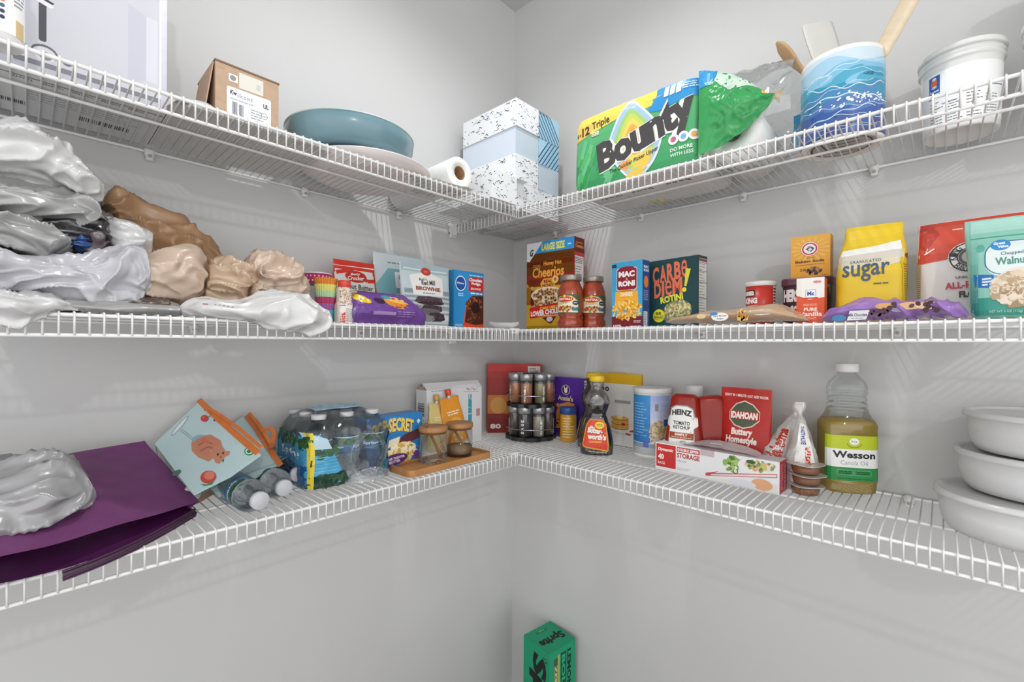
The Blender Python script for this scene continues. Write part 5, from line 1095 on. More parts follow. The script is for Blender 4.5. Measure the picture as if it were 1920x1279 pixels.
for k in range(2): b.tube([strip(u/20, .2+.6*k)+V((0, 0, .0015)) for u in range(21)], .0018, mottled('dark_purple_hem', '#4a2c46', None, .5, 60), 6)
b.obj('folded_hem', t)

# pale blue totes
def plane_map(A, Bp, C_):
    n = (Bp-A).cross(C_-A).normalized(); n = n if n.dot(CAM-A) > 0 else -n
    def f(x, y, o=0):
        v = _ray(x, y); p = CAM+v*((A-CAM).dot(n)/v.dot(n)); return p+n*o
    return f, n
def quad_thing(name, px, fm, n, th, m, parent=None, arts=None, cell=None):
    """flat folded cloth: the outline px drawn on the plane fm, thickness th"""
    b = B(); top_ = [fm(x, y) for x, y in px]; bot = [p-n*th for p in top_]; k = len(px)
    b.add(top_+bot, [tuple(range(k)), tuple(range(2*k-1, k-1, -1))]+[(i, i+k, (i+1) % k+k, (i+1) % k) for i in range(k)], m)
    if arts: b.art(arts, lambda u, v, o: fm(u, v, o), lift=.0003, dl=.00002)
    return b.obj(name, parent)
A_, B_, C_ = LP(290, 832, .05), LP(376, 752, .022), ON(362, 926, ZC-.262)
fm, nn = plane_map(A_, B_, C_)
pale = mottled('pale_blue_fabric', '#c4dbdc', '#b9d2d6', .5, 18, .7, bump=.1, bscale=700, spec=.4)
t = thing('tote_bag', 'pale blue folded tote printed with a cat in a wine glass, leaning on the wall', 'bag', (0, 0, 0))
a = Art()
a.ell(337, 799, 24, 4.2, '#8fa5ac', -.86); a.ell(337, 799, 22, 3.0, '#dfeaee', -.86); a.line([(339, 806), (350, 814), (366, 828)], 4.5, '#7f9aa6'); a.line([(339, 806), (350, 814), (366, 828)], 2.5, '#b8cfd8')
a.poly([(362, 822), (372, 818), (395, 815), (414, 826), (418, 840), (408, 852), (392, 866), (372, 858), (360, 846), (359, 832)], '#c58a6a'); a.ell(372, 822, 12, 6, '#8fb0bc', -.3)
a.poly([(366, 826), (380, 818), (400, 819), (412, 830), (404, 846), (388, 856), (370, 848)], '#c7826a'); a.line([(372, 836), (384, 828), (398, 832)], 2, '#a3614c'); a.line([(376, 846), (390, 838), (404, 842)], 2, '#a3614c'); a.ell(384, 826, 7, 4, '#cf6f5c', .3); a.ell(398, 846, 5, 3, '#d9907a')
a.poly([(400, 838), (408, 834), (414, 841), (420, 840), (422, 846), (431, 846), (430, 853), (421, 858), (412, 870), (404, 868), (402, 861), (394, 858)], '#c98a6e'); a.poly([(406, 853), (409, 849), (411, 852), (409, 856)], '#5a3a30'); a.poly([(416, 850), (419, 847), (421, 850), (419, 853)], '#5a3a30'); a.poly([(412, 856), (416, 856), (414, 860)], '#8a4a3c'); a.poly([(416, 864), (421, 860), (419, 868)], '#4f7a5a')
a.ell(384, 785, 7.5, 6.5, '#c4483c'); a.ell(382, 783, 2, 1.6, '#d97a68'); a.line([(390, 783), (396, 780), (402, 782)], 1.2, '#5a6a4c'); a.poly([(400, 790), (403, 783), (406, 784), (404, 790)], '#3f5a50'); a.ell(386, 769, 4, 2.4, '#b8503c', .4)
a.ell(391, 895, 15, 12, '#c94f42', -.2); a.ell(393, 892, 10, 8, '#dc8270', -.2); a.poly([(376, 908), (388, 909), (402, 902), (398, 909), (384, 912)], '#4f8a5c'); a.ell(332, 887, 9, 4.5, '#4f7466', -.5)
a.ell(467, 847, 8.5, 7.5, '#2f8a5a'); a.ell(467, 847, 6.5, 5.6, '#e2efe8'); a.ell(467, 847, 4, 3.6, '#2f8a5a'); a.line([(293, 838), (296, 856)], 1.6, '#4a6a66'); 
quad_thing('front_panel', [(290, 832), (303, 819), (376, 751), (430, 803), (488, 852), (430, 893), (362, 927), (326, 880)], fm, nn, .004, pale, t, a)
orm = mottled('orange_webbing', '#dd7f3f', '#cf7236', .5, 60, .6, bump=.2, bscale=600)
def strap(pts, wd, nm, par, f, o=.002, th=.003):
    L_ = [f(x, y, o) for x, y in pts]; b = B()
    for i in range(len(pts)-1):
        p, q = L_[i], L_[i+1]; d = (q-p).normalized(); s = d.cross(nn).normalized()*wd/2
        b.add([p-s, p+s, q+s, q-s, p-s-nn*th, p+s-nn*th, q+s-nn*th, q-s-nn*th], [(0, 1, 2, 3), (7, 6, 5, 4), (0, 4, 5, 1), (1, 5, 6, 2), (2, 6, 7, 3), (3, 7, 4, 0)], orm)
    return b.obj(nm, par)
strap([(374, 751), (410, 786), (446, 818), (484, 850)], .011, 'orange_trim', t, fm, .0025)
strap([(392, 768), (416, 782), (450, 806), (492, 842)], .006, 'handle', t, fm, .007)
fm2, nn2 = plane_map(A_+V((.075, .0, -.012)), B_+V((.10, .0, -.04)), ON(372, 940, ZC-.285))
t = thing('tote_bag', 'second pale blue tote with orange straps tucked behind the cat one', 'bag', (0, 0, 0))
a = Art(); a.line([(372, 928), (440, 896), (520, 868)], 1.5, '#8fb0b4'); a.line([(412, 905), (425, 930)], 1.6, '#5a8078')
quad_thing('folded_panel', [(430, 800), (462, 776), (500, 822), (526, 868), (470, 900), (410, 930), (395, 915), (420, 860)], fm2, nn2, .004, pale, t, a)
strap([(462, 782), (478, 802), (500, 836), (526, 874)], .010, 'orange_trim', t, fm2, .004)
strap([(468, 782), (484, 800), (500, 825), (512, 845)], .007, 'handle', t, fm2, .012)
strap([(490, 818), (508, 812), (516, 822), (514, 838), (508, 850)], .008, 'handle', t, fm2, .016)
fm3, nn3 = plane_map(ON(365, 945, ZC-.296), ON(410, 925, ZC-.296), LP(390, 900, .12))
tag(quad_thing('kraft_paper', [(362, 928), (408, 900), (416, 918), (372, 944)], fm3, nn3, .002, kraft), 'folded kraft paper edge sticking out below the cat tote', 'paper')

# small water bottles
wat = liquid('bottle_water', '#f2f7fa', 1.33, 0, .45)
capm = mottled('milky_cap', '#dcdce0', '#d2d2d8', .35, 60, .5, trans=.2)
petm = film('pet_plastic', '#f2f6f8', .06, .06, 8, .1, gloss=.08)
def label_art(R0, h):
    a = Art(); n = 2*pi*R0; y0, y1 = h*.42, h*.66; x0, x1 = -n/2+.001, n/2-.001
    a.grad(x0, y0, x1, y1, '#1f4f86', '#59a6cc', 5); a.rect(x0, y1-h*.012, x1, y1, '#dcecf2')
    r = random.Random(4)
    for k in range(60): a.ell(r.uniform(x0+.006, x1-.006), r.uniform(y0+(y1-y0)*.62, y1-.006), .006, .0045, r.choice(('#2f5a2c', '#436f38', '#254a2a', '#5f8a44')), 0, 8, 10+k % 4)
    a.n = 16
    for k in (-1, 0, 1): a.text('Spring', k*n*.32-.018, y0+(y1-y0)*.26, k*n*.32+.018, y0+(y1-y0)*.50, '#eaf4fa', .04); a.small(k*n*.32-.014, y0+.003, k*n*.32+.014, y0+(y1-y0)*.18, 2, '#a8cbe0', 3, .4)
    return a
def water_bottle(label, loc, rz=0, rot=None, group=None, lab=True, R0=.0285, h=.152):
    t = thing('water_bottle', label, 'bottle', loc, rz, group, rot)
    pr = [(0, .003), (R0*.6, .0005), (R0*.88, .0008), (R0, .007), (R0, h*.16)]
    for k in range(4): z = h*(.17+.06*k); pr += [(R0*.965, z+h*.012), (R0, z+h*.03), (R0, z+h*.048)]
    pr += [(R0*.955, h*.415), (R0*.955, h*.665), (R0, h*.68), (R0*.99, h*.73), (R0*.88, h*.80), (R0*.64, h*.87), (R0*.44, h*.905), (R0*.42, h*.925), (R0*.52, h*.928), (R0*.52, h*.935), (R0*.42, h*.937)]
    B().lathe(pr, wat, 44).obj('bottle_body', t)
    if lab: B().art(label_art(R0*.96, h), cyl(R0*.962), .004, rough=.3, smooth=True).obj('paper_label', t)
    B().lathe([(R0*.52, h*.938), (R0*.53, h*.942), (R0*.53, h*.992), (R0*.49, h), (0, h)], capm, 36, ribs=lambda a, z: 1+.015*sin(a*36)).obj('cap', t)
    return t
wb = water_bottle('water bottle lying on its side with its cap out, nearest the purple tote', (-.972, -.150, zB+.0290), rot=(pi/2, 0, .06))
G = 'loose water bottles lying under the totes'; wb['group'] = G
for lab, loc, rz in (('water bottle lying on its side, the middle one of the row of caps', (-.911, -.105, zB+.0290), .03), ('water bottle lying on its side closest to the wrapped water pack', (-.852, -.030, zB+.0290), .0), ('dim water bottle half hidden beside the corner of the purple tote', (-1.040, -.022, zB+.0290), .02)):
    c = copy_tree(wb); c.location = loc; c.rotation_euler = (pi/2, 0, rz); c['label'] = lab
# wrapped pack
pk = None; G = 'water bottles in the torn wrap'
names = [['leftmost front bottle in the water pack', 'middle front bottle in the water pack', 'front right bottle showing through the hole in the wrap'], ['left bottle in the middle row of the water pack', 'centre bottle of the water pack', 'right bottle in the middle row of the pack'], ['back left bottle of the water pack with its label showing', 'back middle bottle of the water pack by the wall', 'back right bottle of the water pack by the wall']]
for j in range(3):
    for i in range(3):
        x, y = -.815+i*.0625, -.195+j*.0605
        if pk is None: pk = water_bottle(names[j][i], (x, y, zB), 0, None, G)
        else: c = copy_tree(pk); c.location = (x, y, zB); c.rotation_euler = (0, 0, .7*i+1.3*j); c['label'] = names[j][i]
t = thing('shrink_wrap', 'clear and printed plastic wrap torn open around the pack of water bottles', 'wrap', (-.752, -.134, zB))
wr = lambda P, n: n*(.0035*crease(P, 20, (1, 1, .7), 3)+.004*noise.noise(P*12))
L = Loft([(.001, .190, .182, 0, 0, 5), (.004, .200, .192, 0, 0, 6), (.10, .200, .192, 0, 0, 6), (.122, .196, .186, 0, 0, 5), (.142, .168, .158, 0, 0, 4), (.154, .120, .110, 0, 0, 3), (.158, .06, .05, 0, 0, 2.5)], smooth=False, wr=wr, n=160, m=60)
wf = film('shrink_film', '#f4f8fa', .05, .10, 30, 1.0, gloss=.07)
b = B(); L.mesh(b, wf, caps=False)
a = Art(); r = random.Random(7)
# front face print: left third lake scene, right curl
a.poly([(-.098, .002), (-.030, .002), (-.026, .03), (-.040, .06), (-.052, .090), (-.072, .112), (-.098, .118)], '#4aa3cc'); a.poly([(-.098, .002), (-.030, .002), (-.012, .012), (-.020, .032), (-.050, .030), (-.098, .026)], '#2c4a34')
for k in range(70): x = r.uniform(-.096, -.024); a.ell(x, r.uniform(.004, .03), .006, .004, r.choice(('#2a4a34', '#3b6044', '#1f3a30', '#24323c')), r.uniform(0, 1), 8, 10+k % 4)
a.n = 15
for k in range(40): a.ell(r.uniform(-.096, -.040), r.gauss(.078, .004), .007, .0035, r.choice(('#2f5a3a', '#426c44', '#24463a')), 0, 8, 16+k % 4)
a.n = 22; a.poly([(-.098, .086), (-.050, .083), (-.060, .105), (-.098, .118)], '#b9d2e2')
for k in range(5): a.line([(-.096, .040+k*.007), (-.036, .038+k*.007)], .0012, '#7cc4dc')
a.poly([(-.094, .004), (-.086, .004), (-.083, .06), (-.086, .118), (-.097, .118), (-.094, .06)], '#e3cf3c'); a.line([(-.089, .050), (-.088, .064)], .0022, '#2a3a2c'); a.text('24', -.095, .100, -.086, .110, '#3a5a34', .04)
a.poly([(.060, .002), (.096, .004), (.098, .10), (.088, .10), (.082, .05), (.064, .02)], '#2f6f8c')
for k in range(24): a.ell(r.uniform(.066, .094), r.uniform(.006, .09), .006, .0045, r.choice(('#24402c', '#35583c', '#1d3038', '#3f7fa0')), 0, 8, 30+k % 4)
b.art(a, L.front, .006, .008, rough=.25, lift=.0008, dl=.00005, smooth=True)
s_ = Art(); s_.poly([(-.09, .002), (.092, .002), (.092, .11), (-.09, .11)], '#3f97c4'); s_.rect(-.09, .002, .092, .05, '#1f5a94'); s_.text('Spring', -.04, .06, .06, .082, '#e8f2f8', .04); s_.small(-.04, .02, .05, .045, 3, '#9cc4de', 3, .4)
for k in range(60): s_.ell(r.uniform(-.086, .088), r.uniform(.088, .108), .007, .006, r.choice(('#2f5a2c', '#436f38', '#254a2a')), 0, 8, 6+k % 4)
s_.n = 11; s_.ell(-.075, .07, .012, .022, '#c8dce8'); b.art(s_, L.side(-1), .008, .01, rough=.25, lift=.0008, dl=.00005, smooth=True)
tp = Art(); tp.poly([(-.06, -.045), (.055, -.05), (.06, .03), (-.055, .035)], '#9fcde6')
for k in range(90): tp.ell(r.uniform(-.056, .056), r.uniform(-.045, .032), .006, .003, r.choice(('#4f9fce', '#e4eff6', '#2f7fb4', '#cfe4f0')), r.uniform(-1, 1), 9, 2+k % 6)
b.art(tp, lambda u, v, o: V((u, v, .1585+.0015*noise.noise(V((u*30, v*30, 0)))+o)), .01, .01, rough=.3); b.obj('printed_film', t)
def hole(u, v):
    q = 2*pi*v; k = 1+.10*noise.noise(V((cos(q)*1.6, sin(q)*1.6, 3)))+.05*cos(4*q); R_ = (.047-.012*u)*k
    return V((.030+R_*cos(q), -.0975-.012*sin(pi*u)+.004*crease((v*2, u*.6, 0), 5, (1, 1, 1), 4), .060+R_*1.08*sin(q)))
b = B(); b.grid(hole, 8, 90, film('torn_film_edge', '#f6fafc', .08, .14, 60, .9, gloss=.06)); b.obj('torn_edge', t)
b = B(); b.grid(lambda u, v: V((-.015+.10*u, -.100-.020*v*sin(pi*u)-.004*crease((u, v, 0), 5, (1, 1, 1), 2), .002+.026*(1-v)*(.5+.5*sin(pi*u)))), 40, 16, film('loose_film', '#f6fafc', .30, .2, 60, .9)); b.obj('loose_film', t)

# popcorn box
w, d, h = .162, .050, .131; W = w/2; a = Art(); a.grad(-W, 0, W, h, '#2f72ae', '#2f83c4', 3)
a.text('POP·SECRET', -W*.84, h*.60, W*.66, h*.86, '#5a3a20', .07, .05, .0, bend=.012); a.text('POP·SECRET', -W*.84, h*.61, W*.66, h*.87, '#ecd06a', .045, .05, .0, bend=.012)
a.poly([(-W*.5, h*.3), (W*.3, h*.62), (W*.95, h*.70), (W*.95, h*.52), (W*.2, h*.40), (-W*.3, h*.2)], '#5a3038'); a.poly([(-W*.3, h*.42), (W*.1, h*.48), (W*.15, h*.60), (-W*.25, h*.56)], '#eadfc0'); a.pile(W*.22, h*.30, W*.55, h*.16, ('#e8d08a', '#f0e2b0', '#d8b860', '#f6eccc', '#c8a850'), 110, .0062, 4, .8)
a.ell(-W*.05, h*.19, W*.48, h*.10, '#5c2a6e', .05); a.text('MOVIE THEATER', -W*.42, h*.19, W*.32, h*.235, '#e8d8ea', .04, 0, .05); a.text('BUTTER', -W*.24, h*.125, W*.16, h*.175, '#e8d8ea', .04, 0, .05); a.ell(W*.76, h*.2, W*.10, h*.08, '#7a3a8c'); a.poly([(W*.78, h*.84), (W*.86, h*.88), (W*.92, h*.83), (W*.84, h*.78)], '#e8eef2')
s_ = Art(); s_.rect(-.024, 0, .024, h, '#275f96'); s_.text('POP', -.018, h*.6, .018, h*.75, '#ecd06a', .05); s_.small(-.018, h*.1, .018, h*.5, 8, '#8fb4d4', 3, .4)
b = carton(w, d, h, mottled('popcorn_board', '#2f78b6', None, .4, 20), {'front': a, 'right': s_}); tag(b.obj('popcorn_box', None, (-.632, -.178, zB), RAD(5)), 'blue microwave popcorn box between the water pack and the wooden tray', 'box')

# wooden tray with two jars
oak = mottled('acacia_wood', '#c08a52', '#a06e3c', .45, 10, .8, stretch=(1, 7, 1), bump=.05)
oak2 = mottled('lid_wood', '#b98656', '#96683e', .45, 14, .8, stretch=(2, 8, 1), bump=.05)
t0 = B(); ol = [(x, y) for x, y in rrect(-.134, -.046, .134, .046, .016, 6)]; il = [(x*.965, y*.90) for x, y in ol]
t0.slab(ol, 0, .009, oak)
n_ = len(ol); t0.add([(x, y, .009) for x, y in ol]+[(x*.992, y*.98, .015) for x, y in ol]+[(x, y, .015) for x, y in il]+[(x*.99, y*.98, .0095) for x, y in il], [(i+a_*n_, (i+1) % n_+a_*n_, (i+1) % n_+(a_+1)*n_, i+(a_+1)*n_) for a_ in range(3) for i in range(n_)], oak)
tag(t0.obj('wooden_tray', None, (-.516, -.240, zB), .03), 'long rounded wooden tray holding two glass jars', 'tray')
def wjar(x, y, label, rz, h=.088, R0=.0345, cont=None):
    t = thing('glass_jar', label, 'jar', (x, y, zB+.0097), rz)
    gl = film('thin_glass', '#f6f8f8', .02, .04, 4, .05, gloss=.02)
    B().lathe([(0, .003), (R0*.9, .003), (R0, .0), (R0*1.0, .004), (R0, h*.86)], gl, 56).obj('glass_body', t)
    b = B(); b.lathe([(R0*.93, h*.80), (R0*.93, h*.86), (R0*1.05, h*.865), (R0*1.06, h*.90), (R0*1.06, h*.97), (R0*1.03, h), (0, h)], oak2, 56); b.obj('wooden_lid', t)
    b = B(); S0 = V((R0*.55, -R0*.3, .010)); S1 = V((-R0*.75, R0*.2, h*1.12 if not cont else h*1.02))
    b.tube([S0.lerp(S1, k/12) for k in range(13)], lambda q: .0032+.0028*max(0, 1-q*4), mottled('spoon_wood', '#8a5c36', None, .5, 30), 10); b.obj('wooden_spoon', t)
    if cont: B().lathe([(0, .0065), (R0*.94, .0065), (R0*.94, h*.30), (0, h*.34)], mottled('brown_spice', '#96714c', '#7a5636', .9, 160, .6, bump=.5, bscale=300), 40).obj('filling', t)
    return t
wjar(-.541, -.232, 'glass jar with a wood lid on the near end of the wooden tray', .4)
wjar(-.452, -.228, 'glass jar with a wood lid and a spoon crossing its front', -.6, cont=True, h=.086)

# white carton, drink pouches
w, d, h = .205, .055, .190; W = w/2; a = Art(); a.rect(-W, 0, W, h, '#eaeaec'); a.text('Simply', W*.36, h*.22, W*.70, h*.76, '#2f9fb0', .0) if 0 else None
vs = Art()
for i, ch in enumerate('ylpmiS'): a.text(ch, W*.40, h*(.26+.085*i), W*.68, h*(.26+.085*i+.075), '#3aa3b4', .02, 0, -pi/2)
a.poly([(W*.28, h*.84), (W*.86, h*.82), (W*.92, h*.95), (W*.30, h*.97)], '#4a3c3c'); a.ell(W*.5, h*.90, W*.12, h*.04, '#a08080'); a.ell(W*.72, h*.89, W*.1, h*.04, '#b89090'); a.rect(-W*.34, h*.78, -W*.20, h*.84, '#2f9fb0'); a.small(-W*.85, h*.86, -W*.1, h*.94, 2, '#b0b0b4', 3, .4); a.rect(W*.78, h*.42, W*.92, h*.54, '#c88a94')
s_ = Art(); s_.rect(-.027, 0, .027, h, '#dededf'); s_.bars(-.018, h*.55, .016, h*.78, n=14, vertical=True); s_.small(-.02, h*.1, .02, h*.5, 9, '#9a9aa0', 3, .35)
t = thing('white_carton', 'white carton standing open against the wall behind the drink pouches', 'box', (-.356, -.070, zB), RAD(-3))
b = B(); b.box(-W, -d/2, 0, W, d/2, h*.90, mottled('white_carton_board', '#e6e6e8', None, .45, 20), ch=.0008); aa = Art(); aa.it = a.it; aa.n = a.n
b.art(a, lambda u, v, o: (u, -d/2-o+(max(0, v-h*.90)*1.2), v if v < h*.9 else h*.9+(v-h*.9)*.9), None); b.art(s_, lambda u, v, o: (-W-o, -u, v*.9)); b.obj('carton_body', t)
B().add([(-W, -d/2, h*.90), (W, -d/2, h*.90), (W, -d/2+.022, h*1.0), (-W, -d/2+.022, h*1.0), (-W, d/2, h*.90), (W, d/2, h*.90)], [(0, 1, 2, 3), (3, 2, 5, 4), (1, 5, 2)], mottled('white_carton_board', '#e6e6e8', None, .45, 20)).obj('gabled_top', t)
B().add([(-W, -d/2, h*.90), (-W, d/2, h*.90), (-W-.006, 0, h*.985), (-W-.001, -d/2, h*.90), (-W-.001, d/2, h*.90), (-W-.007, 0, h*.985)], [(0, 1, 2), (5, 4, 3)], kraft).obj('end_flap', t)
def squeeze(name, label, x, y, w, h, col, c2, cap, rz, lean, z_=0, tilt=0):
    t = thing(name, label, 'pouch', (x, y, zB+z_), 0, None, (lean, tilt, rz)); a = Art(); W = w/2-.002
    a.rect(-W, .003, W, h-.003, col); a.ell(0, h*.35, w*.34, h*.22, c2); a.small(-W*.5, h*.62, W*.6, h*.72, 2, '#f4ead0', 3, .5); a.pile(0, h*.2, w*.3, h*.1, (c2, '#f0d8a0', '#e8a84a'), 30, .004, 3)
    b, L = pouch(w, h, .032, w*.8, a, mottled(name+'_film', col, None, .25, 20, spec=.8), seed=3, amp=.002, top=.008); b.obj('pouch_body', t)
    B().tube([(w*.0, 0, h-.004), (w*.0, 0, h+.008)], .0045, clipm, 14).obj('spout', t); c = B(); c.lathe([(.0075, h+.006), (.0085, h+.008), (.0085, h+.022), (.007, h+.024), (0, h+.024)], mottled(name+'_cap', cap, None, .35, 30), 24); c.obj('cap', t); return t
squeeze('drink_pouch', 'shiny orange pouch with a red screw cap in front of the white carton', -.378, -.125, .090, .138, '#e79a34', '#f0b454', '#dc4a2a', .05, -.10, .012, -.12)
squeeze('drink_pouch', 'pale yellow pouch left of the orange one behind the wooden-lidded jar', -.438, -.118, .075, .135, '#e3cf86', '#eee0a6', '#c8a04a', .15, -.10, .0, .05)
# grey bag on the tote
lump('plastic_bag', 'grey crinkled plastic bag lying on top of the purple tote', [(-90, 872, 1030, .20, .10), (-20, 868, 1024, .20, .11), (30, 858, 1008, .20, .11), (75, 846, 985, .20, .11), (112, 844, 962, .20, .10), (150, 866, 946, .20, .08), (180, 912, 936, .20, .04)], film('silver_bag_film', '#aeaeb0', .95, .28, 50, .9, gloss=.10), 33, .015, 22)
lump('plastic_bag', 'thin silvery bag hem spread below the grey bag on the tote', [(-90, 985, 1030, .27, .03), (0, 975, 1012, .26, .03), (60, 968, 1000, .25, .03), (110, 950, 972, .24, .03), (160, 925, 950, .23, .02)], film('silver_bag_film2', '#c4c4cc', .92, .25, 50, .9, gloss=.10), 35, .006, 26)
# ------------------------------------------------------------------ bottom shelf, right wall
# red cereal box behind the spice rack
w, d, h = .185, .040, .236; W = w/2; a = Art(); a.grad(-W, 0, W, h, '#7a1a16', '#b52a22', 5); a.rect(-W, h*.90, W, h, '#c8322a'); a.rect(-W, h*.28, -W*.2, h*.55, '#d87a2c'); a.ell(-W*.6, h*.4, W*.3, h*.12, '#e0a04a'); a.text('80', -W*.9, h*.06, -W*.5, h*.13, '#f0e0d8', .04); a.rect(W*.5, h*.80, W*.95, h*.97, '#e8e4e0'); a.small(W*.55, h*.82, W*.9, h*.95, 4, '#8a8480', 2, .5)
b = carton(w, d, h, mottled('red_board', '#a82a22', None, .4, 20), {'front': a}); tag(b.obj('cereal_box', None, (-.078, -.078, zB), RAD(-45)), 'red cereal box in the corner almost hidden behind the spice rack', 'box')
# spice rack
blk = mottled('black_plastic', '#17181b', '#1f2024', .3, 30, .6)
rk = thing('spice_rack', 'two-tier black revolving rack full of spice jars', 'rack', (-.122, -.194, zB))
def scal(R_, n=8, d=.10): return [((R_*(1-d+d*abs(cos(n*q/2))))*cos(q), (R_*(1-d+d*abs(cos(n*q/2))))*sin(q)) for q in [2*pi*i/96 for i in range(96)]]
B().slab(scal(.083), .004, .016, blk).obj('lower_tray', rk)
B().slab(scal(.080), .107, .119, blk).obj('upper_tray', rk)
b = B(); b.lathe([(.05, 0), (.05, .004), (.030, .006), (.026, .02), (.026, .205), (.03, .212), (.0, .214)], blk, 40); b.obj('centre_column', rk)
b = B()
for z in (.040, .145): b.tube([(.080*cos(2*pi*i/48), .080*sin(2*pi*i/48), z) for i in range(48)], .0016, mottled('chrome_wire', '#b0b2b6', None, .2, 30, metal=1), 6, closed=True)
b.obj('wire_rings', rk)
steel = mottled('brushed_lid', '#b9bbbf', '#a6a8ac', .32, 60, .6, metal=.75)
spg = film('spice_glass', '#f4f6f6', .05, .06, 6, .05, gloss=.09)
spices = [('#a8a294', 'BASIL'), ('#c8784a', 'PAPRIKA'), ('#b5aa98', 'GARLIC'), ('#77736a', 'THYME'), ('#5c5048', 'PEPPER'), ('#9a8a5a', 'OREGANO')]
def spice_jar(q, tier, col, word, label):
    R_ = .057; t = thing('spice_jar', label, 'spice jar', (-.122+R_*cos(q), -.194+R_*sin(q), zB+(.0165 if tier == 0 else .1195)), q+pi/2, 'jars in the spice rack')
    r0, h = .0193, .092
    B().lathe([(0, .003), (r0*.90, .003), (r0*.92, h*.68), (0, h*.68)], mottled('spice_'+word.lower(), col, None, .9, 260, .8, bump=.4, bscale=400), 30).obj('spice', t)
    b = B(); b.lathe([(0, .0), (r0, .0006), (r0, h*.76), (r0*.93, h*.80)], spg, 36); b.obj('glass_body', t)
    a = Art()
    for i, ch in enumerate(word): a.text(ch, -.0035, h*.10+(h*.52)*i/len(word), .0035, h*.10+(h*.52)*(i+.82)/len(word), '#f2f2f2', .03, 0, pi/2)
    B().art(a, cyl(r0*1.004), .003, smooth=True).obj('lettering', t)
    b = B(); b.lathe([(r0*.96, h*.79), (r0*1.06, h*.80), (r0*1.06, h*.965), (r0*1.0, h), (0, h)], steel, 40); b.obj('lid', t)
tn = ('lower', 'upper')
for tier in (0, 1):
    for k in range(8):
        q = pi+RAD(43)+(k-3.5)*2*pi/8+(0 if tier == 0 else .10); col, wd_ = spices[(k*2+tier*3) % 6]
        if (tier, k) == (1, 3): col, wd_ = spices[1]
        if (tier, k) == (0, 3): col, wd_ = ('#3f3f44', 'SAGE')
        side = ('far left back', 'left', 'left front', 'front, left of centre', 'front, right of centre', 'right front', 'right', 'far right back')[k]
        spice_jar(q, tier, col, wd_, 'steel-lidded spice jar, %s tier of the rack, %s' % (tn[tier], side))
# crackers box
E0 = ON(1093, 826.5, zB); w, d, h = .134, .042, .196; W = w/2; a = Art(); a.grad(-W, 0, W, h, '#4c2b86', '#5c34a0', 3)
a.ell(-W*.02, h*.80, W*.26, h*.085, '#c9b48a'); a.ell(-W*.02, h*.80, W*.22, h*.072, '#4a2c6a'); a.ell(-W*.02, h*.785, W*.10, h*.04, '#efeae0'); a.ell(-W*.10, h*.83, W*.035, h*.03, '#efeae0', .3); a.ell(W*.05, h*.83, W*.035, h*.03, '#efeae0', -.3)
a.text("Annie's", -W*.50, h*.615, W*.42, h*.70, '#e6d49c', .04, 0, -.04)
a.poly([(-W*.62, h*.40), (-W*.4, h*.55), (W*.1, h*.60), (W*.50, h*.58), (W*.52, h*.46), (W*.1, h*.44), (-W*.1, h*.16), (-W*.62, h*.14)], '#e8913a')
for k in range(9): x = -W*.5+W*.11*k; a.ell(x, h*(.48 if k % 2 else .53), W*.10, h*.035, ('#f0a84a', '#d87a24')[k % 2], .4)
r = random.Random(1)
for k in range(26): a.ell(r.uniform(-W*.55, W*.0), r.uniform(h*.16, h*.40), W*.10, h*.028, r.choice(('#f0a84a', '#dc8228', '#eeb25c')), r.uniform(-1, 1), 10, 30+k % 4)
a.n = 36; a.ring(W*.78, h*.15, W*.10, .0015, '#e0dcea'); a.small(W*.55, h*.03, W*.95, h*.09, 2, '#d8d0e8', 3, .5, 0)
s_ = Art(); s_.rect(-.020, 0, .020, h, '#4a2c84'); s_.rect(-.017, h*.28, .017, h*.97, '#e4e2ea'); s_.small(-.016, h*.3, .016, h*.95, 14, '#6a6478', 3, .4, .4)
b = carton(w, d, h, mottled('purple_board', '#5530a0', None, .4, 20), {'front': a, 'right': s_}); tag(b.obj('cracker_box', None, (E0.x+d/2, E0.y+w/2, zB), RAD(-90)), 'purple cracker box between the spice rack and the syrup bottles', 'box')
# yellow spice jar
t = thing('seasoning_jar', 'yellow seasoning jar with a blue lid in front of the purple box', 'jar', (-.0775, -.3095, zB), RAD(-45)) if 0 else None
c_ = ON(1067, 830, zB); yj = (c_.x+.018, c_.y+.017, zB); R0 = .0255; h = .108
t = thing('seasoning_jar', 'yellow seasoning jar with a blue lid in front of the purple box', 'jar', yj, RAD(-45))
b = B(); b.lathe([(0, 0), (R0*.95, 0), (R0, .003), (R0, h*.78), (R0*.95, h*.80), (0, h*.80)], mottled('mustard_fill', '#cf961a', None, .3, 60, coat=.5), 48); a = Art()
a.small(-R0*.9, h*.12, R0*.7, h*.72, 8, '#f0dcae', 5, .30, .4); a.rect(R0*.95, h*.1, R0*1.35, h*.75, '#d8c8b8'); a.rect(-R0*1.4, h*.1, -R0*1.1, h*.75, '#e8a020'); b.art(a, cyl(R0*1.003), .003, smooth=True); b.obj('jar_body', t)
B().lathe([(R0*.98, h*.80), (R0*1.04, h*.81), (R0*1.04, h*.985), (R0, h), (0, h)], mottled('blue_lid', '#28509a', None, .35, 30), 48, ribs=lambda a, z: 1+.010*sin(a*50)).obj('lid', t)
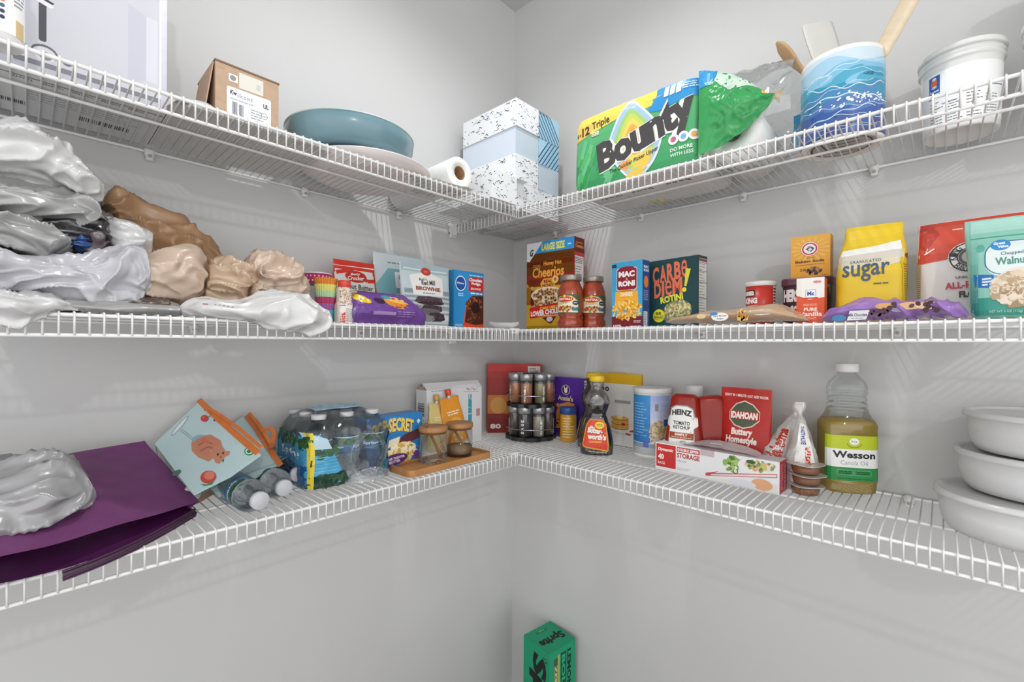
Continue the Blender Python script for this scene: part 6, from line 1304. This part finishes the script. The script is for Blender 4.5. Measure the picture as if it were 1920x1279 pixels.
# syrup bottles
syr = mottled('dark_syrup', '#0e0808', '#160c0a', .08, 30, .5, coat=1.0, spec=.9)
def syrup(x, y, label, rz, fill=1.0, s=1.0):
    t = thing('syrup_bottle', label, 'bottle', (x, y, zB), rz); h = .222*s
    rows_ = [(0, .086, .054, 0, 0, 3), (.004, .094, .060, 0, 0, 3), (h*.16, .096, .062, 0, 0, 3), (h*.34, .080, .054, 0, 0, 2.8), (h*.48, .060, .046, 0, 0, 2.5), (h*.525, .054, .044, 0, 0, 2.2), (h*.58, .064, .052, 0, 0, 2.1), (h*.66, .072, .058, 0, 0, 2), (h*.74, .064, .054, 0, 0, 2), (h*.80, .044, .042, 0, 0, 2), (h*.845, .036, .036, 0, 0, 2), (h*.90, .040, .040, 0, 0, 2), (h*.95, .034, .034, 0, 0, 2)]
    rows_ = [(z, w_*s, d_*s, a_, b_, p_) for z, w_, d_, a_, b_, p_ in rows_]
    Lo = Loft(rows_, smooth=True, n=64); zf = h*(.655 if fill < 1 else .95); b = B()
    sh = lambda f: Loft([(z, w_*f, d_*f, a_, b_, p_) for z, w_, d_, a_, b_, p_ in rows_], smooth=True, n=64)
    sh(.985).mesh(b, syr, z0=.001, z1=zf); b.obj('syrup', t)
    b = B(); Lo.mesh(b, film('amber_clear', '#e8e4e2', .08, .12, 60, .9, gloss=.14), caps=False, z0=zf*.98 if fill < 1 else h*.9); b.obj('bottle_body', t)
    a = Art(); a.poly([(-.034*s, h*.10), (.034*s, h*.06), (.036*s, h*.14), (.028*s, h*.40), (.018*s, h*.455), (-.018*s, h*.455), (-.028*s, h*.38), (-.038*s, h*.14)], '#e0a03a'); a.poly([(-.032*s, h*.115), (.032*s, h*.08), (.033*s, h*.14), (.026*s, h*.39), (.016*s, h*.445), (-.017*s, h*.445), (-.026*s, h*.37), (-.035*s, h*.145)], '#d8452a')
    a.ell(.010*s, h*.385, .013*s, .0095*s, '#eacb3c'); a.small(.002*s, h*.37, .018*s, h*.40, 2, '#8a5a20', 2, .5, 0); a.text('Mrs.', -.016*s, h*.335, -.002*s, h*.375, '#f2ece4', .04, .1, -.12); a.text('Butter-', -.022*s, h*.275, .020*s, h*.345, '#1c1412', .06, .1, -.08); a.text('Butter-', -.023*s, h*.28, .019*s, h*.35, '#f2ece4', .05, .1, -.08); a.text('worth’s', -.022*s, h*.205, .028*s, h*.275, '#f2ece4', .05, .1, -.04); a.text('Original', -.018*s, h*.155, .016*s, h*.195, '#f0b44a', .04, .2, .05)
    a.small(-.02*s, h*.045, .03*s, h*.06, 1, '#c8c2ba', 3, .7, 0); b = B(); b.art(a, Lo.front, .004, .006, rough=.3, lift=.0005, dl=.00003, smooth=True); b.obj('paper_label', t)
    b = B(); b.lathe([(.0205*s, h*.93), (.0215*s, h*.935), (.0215*s, h*.985), (.0190*s, h), (.008*s, h*1.005), (0, h*1.005)], mottled('yellow_cap', '#e9c31e', None, .35, 30), 40, ribs=lambda a, z: 1+.008*sin(a*40)); b.obj('cap', t)
syrup(-.150, -.462, 'front syrup bottle with a clear half-empty top and yellow cap', RAD(-62), .65, .98)
_q = RP(1112, 760, .088)
syrup(-.088, _q.y, 'second syrup bottle standing behind, full of dark syrup', RAD(-50), 1, 1.0)
# pancake mix
E0 = ON(1201, 842, zB); w, d, h = .165, .048, .217; W = w/2; a = Art(); a.rect(-W, 0, W, h, '#e8e6e2'); a.poly([(-W, h*.86), (W, h*.855), (W, h), (-W, h)], '#e8b924'); a.ring(-W*.38, h*.775, W*.085, .0042, '#26262a'); a.rect(-W*.62, h*.755, -W*.50, h*.80, '#26262a')
a.small(-W*.05, h*.58, W*.65, h*.64, 1, '#a8a49c', 2, .7, 0); a.ell(W*.30, h*.24, W*.62, h*.085, '#d2d0cc'); a.ell(W*.30, h*.245, W*.55, h*.07, '#e9e7e4')
for k in range(5): a.ell(W*.16+(k % 2)*W*.02, h*(.25+.032*k), W*.36, h*.034, ('#b8702c', '#d8a04a')[k % 2]); a.ell(W*.16, h*(.255+.032*k), W*.33, h*.026, '#e2b460')
a.ell(W*.16, h*.40, W*.12, h*.03, '#f0e09a'); a.ell(W*.30, h*.30, W*.08, h*.018, '#b03a2a'); a.ell(W*.66, h*.22, W*.12, h*.014, '#b8452c', .2); a.ell(W*.5, h*.17, W*.12, h*.014, '#c05038', -.1)
s_ = Art(); s_.rect(-.023, 0, .023, h, '#dedcd8'); s_.rect(-.023, h*.86, .023, h, '#d9aa20'); s_.rect(-.02, h*.80, .02, h*.85, '#6a7a9a'); s_.small(-.02, h*.1, .02, h*.78, 16, '#9a9690', 3, .35)
b = carton(w, d, h, mottled('yellow_white_board', '#e6d9a8', None, .45, 20), {'front': a, 'right': s_}); b.box(-W*.35, -d/2-.002, h, W*.35, d/2-.01, h+.002, mottled('yellow_flap', '#dfb024', None, .45, 20)); tag(b.obj('pancake_mix_box', None, (E0.x+d/2, E0.y+w/2, zB), RAD(-89)), 'white and yellow pancake mix box behind the syrup', 'box')
# oats
R0 = .050; h = .188; t = thing('oats_canister', 'tall blue and white oats canister with a white lid', 'canister', (-.0545, -.580, zB), RAD(-62)); b = B(); b.lathe([(0, 0), (R0, 0), (R0, .008), (R0*.985, .009), (R0*.985, h*.93), (0, h*.93)], mottled('canister_white', '#e9e8e6', None, .4, 20), 64)
a = Art(); HW = R0*1.5; a.rect(-R0*1.55, h*.01, R0*1.55, h*.15, '#b8bcc0'); a.grad(-R0*1.5, h*.22, -R0*.12, h*.90, '#2f78be', '#3f94d4', 5); a.grad(-R0*.12, h*.5, R0*1.4, h*.90, '#d8dcf0', '#9fb0de', 5); a.small(-R0*1.2, h*.30, -R0*.25, h*.80, 12, '#9cc4e6', 6, .30, .3); a.rect(-R0*1.5, h*.15, R0*1.5, h*.21, '#8fa0b4')
a.poly([(-R0*.5, h*.16), (-R0*.2, h*.155), (-R0*.2, h*.24), (-R0*.5, h*.24)], '#5a6ab0'); a.rect(R0*.12, h*.68, R0*.30, h*.78, '#8a9098'); a.pile(R0*.35, h*.36, R0*.5, h*.18, ('#d8bc8c', '#c8a870', '#e6d2aa', '#b89458'), 150, .0040, 4, .6); a.rect(R0*.62, h*.46, R0*.9, h*.56, '#2f5ab0')
b.art(a, cyl(R0*.987), .005, smooth=True); b.obj('canister_body', t); B().lathe([(R0*.99, h*.92), (R0*1.03, h*.925), (R0*1.03, h*.985), (R0*1.0, h), (R0*.93, h*.99), (0, h*.99)], mottled('white_lid2', '#ebebea', None, .4, 20), 64).obj('lid', t)
# ketchup
ket = mottled('ketchup_red', '#861810', '#96200f', .25, 20, .6, coat=.1, spec=.4)
def ketchup(x, y, label, rz, s=1.0, tilt=0, lab=True):
    t = thing('ketchup_bottle', label, 'bottle', (x, y, zB), rz, None, (0, tilt, rz)); h = .184*s
    rows_ = [(0, .050, .034, 0, 0, 3), (.022, .050, .036, 0, 0, 3), (.026, .078, .046, 0, 0, 3), (.045, .092, .052, 0, 0, 3), (h*.42, .090, .052, 0, 0, 3), (h*.70, .074, .046, 0, 0, 3), (h*.88, .066, .042, 0, 0, 3.4), (h*.97, .060, .036, 0, 0, 3.4), (h, .046, .022, 0, 0, 3)]
    L_ = Loft([(z, w_*s, d_*s, 0, 0, p_) for z, w_, d_, _, _, p_ in rows_], smooth=True, n=70); b = B(); L_.mesh(b, ket, z0=.024); b.obj('bottle_body', t)
    b = B(); Loft([(0, .054*s, .038*s, 0, 0, 3), (.024, .050*s, .036*s, 0, 0, 3)], n=40, m=6).mesh(b, mottled('white_cap', '#ececec', None, .35, 20)); b.obj('cap', t)
    if lab:
        a = Art(); hx_ = h
        sh = [(-.034, .26), (-.030, .56), (-.040, .60), (-.038, .70), (-.030, .72), (-.027, .82), (-.014, .86), (.014, .86), (.027, .82), (.030, .72), (.038, .70), (.040, .60), (.030, .56), (.034, .26)]
        a.poly([(x_*s*1.0, y_*hx_) for x_, y_ in sh], '#9a9c9a'); a.poly([(x_*s*.93, (y_-.55)*hx_*.95+.55*hx_) for x_, y_ in sh], '#ecebe6'); a.text('HEINZ', -.024*s, h*.715, .024*s, h*.79, '#2a2a2c', .05, bend=.003); a.text('TOMATO', -.020*s, h*.60, .020*s, h*.65, '#2a2a2c', .03); a.text('KETCHUP', -.020*s, h*.545, .021*s, h*.59, '#2a2a2c', .03)
        a.rect(-.029*s, h*.415, .029*s, h*.50, '#9c4a2c'); a.text('SIMPLY', -.016*s, h*.455, .016*s, h*.49, '#f0ded0', .04); a.small(-.024*s, h*.425, .024*s, h*.445, 1, '#e0b8a0', 2, .6, 0); a.ell(.0, h*.35, .008, .006, '#d8d6d0'); a.pile(0, h*.35, .022*s, h*.045, ('#8a9a7a', '#c8c6c0', '#a8aaa0'), 24, .003, 3, .5)
        b = B(); b.art(a, L_.front, .005, .006, rough=.35, lift=.0006, dl=.00003, smooth=True); b.obj('paper_label', t)
ketchup(-.128, -.703, 'ketchup bottle standing on its cap with the label facing out', RAD(-86), 1.0)
ketchup(-.085, -.765, 'second ketchup bottle seen edge-on right of the labelled one', RAD(-55), .99, tilt=-.10, lab=False)
# white bottle behind the ketchup
t = thing('seasoning_bottle', 'slim white bottle with a red oval logo behind the ketchup', 'bottle', (-.050, -.695, zB), RAD(-60)); R0 = .0215; h = .200
b = B(); b.lathe([(0, 0), (R0, 0), (R0, h*.84), (R0*.95, h*.86), (0, h*.86)], mottled('white_bottle2', '#e8e6e2', None, .35, 20), 40); a = Art(); a.ell(0, h*.73, R0*.72, h*.035, '#b8403a'); a.ell(0, h*.73, R0*.62, h*.027, '#efe6e2'); a.small(-R0*.5, h*.72, R0*.5, h*.74, 1, '#b8403a', 2, .6, 0); b.art(a, cyl(R0*1.003), .004, smooth=True); b.obj('bottle_body', t)
B().lathe([(R0*.98, h*.855), (R0*1.0, h*.86), (R0*1.0, h*.985), (R0*.95, h), (0, h)], mottled('white_cap3', '#dfdfde', None, .35, 30), 40, ribs=lambda a, z: 1+.01*sin(a*40)).obj('cap', t)
# potato pouch
def potato(w, h):
    a = Art(); W = w/2-.001; a.rect(-W, .004, W, h-.002, '#b3261f'); a.poly([(-W, .004), (W, .004), (W, h*.18), (-W*.2, h*.30), (-W, h*.2)], '#a8231e')
    a.text('READY IN 1 MINUTE • JUST ADD WATER', -W*.84, h*.885, W*.90, h*.925, '#f2dcd6', .03, 0, -.03)
    a.poly([(-W*.58, h*.73), (-W*.35, h*.82), (0, h*.86), (W*.35, h*.82), (W*.62, h*.74), (W*.62, h*.64), (W*.35, h*.57), (0, h*.54), (-W*.35, h*.57), (-W*.58, h*.64)], '#e2cfc0'); a.poly([(-W*.54, h*.73), (-W*.32, h*.81), (0, h*.845), (W*.32, h*.81), (W*.58, h*.735), (W*.58, h*.645), (W*.32, h*.58), (0, h*.555), (-W*.32, h*.58), (-W*.54, h*.645)], '#4f5a44')
    a.rect(-W*.56, h*.645, W*.60, h*.735, '#b3261f'); a.text('IDAHOAN', -W*.52, h*.65, W*.54, h*.73, '#f4ece6', .06)
    a.text('Buttery', -W*.46, h*.445, W*.38, h*.545, '#f4e6e0', .05, .1); a.text('Homestyle', -W*.68, h*.355, W*.56, h*.455, '#f4e6e0', .05, .1); a.text('MASHED POTATOES', -W*.66, h*.305, W*.58, h*.335, '#f0d4cc', .03, 0, -.02, spacing=1.3); a.small(-W*.6, h*.24, W*.5, h*.29, 2, '#e0a8a0', 3, .4)
    a.ell(0, h*.10, W*.72, h*.10, '#e8dcc4'); a.pile(-W*.1, h*.12, W*.6, h*.08, ('#f0e6cc', '#e2d4b0', '#f6eedc'), 60, .006, 5, .6); a.ell(W*.58, h*.135, W*.22, h*.055, '#2f8a5f'); a.ring(W*.58, h*.135, W*.20, .001, '#cfe8da', ry=h*.048); a.small(W*.46, h*.12, W*.7, h*.15, 2, '#cfe8da', 3, .6, 0); return a
place_pouch('potato_pouch', 'red mashed potato pouch standing behind the storage bag box', 1343, 1441, 729, 862, .118, potato, mottled('red_foil', '#a8221c', '#b52a22', .25, 20, spec=.8), t=.034, side='R', wt=1.0, lean=-.06, z=zB, seed=12, yaw=RAD(-3), amp=.0022)
# storage bag box
w, d, h = .274, .050, .0660; W = w/2; a = Art(); a.rect(-W, 0, W, h, '#e8e8ea'); a.poly(rrect(-W*.985, h*.12, -W*.62, h*.96, .002), '#c8302c'); a.text('Dynamic', -W*.955, h*.68, -W*.665, h*.83, '#f4e8e6', .04, .2); a.text('40', -W*.95, h*.40, -W*.84, h*.60, '#f4e8e6', .05); a.text('BAGS', -W*.955, h*.22, -W*.82, h*.32, '#f4d8d4', .02)
a.rect(-W*.60, h*.78, -W*.20, h*.95, '#c24a50'); a.text('DOUBLE ZIPPER', -W*.585, h*.81, -W*.215, h*.91, '#f4e8e6', .04); a.text('STORAGE', -W*.60, h*.56, -W*.20, h*.74, '#b83a42', .04); a.text('GALLON', -W*.60, h*.42, -W*.43, h*.50, '#9a9aa2', .01); a.small(-W*.6, h*.12, -W*.35, h*.22, 2, '#b8b8be', 3, .4)
a.poly([(-W*.17, h*.0), (W*.97, h*.0), (W*.97, h*.30), (W*.1, h*.12)], '#e2e0da'); a.poly([(-W*.10, h*.12), (W*.97, h*.50), (W*.97, h*.62), (W*.04, h*.27), (W*.12, h*.36), (-W*.1, h*.22)], '#c24a50'); a.poly([(-W*.02, h*.17), (W*.96, h*.52), (W*.96, h*.59), (W*.0, h*.22)], '#e4dedc')
a.pile(W*.33, h*.68, W*.13, h*.24, ('#6f9a44', '#8fb25c', '#4f7a34', '#a8c470', '#dfe6c8'), 60, .0052, 4, .8); a.ell(W*.50, h*.70, W*.09, h*.20, '#eceaf0'); a.pile(W*.72, h*.78, W*.22, h*.14, ('#c8c470', '#e2b08a', '#8aa85a', '#e6dcc0'), 50, .005, 6, .7); a.ell(W*.76, h*.20, W*.15, h*.18, '#e2aa80'); a.ell(W*.48, h*.12, W*.2, h*.12, '#dcdce4'); a.ell(W*.60, h*.86, W*.07, h*.06, '#3a5a34')
s_ = Art(); D = d/2; s_.rect(-D, 0, D, h, '#b8323a'); s_.rect(D*.0, h*.05, D*.9, h*.95, '#a32a34'); s_.small(-D*.8, h*.1, D*.0, h*.92, 12, '#e0a0a4', 3, .4)
for k, ch in enumerate('STORAGE'): s_.text(ch, D*.25, h*(.10+.115*k), D*.75, h*(.19+.115*k), '#e8b8ba', .03, 0, pi/2)
tp = Art(); tp.poly([(-W*.98, -D), (-W*.2, -D), (-W*.6, D*.95), (-W*.98, D*.95)], '#ececee'); tp.small(-W*.9, D*.3, -W*.65, D*.8, 2, '#d88a90', 3, .4)
b = carton(w, d, h, mottled('white_red_board', '#e4e2e4', None, .45, 20), {'front': a, 'right': s_, 'top': tp})
t = thing('storage_bag_box', 'long white and red storage bag box lying at the front of the shelf', 'box', (-.160, -.790, zB), RAD(-92)); b.obj('carton_body', t)
tb = film('frosted_bags', '#e4e0e2', .80, .3, 40, .5)
def lidf(u, v): x = -W*.55+W*1.2*u; y = -D*.55+D*1.5*v; z = h+.001+(.016*sin(pi*u)**.7)*(.35+.65*v)+.002*crease((x, y, 0), 30, (1, 1, 1), 3); return V((x, y, z))
b = B(); b.grid(lidf, 40, 16, tb); b.add([(-W*.10, -D*.2, h+.012), (W*.10, -D*.2, h+.012), (W*.10, D*.1, h+.0135), (-W*.10, D*.1, h+.0135)], [(0, 1, 2, 3)], ink('#f4f4f4')); b.obj('bags', t)
B().box(-W*.19, -D-.001, h*.80, W*.04, -D*.6, h+.0006, mottled('tear_opening', '#c8b8bc', '#bfaeb4', .6, 20)).obj('tear_opening', t)

# rice bags
ricem = film('rice_bag_film', '#ece9e4', .75, .2, 36, .9, gloss=.12)
def rice(name, label, base, top_, wb, rz, words, cols, seed, red):
    bz = V(base); L_ = (V(top_)-bz); H_ = L_.length; q = L_.to_track_quat('Z', 'Y').to_matrix().to_4x4()
    t = thing(name, label, 'bag', (0, 0, 0)); zz = L_.normalized(); ff = V((-1, -.35, 0)); yy_ = -(ff-zz*ff.dot(zz)).normalized(); xx_ = yy_.cross(zz); t.matrix_world = Matrix(((xx_.x, yy_.x, zz.x, bz.x), (xx_.y, yy_.y, zz.y, bz.y), (xx_.z, yy_.z, zz.z, bz.z), (0, 0, 0, 1)))
    wr_ = lambda P, n: n*(.004*crease(P, 26, (1, 1, .5), seed)+.0015*noise.noise(P*40))
    rows_ = [(0, wb*.9, .034, 0, 0, 3), (.006, wb, .044, 0, 0, 3), (H_*.35, wb*.92, .050, 0, 0, 2.4), (H_*.62, wb*.60, .036, 0, 0, 2.2), (H_*.80, wb*.28, .022, 0, 0, 2), (H_*.86, wb*.14, .010, 0, 0, 2), (H_*.93, wb*.34, .014, 0, 0, 2), (H_, wb*.30, .012, 0, 0, 2)]
    L2 = Loft(rows_, smooth=True, wr=wr_, n=110, m=70); b = B(); L2.mesh(b, ricem, caps=True)
    a = Art(); a.poly([(-wb*.38, H_*.10), (wb*.40, H_*.10), (wb*.14, H_*.74), (-wb*.06, H_*.76)], '#eceae8')
    for wd_, x0, x1, y0, y1, c in words: a.text(wd_, -(y1-y0)*H_/2, x0*wb, (y1-y0)*H_/2, x1*wb, c, .05) if 0 else None
    def vtext(s_, xc, y0, y1, hw, c):
        n0 = a.n; a.text(s_, -1, -1, 1, 1, c, .05); P, c_, l_ = a.it.pop(); ln = (y1-y0)/2
        a.it.append(([[(xc-yy*hw*(1-.25*xx), (y0+y1)/2+xx*ln) for xx, yy in g] for g in P], c_, l_))
    for wd_, xc, y0, y1, hw, c in words: vtext(wd_, xc*wb, y0*H_, y1*H_, hw*wb, c)
    b.art(a, L2.front, .004, .006, rough=.25, lift=.0010, dl=.00005, smooth=True); b.obj('bag_body', t); return t
p0 = RP(1503, 872, .13); p1 = RP(1500, 754, .10)
rice('rice_bag', 'clear and white rice bag twisted shut, pointing straight up', (-.120, p0.y, zB), (-.10, p1.y, p1.z), .062, RAD(90) if 0 else 0, [('Mahatma', .10, .12, .50, .14, '#c8402c'), ('EXTRA LONG', .02, .52, .72, .07, '#33528f')], None, 4, 1)
p0 = RP(1436, 850, .12); p1 = RP(1496, 758, .07)
rice('rice_bag', 'rice bag with blue and red lettering leaning behind the upright one', (-.105, p0.y, zB), (-.055, p1.y, p1.z), .075, 0, [('Mahatma', -.16, .25, .66, .17, '#c23a28'), ("AMERICA'S FAVORITE", .22, .12, .74, .075, '#33528f')], None, 8, 1)
# pudding cups
cupc = mottled('butterscotch', '#a86a2c', '#9a5e24', .25, 30, .6, coat=.6)
cx0 = ON(1518, 932, zB); cup = None
for k in range(3):
    z = zB+k*.0212; nm = ('bottom', 'middle', 'top')[k]; x, y = cx0.x+.024+(k-1)*.001, cx0.y+.012-(.002 if k == 1 else 0)
    if cup is None:
        cup = thing('pudding_cup', '%s butterscotch pudding cup of the stack of three' % nm, 'pudding cup', (x, y, z), RAD(-50), 'stacked pudding cups')
        B().lathe([(0, .0005), (.0225, .0005), (.0240, .002), (.0262, .0165), (0, .0165)], cupc, 48).obj('pudding', cup)
        B().lathe([(0, 0), (.0230, 0), (.0246, .0018), (.0270, .0175), (.0272, .0182)], film('cup_plastic', '#f4efe8', .06, .08, 8, .1, gloss=.10), 48).obj('cup_body', cup)
        b = B(); ol = [((.0315+.004*abs(sin(2*q))**3)*cos(q), (.0315+.004*abs(sin(2*q))**3)*sin(q)) for q in [2*pi*i/64 for i in range(64)]]
        b.slab(ol, .0182, .0194, mottled('foil_lid', '#d6d2ce', '#c9c2bc', .3, 60, .6, metal=.2)); a = Art(); a.ell(0, .004, .018, .012, '#eeeae6'); a.pile(.004, -.006, .012, .007, ('#8a3a24', '#c87a34', '#e2b070'), 24, .0026, 3); a.text('Pudding', -.014, .006, .014, .012, '#4a3c38', .03)
        b.art(a, lambda u, v, o: (u, v, .0194+o)); b.obj('foil_lid', cup)
    else:
        c = copy_tree(cup); c.location = (x, y, z); c.rotation_euler = (0, 0, RAD(-50+k*14)); c['label'] = '%s butterscotch pudding cup of the stack of three' % nm
# oil bottle
t = thing('oil_bottle', 'large canola oil bottle with a white cap and a green label', 'bottle', (-.0520, -1.020, zB), RAD(-62)); h = .268
rows_ = [(0, .084, .062, 0, 0, 3.2), (.003, .096, .072, 0, 0, 3.2), (.022, .100, .075, 0, 0, 3.2), (.027, .0975, .073, 0, 0, 4.2), (.122, .0975, .073, 0, 0, 4.2), (.127, .101, .076, 0, 0, 3.2), (.142, .101, .076, 0, 0, 3), (.160, .082, .064, 0, 0, 2.4), (.172, .074, .060, 0, 0, 2.1), (.196, .070, .060, 0, 0, 2), (.214, .074, .062, 0, 0, 2), (.228, .066, .056, 0, 0, 2), (.244, .040, .038, 0, 0, 2), (.250, .034, .034, 0, 0, 2), (.256, .034, .034, 0, 0, 2)]
Lo = Loft(rows_, smooth=True, n=80, m=80); b = B()
sh = Loft([(z, w_*.985, d_*.985, a_, c_, p_) for z, w_, d_, a_, c_, p_ in rows_], smooth=True, n=80, m=80); sh.mesh(b, tinted('canola_oil', '#f8e684', '#ecca3e', .55), z0=.001, z1=.150); b.obj('oil', t)
rb = lambda P, n: n*(.0012*math.cos(P.z*520) if .166 < P.z < .212 else 0)
b = B(); Loft(rows_, smooth=True, n=80, m=120, wr=rb).mesh(b, film('clear_bottle', '#f6f8f8', .04, .05, 6, .1, gloss=.03), caps=False); b.obj('bottle_body', t)
a = Art(); HW = .0475; a.rect(-HW, .028, HW, .0555, '#2f8f4c'); a.rect(-HW, .0555, HW, .093, '#f0f0ee'); a.rect(-HW, .093, HW, .121, '#bccb2c'); a.ell(.0, .109, .0085, .0070, '#f0f0ee'); a.text('Pure', -.005, .107, .005, .111, '#7a8a5a', .02); a.ring(.0, .108, .014, .0012, '#5a6a24', a0=pi*1.1, a1=pi*1.9, ry=.012)
a.text('Wesson', -.038, .0745, .038, .089, '#26292e', .035); a.text('Canola Oil', -.024, .061, .024, .070, '#8f9a9a', -.005); a.line(rrect(-.030, .040, -.002, .050, .001)+[(-.002, .049)], .0005, '#8fd0a0'); a.line(rrect(.001, .040, .030, .050, .001)+[(.030, .049)], .0005, '#8fd0a0'); a.small(-.027, .0415, -.005, .0485, 2, '#164a26', 3, .5, 0); a.small(.004, .0415, .027, .0485, 2, '#164a26', 3, .5, 0); a.small(-.03, .031, .034, .034, 1, '#1a5a2c', 2, .5, 0)
b = B(); b.art(a, Lo.front, .005, .01, rough=.35, lift=.0007, dl=.00003, smooth=True)
s_ = Art(); s_.rect(-.030, .028, .030, .121, '#e6e8e2'); s_.rect(-.030, .028, .030, .055, '#2f8f4c'); s_.rect(-.03, .093, .03, .121, '#bccb2c'); s_.small(-.026, .032, .024, .118, 14, '#6a7068', 3, .35); b.art(s_, Lo.side(1), .005, .01, rough=.35, lift=.0006, dl=.00003, smooth=True); b.obj('paper_label', t)
B().lathe([(.0195, .250), (.0205, .2515), (.0205, .266), (.0190, .268), (0, .268)], mottled('white_cap4', '#f0f0f0', None, .3, 20), 48, ribs=lambda a, z: 1+.008*sin(a*44)).obj('cap', t)
# stacked food tubs
fr = mottled('frosted_white_plastic', '#f2f2f2', '#ececec', .28, 10, .6, spec=.6, trans=.22); frl = mottled('clear_lid_plastic', '#f0f0f0', '#eaeaea', .2, 10, .6, spec=.7, trans=.25)
def ftub(x, y, z, label, s=1.0):
    t = thing('food_container', label, 'container', (x, y, z), 0, 'stacked round white food containers'); R0 = .1035*s; hh = .062
    B().lathe([(0, .002), (.080*s, .002), (.083*s, 0), (.088*s, .001), (.0945*s, .012), (.0985*s, .035), (.100*s, .0555), (.1025*s, .057), (.1025*s, .0595), (.098*s, .0595), (.0965*s, .036), (.092*s, .014), (.084*s, .004), (0, .0035)], fr, 80, ribs=lambda a, z: 1+(.0025*sin(a*72) if z < .05 else 0)).obj('tub_body', t)
    B().lathe([(.1030*s, .0560), (.1055*s, .0562), (.1062*s, .0600), (.1045*s, .0650), (.1000*s, .0662), (.0960*s, .0640), (.0935*s, .0615), (.0900*s, .0612), (0, .0625), (0, .0615), (.0900*s, .0602), (.0935*s, .0605), (.1000*s, .0630), (.1030*s, .0610)], frl, 80, close=False).obj('lid', t); return t
ftub(-.150, -1.262, zB, 'lowest round white lidded container of the stack of three')
ftub(-.1185, -1.287, zB+.0655, 'middle round white lidded container of the stack of three', .99)
ftub(-.1160, -1.297, zB+.1310, 'topmost round white lidded container of the stack of three', .98)
# ------------------------------------------------------------------ floor: soda carton standing in the corner
w, h = .1185, ZC-.955; W = w/2
g = '#119a6e'; a = Art(); a.grad(-W, 0, W, h, '#0f8d66', '#14a074', 3)
r1 = Art()
a.text('Sprite', -.17, -.035, .17, .045, '#0c1410', .05, .1); P, c_, l_ = a.it.pop(); a.it.append(([[(yy*1.0, h*.58-xx*.92) for xx, yy in q] for q in P], c_, l_)) if 0 else a.it.append(([[(yy+.004, h*.52-xx*1.0) for xx, yy in q] for q in P], c_, l_))
a.text('12', .034, h*.90, .050, h*.945, '#0c2a20', .02, 0, -pi/2); a.small(-W*.9, h*.2, -W*.6, h*.55, 3, '#0c3a2c', 3, .5)
s_ = Art(); s_.grad(-W, 0, W, h, '#0f8d66', '#14a074', 3); s_.rect(-W*.62, .01, -W*.20, h*.93, '#3f5a50'); s_.rect(-W*.34, .01, -W*.18, h*.95, '#a8b83c'); s_.rect(-W*.12, .01, W*.30, h*.95, '#0d4a38')
def down(art, s0, xc, y1, y0, hw, c, bold=.04):
    art.text(s0, -1, -1, 1, 1, c, bold); P, c_, l_ = art.it.pop(); art.it.append(([[(xc+yy*hw, (y0+y1)/2-xx*(y1-y0)/2) for xx, yy in q] for q in P], c_, l_))
down(s_, 'ZERO SUGAR', -W*.47, h*.88, h*.35, .006, '#c8c89a'); down(s_, 'BOLDER', W*.09, h*.93, h*.45, .008, '#2fae84'); down(s_, 'LEMON LIME', W*.52, h*.95, h*.42, .009, '#0c2a20')
tp = Art(); tp.rect(-W, -W, W, W, '#139a70'); tp.text('Sprite', -.040, -.022, .060, .022, '#0c1410', .05, .1, -pi/2); tp.line([(-.036, -.024), (-.036, .022)], .007, '#0c6a4c'); tp.line([(-.038, -.012), (-.038, .012)], .003, '#9cc03c')
b = carton(w, w, h, mottled('green_board', '#11976c', None, .35, 20), {'front': a, 'right': s_, 'top': tp}, ch=.003); tag(b.obj('soda_carton', None, (-.072, -.235, .0005), RAD(-97.6)), 'green soda can carton standing on end on the floor in the corner', 'box')
